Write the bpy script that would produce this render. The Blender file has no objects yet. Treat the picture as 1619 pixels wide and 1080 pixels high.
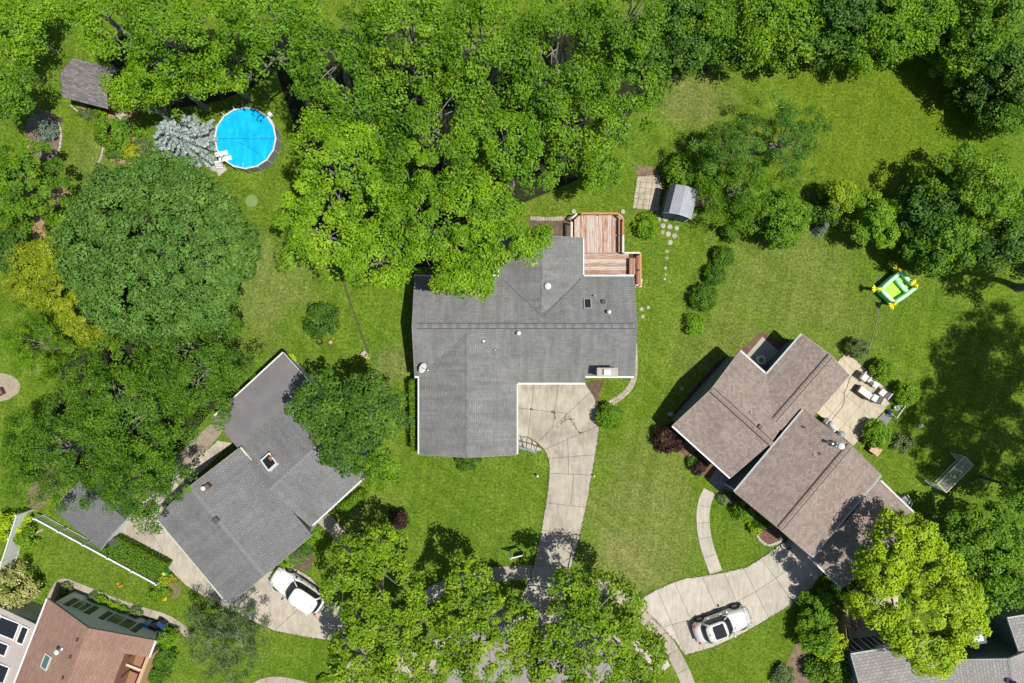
import bpy, bmesh, math, random
import numpy as np
from mathutils import Vector, Matrix

sc = bpy.context.scene
col = sc.collection
R = math.radians
CAM_H = 54.0      # flying height of the camera above the lawn, metres
PXM = 20.0        # photo pixels per metre at ground level
CX, CY = 809.5, 540.0

# ------------------------------------------------------------------ camera
cam_d = bpy.data.cameras.new('camera')
cam = bpy.data.objects.new('camera', cam_d)
col.objects.link(cam)
cam.location = (0, 0, CAM_H)
cam.rotation_euler = (0, 0, 0)
cam_d.sensor_fit = 'HORIZONTAL'
cam_d.angle = 2 * math.atan(1619 / PXM / 2 / CAM_H)
cam_d.clip_end = 1000
sc.camera = cam

# ------------------------------------------------------------------ light
SUN_EL = R(69)
sun_dir = Vector((0.955, -0.295, 0)).normalized()
world = bpy.data.worlds.new('World')
sc.world = world
world.use_nodes = True
wn = world.node_tree
sky = wn.nodes.new('ShaderNodeTexSky')
sky.sky_type = 'NISHITA'
sky.sun_disc = False
sky.sun_elevation = SUN_EL
sky.sun_rotation = math.atan2(sun_dir.x, sun_dir.y)
sky.altitude = 200
wn.links.new(sky.outputs[0], wn.nodes['Background'].inputs[0])
wn.nodes['Background'].inputs[1].default_value = 0.085
sun_d = bpy.data.lights.new('sun', 'SUN')
sun_d.energy = 4.9
sun_d.angle = R(0.53)
sun_d.color = (1.0, 0.955, 0.88)
sun = bpy.data.objects.new('sun', sun_d)
col.objects.link(sun)
to_sun = Vector((sun_dir.x * math.cos(SUN_EL), sun_dir.y * math.cos(SUN_EL), math.sin(SUN_EL)))
sun.rotation_euler = (-to_sun).to_track_quat('-Z', 'Y').to_euler()
sun.location = to_sun * 100
sc.view_settings.view_transform = 'Standard'
sc.view_settings.look = 'None'
sc.view_settings.exposure = 0.0
sc.view_settings.gamma = 1.0
sc.view_settings.use_curve_mapping = False
sc.cycles.max_bounces = 4
sc.cycles.diffuse_bounces = 2
sc.cycles.transmission_bounces = 4
sc.cycles.transparent_max_bounces = 6


def W(px, py, h=0.0):
    """a point of the place whose height is h, from where it shows in the survey photo"""
    k = (1 - h / CAM_H) / PXM
    return Vector(((px - CX) * k, (CY - py) * k, h))


def M_(px, h=0.0):
    return px / PXM * (1 - h / CAM_H)


# ------------------------------------------------------------------ objects
ORG = {}


def tag(o, label=None, cat=None, group=None, kind=None):
    if label: o['label'] = label
    if cat: o['category'] = cat
    if group: o['group'] = group
    if kind: o['kind'] = kind
    return o


def thing(name, label, cat, loc, group=None, rz=0.0):
    o = bpy.data.objects.new(name, None)
    o.empty_display_size = 0.3
    col.objects.link(o)
    o.location = loc
    o.rotation_euler = (0, 0, rz)
    ORG[o.name] = Vector(loc)
    return tag(o, label, cat, group)


def link(name, me, parent=None, loc=None):
    o = bpy.data.objects.new(name, me)
    col.objects.link(o)
    if parent is not None: o.parent = parent
    if loc is not None: o.location = loc
    return o


def copy_tree(o, parent=None, loc=None, rz=None):
    c = o.copy()
    col.objects.link(c)
    if parent is not None: c.parent = parent
    if loc is not None: c.location = loc
    if rz is not None: c.rotation_euler = (0, 0, rz)
    for ch in [x for x in bpy.data.objects if x.parent == o]:
        copy_tree(ch, c)
    return c


class MB:
    """collects faces; build() links them as one mesh object"""
    def __init__(s):
        s.v = []; s.f = []; s.uv = []; s.smooth = False

    def face(s, pts, uvs=None):
        i = len(s.v)
        s.v += [Vector(p) for p in pts]
        s.f.append(list(range(i, i + len(pts))))
        s.uv.append(uvs)

    def box(s, c, d, rz=0.0, M=None, bev=0.0):
        hx, hy, hz = d[0] / 2, d[1] / 2, d[2] / 2
        m = Matrix.Translation(Vector(c)) @ Matrix.Rotation(rz, 4, 'Z')
        if M is not None: m = m @ M
        if bev > 0:
            b = min(bev, hx * .9, hy * .9, hz * .9)
            top = [(-hx + b, -hy, ), (hx - b, -hy), (hx, -hy + b), (hx, hy - b), (hx - b, hy), (-hx + b, hy), (-hx, hy - b), (-hx, -hy + b)]
            rings = []
            for z, k in ((-hz, 0), (hz - b, 0), (hz, b)):
                ring = []
                for x, y in top:
                    sx = (hx - k) / hx; sy = (hy - k) / hy
                    ring.append(m @ Vector((x * sx, y * sy, z)))
                rings.append(ring)
            s.loft(rings, cap0=True, cap1=True)
            return s
        p = [m @ Vector((x * hx, y * hy, z * hz)) for z in (-1, 1) for x, y in ((-1, -1), (1, -1), (1, 1), (-1, 1))]
        i = len(s.v); s.v += p
        for q in ((3, 2, 1, 0), (4, 5, 6, 7), (0, 1, 5, 4), (1, 2, 6, 5), (2, 3, 7, 6), (3, 0, 4, 7)):
            s.f.append([i + k for k in q]); s.uv.append(None)
        return s

    def bar(s, a, b, w, h, up=(0, 0, 1)):
        a = Vector(a); b = Vector(b)
        d = b - a; L = d.length
        if L < 1e-6: return s
        d /= L
        u = Vector(up)
        if abs(d.dot(u)) > .99: u = Vector((1, 0, 0))
        sd = d.cross(u).normalized(); u2 = sd.cross(d).normalized()
        ring = lambda p: [p + sd * x * w / 2 + u2 * y * h / 2 for x, y in ((-1, -1), (1, -1), (1, 1), (-1, 1))]
        s.loft([ring(a), ring(b)], True, True)
        return s

    def loft(s, rings, cap0=False, cap1=False, closed=True):
        n = len(rings[0]); i = len(s.v)
        for r in rings: s.v += [Vector(p) for p in r]
        for k in range(len(rings) - 1):
            for j in range(n if closed else n - 1):
                a = i + k * n + j; b = i + k * n + (j + 1) % n
                s.f.append([a, b, b + n, a + n]); s.uv.append(None)
        if cap0: s.f.append([i + j for j in range(n)][::-1]); s.uv.append(None)
        if cap1: s.f.append([i + (len(rings) - 1) * n + j for j in range(n)]); s.uv.append(None)
        return s

    def tube(s, pts, rad, n=6, caps=True):
        pts = [Vector(p) for p in pts]
        rs = rad if isinstance(rad, (list, tuple)) else [rad] * len(pts)
        rings = []
        ref = None
        for k, p in enumerate(pts):
            d = (pts[min(k + 1, len(pts) - 1)] - pts[max(k - 1, 0)])
            if d.length < 1e-9: d = Vector((0, 0, 1))
            d.normalize()
            if ref is None: ref = Vector((0, 0, 1)) if abs(d.z) < .9 else Vector((1, 0, 0))
            u = d.cross(ref)
            if u.length < 1e-4: u = d.cross(Vector((0, 1, 0.3)))
            u.normalize(); w = u.cross(d).normalized(); ref = w
            rings.append([p + (u * math.cos(t) + w * math.sin(t)) * rs[k] for t in [2 * math.pi * j / n for j in range(n)]])
        s.loft([r[::-1] for r in rings], caps, caps)
        return s

    def lathe(s, c, prof, n=20, rz=0.0, cap=True, sx=1.0, sy=1.0):
        c = Vector(c)
        rings = [[c + Vector((r * math.cos(rz + 2 * math.pi * j / n) * sx, r * math.sin(rz + 2 * math.pi * j / n) * sy, z)) for j in range(n)] for r, z in prof]
        s.loft(rings, cap, cap)
        return s

    def prism(s, poly, z0, z1):
        """poly: list of xy (Vectors) counter-clockwise or not"""
        P = [Vector((p[0], p[1])) for p in poly]
        if area(P) < 0: P = P[::-1]
        s.loft([[Vector((p.x, p.y, z0)) for p in P], [Vector((p.x, p.y, z1)) for p in P]], True, True)
        return s

    def sheet(s, poly, z):
        P = [Vector((p[0], p[1])) for p in poly]
        if area(P) < 0: P = P[::-1]
        s.face([Vector((p.x, p.y, z)) for p in P])
        return s

    def mesh(s, name, mat, o=Vector((0, 0, 0))):
        me = bpy.data.meshes.new(name)
        me.from_pydata([tuple(v - o) for v in s.v], [], s.f)
        if any(u is not None for u in s.uv):
            lay = me.uv_layers.new(name='UVMap')
            k = 0
            for f, u in zip(s.f, s.uv):
                for j in range(len(f)):
                    lay.data[k].uv = u[j] if u is not None else (0, 0)
                    k += 1
        me.materials.append(mat)
        if s.smooth:
            me.polygons.foreach_set('use_smooth', [True] * len(me.polygons))
        me.update()
        return me

    def build(s, name, mat, parent=None, world=True, **kw):
        """mesh object; geometry given in world space is put in the parent's own space"""
        if parent is not None:
            o_ = origin(parent) if world else Vector((0, 0, 0))
            ob = link(name, s.mesh(name, mat, o_), parent)
            ORG[ob.name] = o_
            return ob
        xs = [v.x for v in s.v]; ys = [v.y for v in s.v]; zs = [v.z for v in s.v]
        o_ = Vector(((min(xs) + max(xs)) / 2, (min(ys) + max(ys)) / 2, min(zs)))
        ob = link(name, s.mesh(name, mat, o_), None, o_)
        ORG[ob.name] = o_
        return tag(ob, **kw)


def origin(o):
    return ORG.get(o.name, Vector((0, 0, 0)))


def area(P):
    return sum(P[i][0] * P[(i + 1) % len(P)][1] - P[(i + 1) % len(P)][0] * P[i][1] for i in range(len(P))) / 2


def inset(P, d):
    """shrink a polygon by d"""
    P = [Vector((p[0], p[1])) for p in P]
    Q = []
    for p in P:
        if not Q or (p - Q[-1]).length > 1e-4: Q.append(p)
    if (Q[0] - Q[-1]).length < 1e-4: Q.pop()
    P = Q
    if area(P) < 0: P = P[::-1]
    n = len(P); out = []
    for i in range(n):
        a, b, c = P[i - 1], P[i], P[(i + 1) % n]
        e1 = (b - a).normalized(); e2 = (c - b).normalized()
        n1 = Vector((-e1.y, e1.x)); n2 = Vector((-e2.y, e2.x))
        m = n1 + n2
        if m.length < .2: m = n1
        else: m = m / max(m.dot(n1), .35)
        out.append(b + m * d)
    return out


def split(P, a, b):
    """cut a polygon with the line a-b: (left piece, right piece)"""
    a = Vector((a[0], a[1])); b = Vector((b[0], b[1])); d = b - a
    sd = lambda p: d.x * (p[1] - a.y) - d.y * (p[0] - a.x)
    L, Rr = [], []
    n = len(P)
    for i in range(n):
        p, q = Vector(P[i][:2]), Vector(P[(i + 1) % n][:2])
        sp, sq = sd(p), sd(q)
        if sp >= 0: L.append(p)
        if sp <= 0: Rr.append(p)
        if sp * sq < 0:
            x = p + (q - p) * (sp / (sp - sq))
            L.append(x); Rr.append(x)
    return L, Rr


def cut_all(polys, a, b, keep=None):
    out = []
    for P in polys:
        if len(P) < 3: continue
        if keep is not None:
            c = sum((Vector(p[:2]) for p in P), Vector((0, 0))) / len(P)
            if not keep(c): out.append(P); continue
        for q in split(P, a, b):
            if len(q) >= 3 and abs(area(q)) > 4: out.append(q)
    return out


# ------------------------------------------------------------------ materials
MATS = {}


class NT:
    def __init__(s, name):
        s.m = bpy.data.materials.new(name); s.m.use_nodes = True
        s.t = s.m.node_tree; s.b = s.t.nodes['Principled BSDF']; s.out = s.t.nodes['Material Output']
        s.b.inputs['Specular IOR Level'].default_value = 0.3

    def n(s, typ, **kw):
        x = s.t.nodes.new(typ)
        for k, v in kw.items(): setattr(x, k, v)
        return x

    def l(s, a, b): s.t.links.new(a, b)

    def coord(s, kind='Object'):
        return s.n('ShaderNodeTexCoord').outputs[kind]

    def noise(s, co, scale, detail=3, rough=.6, stretch=None, dim='3D'):
        if stretch:
            mp = s.n('ShaderNodeMapping'); s.l(co, mp.inputs[0]); mp.inputs['Scale'].default_value = stretch
            co = mp.outputs[0]
        x = s.n('ShaderNodeTexNoise'); s.l(co, x.inputs['Vector'])
        x.inputs['Scale'].default_value = scale; x.inputs['Detail'].default_value = detail; x.inputs['Roughness'].default_value = rough
        return x.outputs['Fac']

    def ramp(s, f, stops):
        r = s.n('ShaderNodeValToRGB'); s.l(f, r.inputs[0])
        e = r.color_ramp.elements
        while len(e) < len(stops): e.new(.5)
        for q, (p, c) in zip(e, stops):
            q.position = p; q.color = (*c, 1) if len(c) == 3 else c
        return r.outputs[0]

    def mix(s, f, a, b, mode='MIX'):
        x = s.n('ShaderNodeMix', data_type='RGBA', blend_type=mode)
        for sock, v in ((x.inputs[0], f), (x.inputs[6], a), (x.inputs[7], b)):
            if isinstance(v, (int, float)): sock.default_value = v
            elif isinstance(v, tuple): sock.default_value = (*v, 1)
            else: s.l(v, sock)
        return x.outputs[2]

    def math(s, op, a, b=0.0, c=None, clamp=False):
        x = s.n('ShaderNodeMath', operation=op, use_clamp=clamp)
        for sock, v in zip(x.inputs, (a, b, c)):
            if v is None: continue
            if isinstance(v, (int, float)): sock.default_value = v
            else: s.l(v, sock)
        return x.outputs[0]

    def bump(s, h, strength=.4, dist=.02):
        x = s.n('ShaderNodeBump'); x.inputs['Strength'].default_value = strength; x.inputs['Distance'].default_value = dist
        s.l(h, x.inputs['Height']); s.l(x.outputs[0], s.b.inputs['Normal'])

    def done(s, c, rough=.8, metal=0.0):
        if isinstance(c, tuple): s.b.inputs['Base Color'].default_value = (*c, 1)
        else: s.l(c, s.b.inputs['Base Color'])
        s.b.inputs['Roughness'].default_value = rough; s.b.inputs['Metallic'].default_value = metal
        return s.m


def plain(name, c, rough=.6, var=.18, scale=6.0, metal=0.0, spec=None, fine=0.0):
    """a colour with a little dirt and wear in it"""
    if name in MATS: return MATS[name]
    t = NT(name)
    co = t.coord()
    f = t.noise(co, scale, 4)
    d = tuple(x * (1 - var) for x in c); e = tuple(min(1, x * (1 + var * .7)) for x in c)
    cc = t.ramp(f, [(.3, d), (.7, e)])
    if fine:
        g = t.noise(co, 45, 2)
        cc = t.mix(fine, cc, t.ramp(g, [(.3, (.25, .25, .25)), (.75, (1, 1, 1))]), 'MULTIPLY')
    if spec is not None: t.b.inputs['Specular IOR Level'].default_value = spec
    MATS[name] = t.done(cc, rough, metal)
    return MATS[name]


def concrete(name, c, stain=.35, seed=0.0):
    t = NT(name); co = t.n('ShaderNodeNewGeometry').outputs['Position']
    big = t.noise(co, .35, 5, .65); mid = t.noise(co, 1.6, 5, .7); fine = t.noise(co, 22, 3, .7)
    rnd = t.n('ShaderNodeObjectInfo').outputs['Random']
    base = t.ramp(mid, [(.25, tuple(x * .86 for x in c)), (.75, tuple(min(1, x * 1.1) for x in c))])
    base = t.mix(t.math('MULTIPLY', t.ramp(big, [(.46, (0, 0, 0)), (.62, (1, 1, 1))]), stain), base, tuple(x * y for x, y in zip(c, (.60, .60, .58))))
    streak = t.noise(co, 2.4, 4, .75, stretch=(1.6, .3, 1))
    base = t.mix(.5, base, t.ramp(streak, [(.34, (.62, .61, .60)), (.56, (1.03, 1.03, 1.03))]), 'MULTIPLY')
    base = t.mix(.5, base, t.ramp(fine, [(.3, (.72, .72, .72)), (.7, (1.1, 1.1, 1.1))]), 'MULTIPLY')
    base = t.mix(1.0, base, t.ramp(rnd, [(0, (.9, .9, .89)), (1, (1.06, 1.05, 1.04))]), 'MULTIPLY')
    t.bump(fine, .25, .01)
    return t.done(base, .9)


def shingle(name, ca, cb, gap, bw=.33, rh=.145, mort=.012, weather=.25, soft=.3, streak=.3):
    t = NT(name)
    uv = t.coord('UV')
    # the rows are never laid perfectly
    wob = t.n('ShaderNodeTexNoise'); t.l(uv, wob.inputs['Vector']); wob.inputs['Scale'].default_value = 2.5; wob.inputs['Detail'].default_value = 2
    vs = t.n('ShaderNodeVectorMath', operation='MULTIPLY_ADD')
    t.l(wob.outputs['Color'], vs.inputs[0]); vs.inputs[1].default_value = (.035, .012, 0); t.l(uv, vs.inputs[2])
    br = t.n('ShaderNodeTexBrick'); t.l(vs.outputs[0], br.inputs['Vector'])
    br.inputs['Color1'].default_value = (*ca, 1); br.inputs['Color2'].default_value = (*cb, 1); br.inputs['Mortar'].default_value = (*gap, 1)
    br.inputs['Scale'].default_value = 1; br.inputs['Mortar Size'].default_value = mort; br.inputs['Mortar Smooth'].default_value = soft
    br.inputs['Brick Width'].default_value = bw; br.inputs['Row Height'].default_value = rh; br.inputs['Bias'].default_value = 0
    c = br.outputs['Color']
    f1 = t.noise(uv, .5, 5, .65)
    c = t.mix(weather, c, t.ramp(f1, [(.3, (.62, .62, .62)), (.7, (1.25, 1.24, 1.22))]), 'MULTIPLY')
    f3 = t.noise(uv, 1.0, 4, .7, stretch=(2.2, .22, 1))
    c = t.mix(streak, c, t.ramp(f3, [(.32, (.68, .68, .69)), (.62, (1.12, 1.12, 1.1))]), 'MULTIPLY')
    f2 = t.noise(uv, 16, 3, .8)
    c = t.mix(.55, c, t.ramp(f2, [(.3, (.6, .6, .6)), (.7, (1.28, 1.28, 1.28))]), 'MULTIPLY')
    t.bump(t.math('ADD', t.math('MULTIPLY', br.outputs['Fac'], -1.0), t.math('MULTIPLY', f2, .35)), .6, .012)
    return t.done(c, .92)


def leafmat(name, lo, mid, hi, trans=.22):
    t = NT(name)
    at = t.n('ShaderNodeAttribute'); at.attribute_name = 'tint'
    c = t.ramp(at.outputs['Fac'], [(0, lo), (.5, mid), (1, hi)])
    rnd = t.n('ShaderNodeObjectInfo').outputs['Random']
    c = t.mix(1.0, c, t.ramp(rnd, [(0, (.78, .86, .85)), (1, (1.22, 1.13, 1.0))]), 'MULTIPLY')
    t.done(c, .5)
    t.b.inputs['Specular IOR Level'].default_value = .28
    tr = t.n('ShaderNodeBsdfTranslucent'); t.l(t.mix(1.0, c, (1.25, 1.2, .5), 'MULTIPLY'), tr.inputs[0])
    mx = t.n('ShaderNodeMixShader'); mx.inputs[0].default_value = trans
    t.l(t.b.outputs[0], mx.inputs[1]); t.l(tr.outputs[0], mx.inputs[2]); t.l(mx.outputs[0], t.out.inputs[0])
    MATS[name] = t.m
    return t.m


def woodmat(name, stain, worn, amt=.5, mid=.5):
    """boards whose finish has worn off unevenly; grain runs along the board's own x axis"""
    t = NT(name); co = t.coord()
    rnd = t.n('ShaderNodeObjectInfo').outputs['Random']
    off = t.n('ShaderNodeVectorMath', operation='ADD'); t.l(co, off.inputs[0])
    cmb = t.n('ShaderNodeCombineXYZ'); t.l(t.math('MULTIPLY', rnd, 37.0), cmb.inputs[0]); t.l(t.math('MULTIPLY', rnd, 11.0), cmb.inputs[1]); t.l(cmb.outputs[0], off.inputs[1])
    f = t.noise(off.outputs[0], 1.8, 5, .7, stretch=(.8, 9, 9))
    g = t.noise(off.outputs[0], 6, 3, .7, stretch=(.5, 14, 14))
    k = t.math('ADD', f, t.math('MULTIPLY', t.math('SUBTRACT', rnd, .5), .3))
    c = t.ramp(k, [(mid - amt * .25, stain), (mid + amt * .3, worn)])
    c = t.mix(.6, c, t.ramp(g, [(.35, (.55, .5, .46)), (.6, (1.1, 1.1, 1.1))]), 'MULTIPLY')
    MATS[name] = t.done(c, .8)
    return t.m


M_WHITE = plain('white_trim_paint', (.74, .74, .72), .55, .08)
M_GUTTER = plain('white_gutter_metal', (.78, .78, .77), .45, .06)
M_DARKMETAL = plain('dark_metal', (.03, .03, .032), .45, .2)
M_BLACK = plain('black_rubber', (.018, .018, .018), .8, .2)
M_STEEL = plain('galvanised_metal', (.5, .5, .5), .35, .15, metal=.8)
M_BARK = plain('bark', (.16, .135, .11), .9, .4, 9)
M_BARKG = plain('grey_bark', (.30, .28, .25), .9, .35, 9)
M_SOIL = plain('bare_soil', (.17, .125, .085), .95, .4, 3, fine=.5)
M_MULCH = plain('brown_mulch', (.20, .125, .085), .95, .45, 5, fine=.8)
M_REDMULCH = plain('red_brown_mulch', (.26, .14, .10), .95, .4, 5, fine=.8)
M_TANMULCH = plain('tan_wood_chips', (.46, .29, .15), .95, .3, 4, fine=.6)
M_PEBBLE = plain('pale_pea_gravel', (.52, .45, .32), .95, .25, 7, fine=.8)
M_STONE = plain('tan_stone', (.46, .40, .31), .9, .3, 4, fine=.4)
M_STONEG = plain('pale_stone', (.52, .49, .42), .9, .25, 4, fine=.4)
M_BLACKGLASS = plain('dark_window_glass', (.02, .024, .028), .08, .1, spec=.6)
M_GLASS = plain('window_pane', (.045, .06, .07), .08, .1, spec=.7)
M_SIDEW = plain('white_siding', (.62, .62, .60), .7, .08)
M_BLUE = plain('slate_blue_siding', (.11, .155, .175), .7, .12)
M_GREYS = plain('grey_siding', (.74, .74, .71), .7, .1)
M_TAN = plain('tan_stucco', (.55, .36, .21), .8, .12)
M_BRICKW = plain('brick_wall', (.33, .16, .11), .85, .25, 12)
C_OLD = concrete('old_beige_concrete', (.49, .44, .36), .72)
C_NEW = concrete('pale_concrete', (.545, .495, .42), .25)
C_PATIO = concrete('cream_patio_concrete', (.58, .505, .38), .2)
C_ROAD = concrete('street_concrete', (.36, .335, .315), .3)
C_WALK = concrete('sidewalk_concrete', (.45, .395, .315), .4)
M_JOINT = plain('soil_in_joints', (.12, .11, .065), .95, .5, 5)
# ================================================================== GROUND
def lawn_material():
    t = NT('lawn_grass')
    co = t.n('ShaderNodeNewGeometry').outputs['Position']
    big = t.noise(co, .09, 4, .6); mid = t.noise(co, .55, 5, .7); fine = t.noise(co, 5.5, 4, .8); vf = t.noise(co, 17, 2, .8)
    mid2 = t.noise(co, 1.9, 4, .75)
    c = t.ramp(mid, [(.3, (.064, .128, .011)), (.5, (.086, .160, .014)), (.7, (.118, .190, .022))])
    c = t.mix(t.math('MULTIPLY', t.ramp(big, [(.42, (0, 0, 0)), (.62, (1, 1, 1))]), .55), c, (.095, .170, .012))
    # parts of the lots that are drier, richer or paler
    blobs = [(1010, 830, 120, (.135, .178, .042), .8), (990, 900, 70, (.168, .192, .055), .85), (1030, 740, 80, (.125, .168, .035), .6),
             (1240, 440, 120, (.124, .168, .040), .65), (1130, 560, 100, (.122, .162, .036), .6), (1330, 500, 90, (.118, .162, .032), .5),
             (1330, 210, 170, (.098, .162, .010), .8), (1480, 160, 130, (.088, .160, .008), .8), (1100, 150, 70, (.16, .165, .06), .55),
             (430, 440, 80, (.138, .190, .048), .75), (400, 500, 70, (.13, .18, .04), .6), (600, 520, 60, (.085, .165, .015), .6),
             (620, 575, 35, (.15, .17, .06), .6), (150, 260, 60, (.125, .17, .04), .6), (740, 790, 110, (.082, .150, .013), .7),
             (570, 800, 60, (.118, .165, .03), .5), (1040, 480, 90, (.10, .175, .018), .6), (1180, 860, 70, (.085, .155, .014), .7),
             (1180, 1020, 80, (.085, .155, .012), .8), (860, 320, 60, (.105, .165, .02), .5), (160, 890, 90, (.085, .150, .016), .7), (500, 1040, 70, (.075, .145, .01), .7)]
    wob = t.n('ShaderNodeTexNoise'); t.l(co, wob.inputs['Vector']); wob.inputs['Scale'].default_value = .35; wob.inputs['Detail'].default_value = 4
    for (px, py, r, cc, s) in blobs:
        p = W(px, py)
        d = t.n('ShaderNodeVectorMath', operation='DISTANCE'); t.l(co, d.inputs[0]); d.inputs[1].default_value = p
        dd = t.math('ADD', d.outputs['Value'], t.math('MULTIPLY', t.math('SUBTRACT', wob.outputs['Fac'], .5), r / 20 * 1.3))
        f = t.n('ShaderNodeMapRange', interpolation_type='SMOOTHSTEP'); t.l(dd, f.inputs[0])
        f.inputs[1].default_value = r / 20 * 1.15; f.inputs[2].default_value = r / 20 * .35; f.inputs[3].default_value = 0; f.inputs[4].default_value = s * .8
        c = t.mix(f.outputs[0], c, cc)
    c = t.mix(.55, c, t.ramp(mid2, [(.36, (.70, .76, .62)), (.5, (1, 1, 1)), (.66, (1.36, 1.24, 1.3))]), 'MULTIPLY')
    for ang, st, k in ((12, (1.5, .07, 1), .5), (-52, (1.1, .06, 1), .45)):
        mp = t.n('ShaderNodeMapping'); t.l(co, mp.inputs[0]); mp.inputs['Rotation'].default_value = (0, 0, R(ang))
        f = t.noise(mp.outputs[0], 1.0, 3, .6, stretch=st)
        c = t.mix(k, c, t.ramp(f, [(.36, (.74, .80, .66)), (.5, (1, 1, 1)), (.64, (1.26, 1.16, 1.3))]), 'MULTIPLY')
    c = t.mix(.9, c, t.ramp(fine, [(.36, (.42, .50, .34)), (.5, (1.0, 1.0, .98)), (.64, (1.7, 1.5, 1.6))]), 'MULTIPLY')
    c = t.mix(.7, c, t.ramp(vf, [(.36, (.5, .55, .45)), (.64, (1.55, 1.48, 1.5))]), 'MULTIPLY')
    c = t.mix(1.0, c, (1.21, 1.11, 1.3), 'MULTIPLY')
    fl = t.noise(co, 3.3, 2, .5)
    c = t.mix(t.math('MULTIPLY', t.ramp(fl, [(.70, (0, 0, 0)), (.74, (1, 1, 1))]), .55), c, (.34, .34, .20))
    t.bump(t.math('ADD', fine, vf), .7, .05)
    t.b.inputs['Specular IOR Level'].default_value = .04
    return t.done(c, .85)


M_LAWN = lawn_material()
g = MB()
S = 260.0
N = 26
for i in range(N):
    for j in range(N):
        x0, x1 = -S + 2 * S * i / N, -S + 2 * S * (i + 1) / N
        y0, y1 = -S + 2 * S * j / N, -S + 2 * S * (j + 1) / N
        g.face([(x0, y0, 0), (x1, y0, 0), (x1, y1, 0), (x0, y1, 0)])
lawn = g.build('lawn', M_LAWN, label='mown green lawn running between the houses', kind='structure')


def XY(pts, h=0.0):
    return [W(p[0], p[1], h).xy for p in pts]


def smooth_poly(pts, it=2, keep=()):
    for _ in range(it):
        out = []
        n = len(pts)
        for i in range(n):
            a, b = Vector(pts[i]), Vector(pts[(i + 1) % n])
            out += [tuple(a * .75 + b * .25), tuple(a * .25 + b * .75)]
        pts = out
    return pts


def patch(name, pts, mat, z=.006, sm=1, label=None, edge=None):
    """a bed or bare patch: thin raised sheet with a soft outline"""
    p = smooth_poly(pts, sm) if sm else pts
    rr = random.Random(len(pts) * 7 + int(pts[0][0]))
    p = [(x + rr.uniform(-.8, .8), y + rr.uniform(-.8, .8)) for x, y in p] if sm else p
    m = MB(); m.prism(XY(p), -.05, z)
    return m.build(name, mat, label=label, kind='structure')


def slabs(name, polys, mat, label, top=.045, gap=.018, base_poly=None):
    """paving: an earth bed below and each slab a piece of its own"""
    root = MB()
    for P in ([base_poly] if base_poly else polys):
        root.prism(inset(XY(P), .03), -.1, .012)
    ro = root.build(name, M_JOINT, label=label, kind='structure')
    for P in polys:
        q = inset(XY(P), gap)
        if len(q) < 3 or abs(area(q)) < .02: continue
        m = MB(); m.prism(q, -.09, top - .004 + random.uniform(-.004, .004))
        m.build('slab', mat, ro)
    return ro


def ribbon(cl, w):
    """pixel centre line -> left and right edge point lists (pixels)"""
    c = [Vector(p) for p in cl]
    for _ in range(2):
        o = [c[0]]
        for i in range(len(c) - 1):
            o += [c[i] * .75 + c[i + 1] * .25, c[i] * .25 + c[i + 1] * .75]
        o.append(c[-1]); c = o
    L, Rr = [], []
    for i, p in enumerate(c):
        d = (c[min(i + 1, len(c) - 1)] - c[max(i - 1, 0)]).normalized()
        n = Vector((-d.y, d.x)) * w / 2
        L.append(p + n); Rr.append(p - n)
    return c, L, Rr


def walk(name, cl, w, step, mat, label, top=.045, gap=.014):
    c, L, Rr = ribbon(cl, w)
    acc = 0; cuts = [0]
    for i in range(1, len(c)):
        acc += (c[i] - c[i - 1]).length
        if acc >= step: cuts.append(i); acc = 0
    if cuts[-1] != len(c) - 1: cuts.append(len(c) - 1)
    polys = []
    for a, b in zip(cuts[:-1], cuts[1:]):
        polys.append([tuple(p) for p in L[a:b + 1]] + [tuple(p) for p in Rr[a:b + 1]][::-1])
    return slabs(name, polys, mat, label, top, gap)


random.seed(3)
# ---- street: the round end of the close with a kerb
RC, RR = (842, 1128), 172
disc = [(RC[0] + RR * math.cos(t), RC[1] + RR * math.sin(t)) for t in [math.pi * 2 * k / 72 for k in range(72)]]
m = MB(); m.prism(XY(disc), -.3, .008)
m.build('road', C_ROAD, label='pale worn street surface at the round end of the close', kind='structure')
kb = MB()
kr = [(RC[0] + (RR + 1) * math.cos(t), RC[1] + (RR + 1) * math.sin(t)) for t in [math.pi * (1.0 + k / 40) for k in range(41)]]
k2 = [(RC[0] + (RR + 9) * math.cos(t), RC[1] + (RR + 9) * math.sin(t)) for t in [math.pi * (1.0 + k / 40) for k in range(41)]]
for i in range(40):
    kb.prism(XY([kr[i], kr[i + 1], k2[i + 1], k2[i]]), -.1, .11)
kb.build('kerb', C_WALK, label='concrete kerb along the round street end', kind='structure')

# ---- main driveway
D = [(817, 603), (924, 603), (931, 614), (939, 627), (945, 641), (947.5, 658), (947, 680), (944, 704), (939, 732), (934, 760), (929, 790), (921, 828), (913, 862),
     (904, 892), (897, 916), (891, 940), (889, 962), (893, 990), (800, 990), (806, 968), (816, 952), (828, 934), (838, 914), (844, 893), (851, 862), (858, 828),
     (863, 795), (867, 765), (869, 742), (868, 729), (864, 717), (857, 707), (848, 699), (838, 693), (828, 690), (817, 688)]
l, r = split(D, (930, 623), (850, 699))
A_, B_ = (l, r) if sum(p[0] for p in l) / len(l) < sum(p[0] for p in r) / len(r) else (r, l)
PA = [A_]
PA = cut_all(PA, (816.8, 645), (895.7, 653.4)); PA = cut_all(PA, (844.6, 606.7), (834.6, 689)); PA = cut_all(PA, (882.8, 606.7), (874.6, 671))
PB = cut_all([B_], (945.8, 673.4), (862, 710))
PB = cut_all(PB, (868, 724.6), (938, 719)); PB = cut_all(PB, (868, 748), (932, 751)); PB = cut_all(PB, (863, 795), (923, 801.7))
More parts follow.
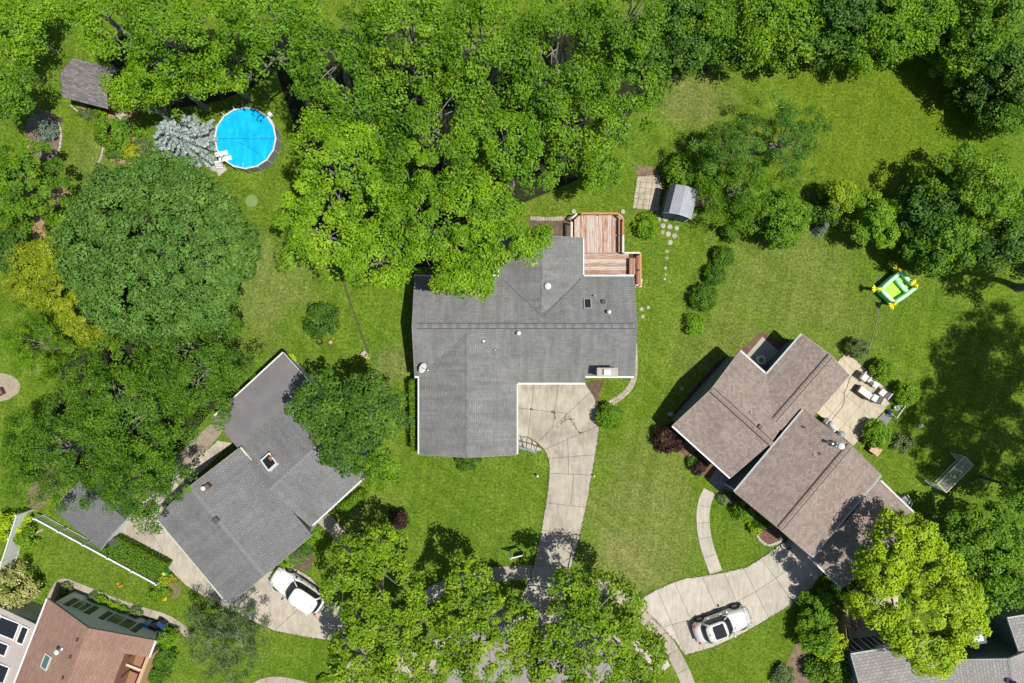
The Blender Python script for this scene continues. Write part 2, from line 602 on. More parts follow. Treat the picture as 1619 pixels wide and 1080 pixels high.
PB = cut_all(PB, (858, 838), (913, 846)); PB = cut_all(PB, (845, 893), (903, 897)); PB = cut_all(PB, (835, 918), (898, 918)); PB = cut_all(PB, (800, 962), (890, 962))
PB = cut_all(PB, (897, 664.5), (899, 748), keep=lambda c: 668 < c.y < 749)
PB = cut_all(PB, (906, 760), (893, 900), keep=lambda c: 752 < c.y < 800)
drive = slabs('driveway', PA + PB, C_OLD, 'long curved beige concrete driveway of the middle house', base_poly=D, gap=.014)
wd = MB()
rr = random.Random(4)
cracks = [((895, 655), (889, 668)), ((896, 655), (905, 668)), ((905, 668), (916, 684)), ((877, 652), (878, 665)), ((916, 684), (921, 684)), ((880, 676), (897, 660)), ((893, 664), (908, 662)), ((838, 646), (842, 647)), ((873, 651), (876, 652))]
for a, b in cracks:
    for k in range(26):
        q = rr.random(); x = a[0] + (b[0] - a[0]) * q + rr.gauss(0, .7); y = a[1] + (b[1] - a[1]) * q + rr.gauss(0, .7)
        p = W(x, y); s = rr.uniform(.03, .09); t_ = rr.uniform(0, 6.3)
        d = Vector((math.cos(t_), math.sin(t_), 0)) * s; e = Vector((-d.y, d.x, 0)) * .4
        z = Vector((0, 0, .05)); z2 = Vector((0, 0, .05 + rr.uniform(.0, .05)))
        wd.face([p + z, p + d * .5 + e + z2, p + d + z2, p + d * .5 - e + z2])
wd.build('weeds', plain('crack_weeds', (.10, .12, .03), .9, .5, 8), label='small weeds growing in the cracked driveway joints', kind='stuff')

# ---- sidewalks round the close
walk('sidewalk', [(540, 1092), (556, 1060), (580, 1030), (615, 990), (660, 953), (700, 929), (742, 914), (790, 907), (842, 905)], 23, 28, C_WALK, 'public sidewalk left of the middle driveway')
walk('sidewalk', [(897, 912), (928, 918), (960, 930), (992, 949), (1012, 968), (1034, 990), (1053, 1013), (1070, 1042), (1085, 1072), (1096, 1110)], 22, 27, C_WALK, 'public sidewalk right of the middle driveway')
walk('sidewalk', [(395, 1092), (425, 1076), (470, 1082), (520, 1100)], 18, 26, C_WALK, 'bit of sidewalk at the bottom edge left of the street trees')

# ---- left house driveway
DL = [(197, 851), (184, 838), (212, 803), (262, 765), (300, 735), (345, 696), (368, 700), (262, 800), (250, 822), (300, 880), (365, 950), (424, 905), (436, 899), (454, 896),
      (471, 900), (491, 912), (507, 930), (520, 944), (540, 960), (575, 975), (612, 990), (650, 1015), (672, 1040), (672, 1075), (640, 1070), (575, 1035), (520, 1012), (483, 1007), (433, 997), (384, 975), (346, 955), (333, 949), (293, 925), (265, 896), (232, 868)]
PL = [DL]
for a, b in (((272, 880), (300, 850)), ((240, 852), (262, 828)), ((296, 925), (330, 893)), ((333, 950), (366, 921)), ((372, 972), (412, 915)), ((433, 998), (480, 955)), ((424, 905), (560, 1032)), ((520, 1012), (556, 966)), ((215, 803), (232, 830)), ((262, 765), (285, 790)), ((585, 1040), (622, 990))):
    PL = cut_all(PL, a, b, keep=(lambda c: c.x > 372) if a == (424, 905) else (lambda c, a=a: abs(c.x - a[0]) < 120))
slabs('driveway', PL, C_OLD, 'beige concrete driveway beside and in front of the left grey garage', base_poly=DL)
# ---- right house driveway
DR = [(1006, 951), (1020, 942), (1038, 932), (1065, 920), (1085, 914), (1110, 911), (1143, 905), (1180, 896.5), (1207, 880), (1237, 858), (1262, 840), (1318, 895), (1297, 910), (1284, 928), (1262, 948), (1227, 970), (1180, 998), (1130, 1022), (1083, 1036), (1066, 1012), (1045, 990), (1025, 970)]
PR = [DR]
for a, b in (((1045, 992), (1063, 987)),):
    pass
mid = [(1030, 997), (1045.6, 992), (1063, 987), (1100, 977), (1163, 951.7), (1195, 935), (1256.7, 893), (1290, 868)]
PR = cut_all(PR, (1039, 933), (1080, 1027)); PR = cut_all(PR, (1066, 920), (1112, 1024)); PR = cut_all(PR, (1110, 911.7), (1154, 1010)); PR = cut_all(PR, (1145, 906), (1184, 996))
PR = cut_all(PR, (1175, 896.7), (1212, 970)); PR = cut_all(PR, (1203, 883), (1252, 950)); PR = cut_all(PR, (1240, 856), (1282, 912))
out = []
for P in PR:
    c = sum((Vector(p[:2]) for p in P), Vector((0, 0))) / len(P)
    k = min(range(len(mid) - 1), key=lambda i: ((Vector(mid[i]) + Vector(mid[i + 1])) / 2 - c).length)
    out += cut_all([P], mid[k], mid[k + 1])
slabs('driveway', out, C_NEW, 'clean pale concrete driveway of the right brown-roofed house', base_poly=DR, gap=.013)
ap = [(1042, 1020), (1026, 1000), (1000, 1015), (1012, 1050), (1044, 1066), (1060, 1052)]
slabs('driveway_apron', [ap], C_NEW, 'pale concrete apron between sidewalk and street at the right driveway')
walk('front_walk', [(1122, 776), (1114, 792), (1110.5, 814), (1113, 847), (1121, 875), (1132, 905)], 21, 24, C_NEW, 'curved pale front walk of the right house', gap=.012)
slabs('porch_pad', [[(1120.5, 759.5), (1134, 738), (1172, 758), (1164, 775), (1138, 782)]], concrete('grey_porch_concrete', (.40, .385, .36)), 'shaded concrete pad before the right house front door')
PT = [(1323, 572), (1339, 556.5), (1386, 600), (1411, 627), (1410, 634), (1349, 706), (1290, 652), (1280, 640)]
PP = [PT]
for a, b in (((1305, 643), (1395, 721)), ((1326, 616), (1418, 694)), ((1360, 600), (1300, 672)), ((1390, 606), (1318, 690)), ((1330, 566), (1402, 640))):
    PP = cut_all(PP, a, b, keep=(lambda c: c.y < 610) if a == (1330, 566) else None)
slabs('patio', PP, C_PATIO, 'cream concrete patio behind the right house', base_poly=PT, gap=.010)
# small sunken pad between the right house wings
patch('planting_bed', [(1155, 575), (1168, 552), (1182, 548), (1196, 530), (1204, 524), (1215, 530), (1232, 540), (1244, 540), (1250, 600), (1200, 600)], M_REDMULCH, .01, 1, 'red mulch bed round the small pad between the right house wings')
slabs('entry_pad', [[(1168, 575), (1205, 532), (1237, 560), (1203, 598)]], concrete('entry_pad_concrete', (.43, .41, .34)), 'small concrete pad in the corner of the right house', top=.05)
# walk of the lower left house
walk('garden_walk', [(74, 965), (84, 938), (96, 918), (120, 926), (170, 947), (225, 966), (262, 976), (285, 990), (304, 1008)], 13, 36, C_WALK, 'narrow concrete walk round the pink-roofed house', gap=.012)
# front walk of the left house, in tree shade
walk('front_walk', [(500, 812), (522, 828), (540, 850), (553, 880)], 22, 26, C_OLD, 'short shaded front walk of the left grey house')
# stone path curving round the right end of the middle house: each stone built
pth = MB()
c_, L_, R_ = ribbon([(1003, 545), (1004, 575), (1003, 600), (993, 618), (976, 632), (958, 641)], 9)
pth.prism(XY([tuple(p) for p in L_] + [tuple(p) for p in R_][::-1]), -.05, .015)
path = pth.build('stone_path', M_STONE, label='narrow curved flagstone path round the end of the middle house', kind='structure')
rr = random.Random(8)
for i in range(0, len(c_) - 1):
    for sd in (-1, 1):
        d = (c_[min(i + 1, len(c_) - 1)] - c_[i]).normalized(); n = Vector((-d.y, d.x))
        c0 = c_[i] + n * sd * 2.2 + d * rr.uniform(-1, 1)
        P = [(c0.x + rr.uniform(1.6, 2.7) * math.cos(t), c0.y + rr.uniform(1.6, 2.7) * math.sin(t)) for t in [6.283 * k / 6 for k in range(6)]]
        m = MB(); m.prism(inset(XY(P), .01), 0, .05 + rr.uniform(0, .02)); m.build('stone', [M_STONE, M_STONEG][rr.random() < .5], path)
# stone apron beside the garage door of the middle house
fl = [(817, 688), (828, 689), (840, 694), (850, 702), (858, 712), (846, 714), (830, 708), (817, 704)]
bed = patch('flagstone_bed', fl, M_SOIL, .012, 0, 'fan of flagstones at the corner of the middle house driveway')
cells = [fl]
for a, b in (((826, 680), (824, 720)), ((834, 680), (831, 720)), ((843, 685), (838, 720)), ((851, 690), (845, 725)), ((815, 696), (836, 701)), ((836, 701), (862, 711)), ((820, 684), (830, 712)), ((838, 690), (848, 716))):
    cells = cut_all(cells, a, b)
for P in cells:
    q = inset(XY(P), .03)
    if len(q) >= 3 and abs(area(q)) > .015:
        m = MB(); m.prism(q, 0, .05 + rr.uniform(0, .015)); m.build('flagstone', [M_STONEG, M_STONE][rr.random() < .35], bed)
tb = MB()
for a, b in (((818, 706), (834, 710.5)), ((834.5, 710.8), (848, 715.5))):
    tb.bar(W(*a) + Vector((0, 0, .1)), W(*b) + Vector((0, 0, .1)), .14, .2)
tb.build('edging', plain('blue_grey_edging', (.22, .25, .30), .6), label='low grey edging along the flagstone fan', kind='structure')
# stepping stones from the garden shed down the side lawn
sp = MB(); sp.prism(XY([(1030, 338), (1062, 348), (1075, 352), (1098, 345), (1102, 338), (1060, 330), (1040, 325)]), -.05, .01)
step = sp.build('stepping_stones', plain('sandy_ground', (.45, .38, .26), .95, .3, fine=.5), label='line of pale stepping stones from the blue shed to the deck', kind='structure')
for x, y, s in ((1048, 357, 4), (1059, 358.5, 4.2), (1070, 361, 3.8), (1047.5, 367, 3.2), (1056.5, 370, 4.6), (1066.5, 373, 4.3), (1059.5, 383.5, 4.2), (1054, 397.5, 3.1), (1054, 408, 2.4), (1052, 424, 2.4), (1051, 441, 2.2), (1052, 434, 1.5), (1014, 489, 3.6), (1025, 486.5, 2.8), (1016.5, 500.5, 3.4), (1058, 445, 1.3),
                (1041, 347, 4.2), (1052, 347, 4.4), (1083, 347, 4.5), (1093, 343, 4)):
    P = [(x + s * rr.uniform(.85, 1.1) * math.cos(t + .4), y + s * rr.uniform(.85, 1.1) * math.sin(t + .4)) for t in [6.283 * k / 7 for k in range(7)]]
    m = MB(); m.prism(XY(P), -.02, .035 + rr.uniform(0, .02)); m.build('stone', [M_STONEG, M_STONE][rr.random() < .3], step)
# paver square left of the blue shed
pv = [(1007, 279), (1043, 276), (1047, 296), (1040, 334), (1000, 330)]
cells = [pv]
for k in range(1, 5):
    cells = cut_all(cells, (1000 + k * 9.2 + 6, 270), (1000 + k * 9.2 - 4, 340))
for k in range(1, 7):
    cells = cut_all(cells, (995, 277 + k * 9), (1050, 283 + k * 9))
slabs('paver_patio', cells, plain('tan_pavers', (.50, .44, .33), .9, .3, 2, fine=.3), 'square of tan pavers beside the blue garden shed', base_poly=pv, gap=.012, top=.04)

# ---- beds and bare patches
patch('soil_bed', [(836, 345), (870, 345), (906, 343), (906, 378), (840, 378)], M_SOIL, .01, 0, 'bare soil bed behind the middle house beside the deck')
patch('soil_bed', [(921, 603), (957, 600), (951, 612), (946, 626), (948, 642), (940, 634), (932, 620)], M_MULCH, .008, 1, 'bare mulch bed below the stone chimney')
patch('planting_bed', [(1062, 690), (1060, 660), (1100, 610), (1140, 565), (1160, 562), (1165, 590), (1100, 690)], plain('dark_mulch', (.11, .075, .06), .95, .4, 5, fine=.7), .008, 1, 'dark mulch bed along the left gable of the right house')
patch('planting_bed', [(1052, 700), (1072, 712), (1092, 730), (1106, 745), (1118, 760), (1135, 742), (1160, 750), (1100, 680), (1060, 670)], M_REDMULCH, .009, 1, 'mulch bed with dark red shrubs along the front of the right house')
patch('planting_bed', [(1136, 778), (1150, 800), (1170, 812), (1188, 836), (1200, 856), (1216, 862), (1240, 852), (1240, 840), (1190, 780), (1160, 760)], M_REDMULCH, .009, 1, 'curved mulch bed between front walk and right driveway')
patch('garden_bed', [(62, 178), (80, 176), (92, 188), (98, 206), (98, 226), (92, 244), (80, 254), (64, 250), (40, 240), (40, 190)], plain('grey_brown_mulch', (.27, .20, .155), .95, .3, 4, fine=.6), .01, 1, 'round mulch bed with a pale stone edge at far left')
patch('garden_bed', [(112, 165), (130, 172), (165, 188), (185, 192), (200, 205), (215, 225), (240, 232), (240, 250), (200, 262), (168, 252), (162, 228), (180, 205), (215, 190), (205, 172), (180, 168)], M_TANMULCH, .01, 1, 'tan wood chip bed below the grey garden shed')
patch('garden_bed', [(70, 300), (96, 292), (112, 300), (104, 318), (82, 332), (70, 350), (72, 380), (56, 384), (48, 370), (58, 330)], M_TANMULCH, .01, 1, 'tan wood chip bed left of the round dark tree')
patch('gravel_circle', [(-30, 590), (5, 588), (26, 598), (34, 610), (28, 624), (10, 634), (-30, 638)], M_PEBBLE, .012, 1, 'round pale gravel circle at the left edge')
patch('gravel_bed', [(240, 790), (300, 740), (345, 692), (360, 668), (340, 665), (300, 700), (230, 775)], plain('pale_gravel', (.44, .37, .28), .95, .3, 6, fine=.8), .009, 1, 'pale gravel strip behind the left grey garage')
patch('planting_bed', [(98, 944), (118, 938), (170, 958), (230, 978), (262, 992), (262, 1015), (110, 968)], M_REDMULCH, .009, 1, 'red brown bed between walk and pink-roofed house')
patch('planting_bed', [(425, 904), (450, 888), (480, 870), (492, 862), (496, 880), (488, 905), (470, 900), (440, 895)], M_SOIL, .009, 1, 'planted bed in front of the left garage')
patch('flower_bed', [(256, 915), (270, 915), (287, 925), (286, 940), (275, 948), (262, 942), (250, 930)], plain('thin_grass_soil', (.22, .20, .09), .95, .3, 4, fine=.6), .009, 1, 'small round bed near the end of the picket fence')
patch('soil_bed', [(1262, 1010), (1280, 1015), (1300, 1030), (1310, 1050), (1300, 1085), (1230, 1085), (1245, 1045)], plain('dry_soil', (.27, .20, .13), .95, .4, 3, fine=.6), .009, 1, 'bare dry soil patch beside the shrubs lower right')
patch('soil_bed', [(1000, 262), (1035, 262), (1050, 285), (1010, 282)], plain('dry_soil', (.27, .20, .13)), .008, 1, 'stony bare ground above the tan pavers')
patch('soil_bed', [(1085, 310), (1110, 300), (1135, 312), (1120, 318), (1095, 330)], plain('dry_soil', (.27, .20, .13)), .008, 1, 'dry patch beside the blue garden shed')
patch('woodland_floor', [(1060, 130), (1100, 118), (1180, 92), (1220, 80), (1225, 60), (1100, 60), (1040, 100)], plain('twiggy_ground', (.17, .13, .085), .95, .4, 4, fine=.7), .007, 1, 'twiggy bare ground under the top hedge of trees')
patch('soil_ring', [(500, 1078), (505, 1070), (518, 1070), (524, 1078), (520, 1090), (504, 1090)], M_SOIL, .01, 1, 'small round soil ring at the bottom edge')
patch('gravel_bed', [(1120, 305), (1135, 304), (1138, 318), (1124, 320)], M_STONEG, .01, 0, 'small pale slab under the hedge right of the blue shed')
patch('gravel_bed', [(60, 745), (90, 735), (98, 760), (70, 800), (50, 810), (40, 790)], plain('dry_soil', (.27, .20, .13)), .008, 1, 'bare brown ground under the left feathery trees')
# stone edgings: single stones set along a line
def edging(name, pts, n, size, mat, label):
    c, L, Rr = ribbon(pts, 1)
    tot = sum((c[i + 1] - c[i]).length for i in range(len(c) - 1))
    ro = MB(); ro.prism(XY([tuple(p) for p in ribbon(pts, size * 1.1)[1]] + [tuple(p) for p in ribbon(pts, size * 1.1)[2]][::-1]), -.03, .013)
    ro = ro.build(name, M_SOIL, label=label, kind='structure')
    for k in range(n):
        s = (k + .5) / n * tot; i = 0
        while i < len(c) - 2 and s > (c[i + 1] - c[i]).length: s -= (c[i + 1] - c[i]).length; i += 1
        d = (c[i + 1] - c[i]).normalized(); p = c[i] + d * s
        L_ = tot / n * .46; w_ = size * rr.uniform(.4, .55); q = Vector((-d.y, d.x))
        P = [p + d * L_ * a + q * w_ * b for a, b in ((-.9, -1), (.9, -1), (1, 0), (.9, 1), (-.9, 1), (-1, 0))]
        m = MB(); m.prism(XY([tuple(x) for x in P]), -.02, .10 + rr.uniform(-.03, .04)); m.build('edging_stone', mat, ro)
edging('stone_edging', [(74, 176), (88, 184), (97, 202), (98, 226), (92, 243), (80, 253)], 16, 3.0, M_STONEG, 'curved pale stone edge of the round mulch bed')
edging('stone_edging', [(112, 166), (125, 178), (145, 185), (170, 191)], 10, 2.6, M_STONEG, 'stone edge of the bed below the grey shed')
edging('stone_edging', [(165, 228), (163, 240), (160, 252), (156, 258)], 6, 2.8, M_STONEG, 'short stone edge beside the yellow shrub')
edging('stone_edging', [(1193, 836), (1199, 852), (1211, 862), (1224, 860), (1238, 853)], 16, 4.2, M_STONEG, 'pale block edge of the bed beside the right driveway')
edging('rock_edging', [(838, 345), (860, 347), (884, 346), (904, 345)], 14, 6.5, M_STONE, 'row of tan rocks above the soil bed by the deck')
edging('stone_edging', [(70, 836), (58, 842), (50, 848), (48, 862)], 10, 2.2, M_STONEG, 'thin stone edge inside the white fences')
seam = MB(); cc_, a_, b_ = ribbon([(541, 440), (556, 485), (572, 530), (583, 560)], 3.5)
seam.prism(XY([tuple(p) for p in a_] + [tuple(p) for p in b_][::-1]), -.02, .012)
seam.build('turf_seam', plain('worn_turf', (.115, .13, .05), .95, .4, 6, fine=.6), label='narrow worn line across the lawn left of the middle house', kind='structure')

# leaf litter under the trees, near-black so its colour adds shade to crown gaps
SHADE_LITTER = plain('leaf_litter_shade', (.034, .040, .014), .95, .5, 2.2, fine=.7)
patch('woodland_floor', [(430, 60), (560, 40), (760, 60), (960, 40), (1040, 110), (985, 200), (960, 260), (880, 300), (800, 330), (760, 400), (700, 425), (600, 420), (520, 400), (470, 330), (470, 200), (440, 130)], SHADE_LITTER, .005, 2, 'leaf litter with painted-in shade under the big wood')
patch('woodland_floor', [(160, 60), (300, 40), (430, 60), (440, 110), (400, 140), (330, 165), (270, 172), (215, 165), (180, 120)], SHADE_LITTER, .005, 2, 'leaf litter with painted-in shade under the trees above the pool')
patch('woodland_floor', [(1080, 20), (1280, 20), (1450, 20), (1500, 70), (1440, 88), (1330, 96), (1240, 90), (1150, 100), (1090, 100)], SHADE_LITTER, .005, 2, 'leaf litter with painted-in shade under the top right trees')
patch('woodland_floor', [(120, 530), (260, 500), (350, 560), (370, 610), (300, 690), (230, 760), (160, 800), (110, 740), (80, 640)], SHADE_LITTER, .005, 2, 'leaf litter with painted-in shade under the feathery trees')
patch('woodland_floor', [(110, 330), (200, 290), (320, 300), (380, 380), (350, 460), (270, 500), (180, 490), (110, 430)], SHADE_LITTER, .005, 2, 'leaf litter with painted-in shade under the round dark tree')
patch('woodland_floor', [(1430, 320), (1500, 290), (1600, 290), (1700, 330), (1640, 420), (1500, 410), (1440, 380)], SHADE_LITTER, .005, 2, 'leaf litter with painted-in shade under the right hand trees')

# grass creeping over the edges of the paving
def fringe(polys, label):
    rg = np.random.default_rng(77); Ps = []
    for P in polys:
        q = XY(P); n = len(q)
        for i in range(n):
            a, b = np.array(q[i]), np.array(q[(i + 1) % n]); ln = np.linalg.norm(b - a); m = int(ln * 46)
            if m < 1: continue
            t = rg.uniform(0, 1, (m, 1)); d = (b - a) / max(ln, 1e-6); nn = np.array([-d[1], d[0]])
            dens = .5 + .5 * np.sin(t[:, 0] * ln * 1.7 + i); k = rg.uniform(0, 1, m) < .35 + .6 * dens
            p = a + (b - a) * t + nn * rg.normal(0, .045, (m, 1)); Ps.append(np.column_stack([p, rg.uniform(.04, .085, m)])[k])
    return np.concatenate(Ps)
FRINGE = ([D, DL, DR, PT, pv], 'grass blades creeping over the edges of the paving')
# ================================================================== HOUSES
RF_MAIN = shingle('grey_shingles', (.205, .205, .202), (.252, .252, .248), (.115, .115, .115), .30, .14, .010, .45, .4, .65)
RF_LEFT = shingle('mid_grey_shingles', (.205, .205, .207), (.250, .250, .252), (.115, .115, .12), .22, .16, .018, .4, .4, .5)
RF_BROWN = shingle('brown_blend_shingles', (.265, .206, .178), (.365, .300, .262), (.16, .122, .105), .24, .16, .010, .35, .4, .25)
RF_PINK = shingle('pinkish_brown_shingles', (.30, .182, .132), (.36, .228, .172), (.18, .11, .085), .34, .15, .012, .3, .3, .2)
RF_PALE = shingle('pale_grey_shingles', (.30, .285, .27), (.37, .352, .335), (.17, .155, .145), .36, .22, .016, .25, .3, .2)
RF_SHED = shingle('weathered_shed_shingles', (.165, .150, .150), (.30, .275, .27), (.10, .09, .09), .32, .15, .012, .4, .3, .3)
RF_BLUE = shingle('light_grey_shed_shingles', (.39, .40, .44), (.45, .46, .50), (.26, .27, .30), .30, .13, .012, .25, .3, .2)
RF_FLAT = plain('grey_mauve_roll_roofing', (.19, .178, .185), .85, .14, .9, fine=.15)
RF_DARK = shingle('dark_grey_shed_shingles', (.16, .16, .165), (.20, .20, .205), (.10, .10, .10), .3, .14, .012)


class Frame:
    def __init__(s, o, ex, ey, L=0, Wd=0):
        s.o, s.ex, s.ey, s.L, s.W = o, ex, ey, L, Wd

    def p(s, a, b, z):
        q = s.o + s.ex * a + s.ey * b
        return Vector((q.x, q.y, z))

    @property
    def ang(s): return math.atan2(s.ex.y, s.ex.x)


def fit(p0, p1, p2, p3, h):
    """rectangle from four roof corners seen in the photo: p0-p1 one gable end, p0-p3 one eave"""
    q = [W(*p, h).xy for p in (p0, p1, p2, p3)]
    ex = ((q[3] - q[0]) + (q[2] - q[1])).normalized()
    L = ((q[3] - q[0]).length + (q[2] - q[1]).length) / 2
    Wd = ((q[1] - q[0]).length + (q[2] - q[3]).length) / 2
    ey = Vector((-ex.y, ex.x))
    if ey.dot(q[1] - q[0]) < 0: ey = -ey
    c = sum(q, Vector((0, 0))) / 4
    return Frame(c - ex * L / 2 - ey * Wd / 2, ex, ey, L, Wd)


def roof_slab(name, pts, mat, parent, th=.12):
    pts = [Vector(p) for p in pts]
    n = Vector((0, 0, 0))
    for i in range(len(pts)):
        a, b = pts[i], pts[(i + 1) % len(pts)]
        n += a.cross(b)
    n.normalize()
    if n.z < 0: pts = pts[::-1]; n = -n
    u = Vector((0, 0, 1)).cross(n)
    if u.length < 1e-3: u = Vector((1, 0, 0))
    u.normalize(); v = n.cross(u)
    uv = lambda p: (p.dot(u), p.dot(v))
    m = MB()
    m.face(pts, [uv(p) for p in pts])
    lo = [p - Vector((0, 0, th)) for p in pts]
    m.face(lo[::-1], [uv(p) for p in lo[::-1]])
    for i in range(len(pts)):
        j = (i + 1) % len(pts)
        q = [lo[i], lo[j], pts[j], pts[i]]
        m.face(q, [uv(p) for p in q])
    return m.build(name, mat, parent)


def window(parent, c, nrm, w=1.1, h=1.2, frame=None, name='window'):
    nrm = Vector(nrm).normalized(); sd = Vector((-nrm.y, nrm.x, 0))
    rz = math.atan2(sd.y, sd.x)
    m = MB()
    c = Vector(c) + nrm * .03
    for s_ in (-1, 1):
        m.box(c + sd * s_ * (w / 2 + .04), (.08, .07, h + .16), rz)
        m.box(c + Vector((0, 0, s_ * (h / 2 + .04))), (w, .068, .08), rz)
    m.box(c, (.05, .05, h), rz)
    f = m.build(name, frame or M_WHITE, parent)
    g = MB(); g.box(c - nrm * .012, (w, .03, h), rz); g.build('pane', M_GLASS, f)
    return f


def gable(parent, F, h, pitch, rm, wm, ov=.35, gut=((0, 1), (0, 1)), rake=(True, True), ridge=None, th=.12, rake_mat=None, gut_mat=None, walls=True, go=.25):
    L, Wd = F.L, F.W
    zr = h + pitch * Wd / 2
    a = roof_slab('roof', [F.p(0, 0, h), F.p(L, 0, h), F.p(L, Wd / 2, zr), F.p(0, Wd / 2, zr)], rm, parent, th)
    b = roof_slab('roof', [F.p(0, Wd, h), F.p(L, Wd, h), F.p(L, Wd / 2, zr), F.p(0, Wd / 2, zr)], rm, parent, th)
    if walls:
        ring = lambda s_: [F.p(s_, ov, 0), F.p(s_, Wd - ov, 0), F.p(s_, Wd - ov, h + pitch * ov - th), F.p(s_, Wd / 2, zr - th), F.p(s_, ov, h + pitch * ov - th)]
        m = MB(); m.loft([ring(go), ring(L - go)], True, True); m.build('wall', wm, parent)
    for k, sgn, t0 in ((0, -1, 0), (1, 1, Wd)):
        if gut[k]:
            s0, s1 = gut[k]
            if s1 <= 1.0001: s0 *= L; s1 *= L
            m = MB()
            A, B = F.p(s0, t0 + sgn * .066, h - .07), F.p(s1, t0 + sgn * .066, h - .07)
            # an open trough: back, floor, front lip
            m.bar(A + Vector((0, 0, -.045)), B + Vector((0, 0, -.045)), .1, .02)
            sd = (F.ey * sgn).to_3d()
            m.bar(A + sd * .045, B + sd * .045, .02, .11)
            m.bar(A - sd * .052, B - sd * .052, .016, .11)
            gu = m.build('gutter', gut_mat or M_GUTTER, parent)
            d = MB(); e = F.p(s1 - .12 if s1 > s0 else s1, t0 + sgn * .03, 0)
            q = F.p(s1 - .15, t0 - sgn * (ov - .06), 0)
            d.bar(F.p(s1 - .15, t0 + sgn * .04, h - .14), q + Vector((0, 0, h - .4)), .07, .06); d.bar(q + Vector((0, 0, h - .4)), q + Vector((0, 0, .1)), .07, .06)
            d.build('downpipe', gut_mat or M_GUTTER, gu)
    for k, s_, sg in ((0, 0, -1), (1, L, 1)):
        if rake[k]:
            m = MB()
            for t0, t1 in ((0, Wd / 2), (Wd, Wd / 2)):
                m.bar(F.p(s_ + sg * .014, t0, h - .085), F.p(s_ + sg * .014, t1, zr - .085), .024, .17)
            m.build('barge_board', rake_mat or M_WHITE, parent)
    if ridge:
        w, seg, s0, s1, rmat, lift = ridge
        n = max(2, int((s1 - s0) / seg)); rms = rmat if isinstance(rmat, tuple) else (rmat,); mm = [MB() for _ in rms]
        for i in range(n):
            x0 = s0 + (s1 - s0) * i / n; x1 = s0 + (s1 - s0) * (i + 1) / n - .015
            m = mm[int(i * 1.618) * 5 % 7 % len(mm)]
            for sg in (-1, 1):
                lo = Vector((0, 0, lift)); lo2 = Vector((0, 0, lift + .012))
                m.face([F.p(x0, Wd / 2, zr) + lo, F.p(x1, Wd / 2, zr) + lo2, F.p(x1, Wd / 2 + sg * w, zr - w * pitch) + lo2, F.p(x0, Wd / 2 + sg * w, zr - w * pitch) + lo])
                m.face([F.p(x1, Wd / 2, zr), F.p(x1, Wd / 2, zr) + lo2, F.p(x1, Wd / 2 + sg * w, zr - w * pitch) + lo2, F.p(x1, Wd / 2 + sg * w, zr - w * pitch)])
            for sg in (-1, 1):
                m.face([F.p(x0, Wd / 2 + sg * w, zr - w * pitch), F.p(x1, Wd / 2 + sg * w, zr - w * pitch), F.p(x1, Wd / 2 + sg * w, zr - w * pitch) + Vector((0, 0, lift + .012)), F.p(x0, Wd / 2 + sg * w, zr - w * pitch) + Vector((0, 0, lift))])
        for m, q in zip(mm, rms): tag(m.build('ridge_vent', q, parent), kind='stuff')
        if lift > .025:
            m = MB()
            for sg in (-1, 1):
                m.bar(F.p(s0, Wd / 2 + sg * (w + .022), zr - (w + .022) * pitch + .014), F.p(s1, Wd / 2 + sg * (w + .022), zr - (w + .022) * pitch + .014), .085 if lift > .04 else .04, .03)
            m.build('vent_gap', plain('dark_vent_mesh', (.06, .052, .048), .9), parent)  # dark mesh in the gap along each side of the ridge vent
    F.h, F.zr, F.pitch = h, zr, pitch
    return F


def roof_z(F, xy):
    t = (xy - F.o).dot(F.ey)
    return F.h + F.pitch * min(t, F.W - t)


def on_roof(F, px, py):
    z = F.h + .6
    for _ in range(4):
        p = W(px, py, z); z = roof_z(F, p.xy)
    return W(px, py, z)


def pipe_vent(parent, p, r=.07, hgt=.35, mat=None, hood=False, name='vent_pipe'):
    m = MB(); m.smooth = False
    m.lathe(p, [(r, -.12), (r, hgt), (r * .8, hgt + .01), (r * .7, hgt - .05)], 10, cap=True)
    o = m.build(name, mat or M_WHITE, parent)
    f = MB(); f.lathe(p + Vector((0, 0, .0)), [(r * 2.2, .0), (r * 2.1, .05), (r * 1.1, .12)], 10); f.build('flashing', M_STEEL, o)
    if hood:
        f = MB(); f.lathe(p, [(r * 1.7, hgt + .03), (r * 1.9, hgt + .10), (r * .6, hgt + .22)], 10); f.build('vent_cap', mat or M_WHITE, o)
    return o


def box_vent(parent, p, rz, mat=M_DARKMETAL, s=.3):
    m = MB(); m.box(p + Vector((0, 0, .08)), (s, s, .2), rz, bev=.04)
    return m.build('roof_vent', mat, parent)


def skylight(parent, F, px, py, w, l, frame=M_DARKMETAL, glass=M_BLACKGLASS, curb=.14):
    p = on_roof(F, px, py)
    sl = math.atan(F.pitch); t = (p.xy - F.o).dot(F.ey)
    tilt = Matrix.Rotation(sl if t < F.W / 2 else -sl, 4, 'X')
    rz = F.ang if F.ex.cross(F.ey) > 0 else F.ang
    if F.ex.x * F.ey.y - F.ex.y * F.ey.x < 0: tilt = Matrix.Rotation(-sl if t < F.W / 2 else sl, 4, 'X')
    m = MB()
    for s_ in (-1, 1):
        m.box(p, (.08, l + .12, .01), rz, M=tilt @ Matrix.Translation((s_ * (w / 2 + .04), 0, curb / 2)) @ Matrix.Scale(curb / .01 * 1.2, 4, (0, 0, 1)))
        m.box(p, (w, .08, .01), rz, M=tilt @ Matrix.Translation((0, s_ * (l / 2 + .02), curb / 2)) @ Matrix.Scale(curb / .01 * 1.2, 4, (0, 0, 1)))
    o = m.build('skylight', frame, parent)
    g = MB(); g.box(p, (w, l, .02), rz, M=tilt @ Matrix.Translation((0, 0, curb * .8))); g.build('pane', glass, o)
    return o


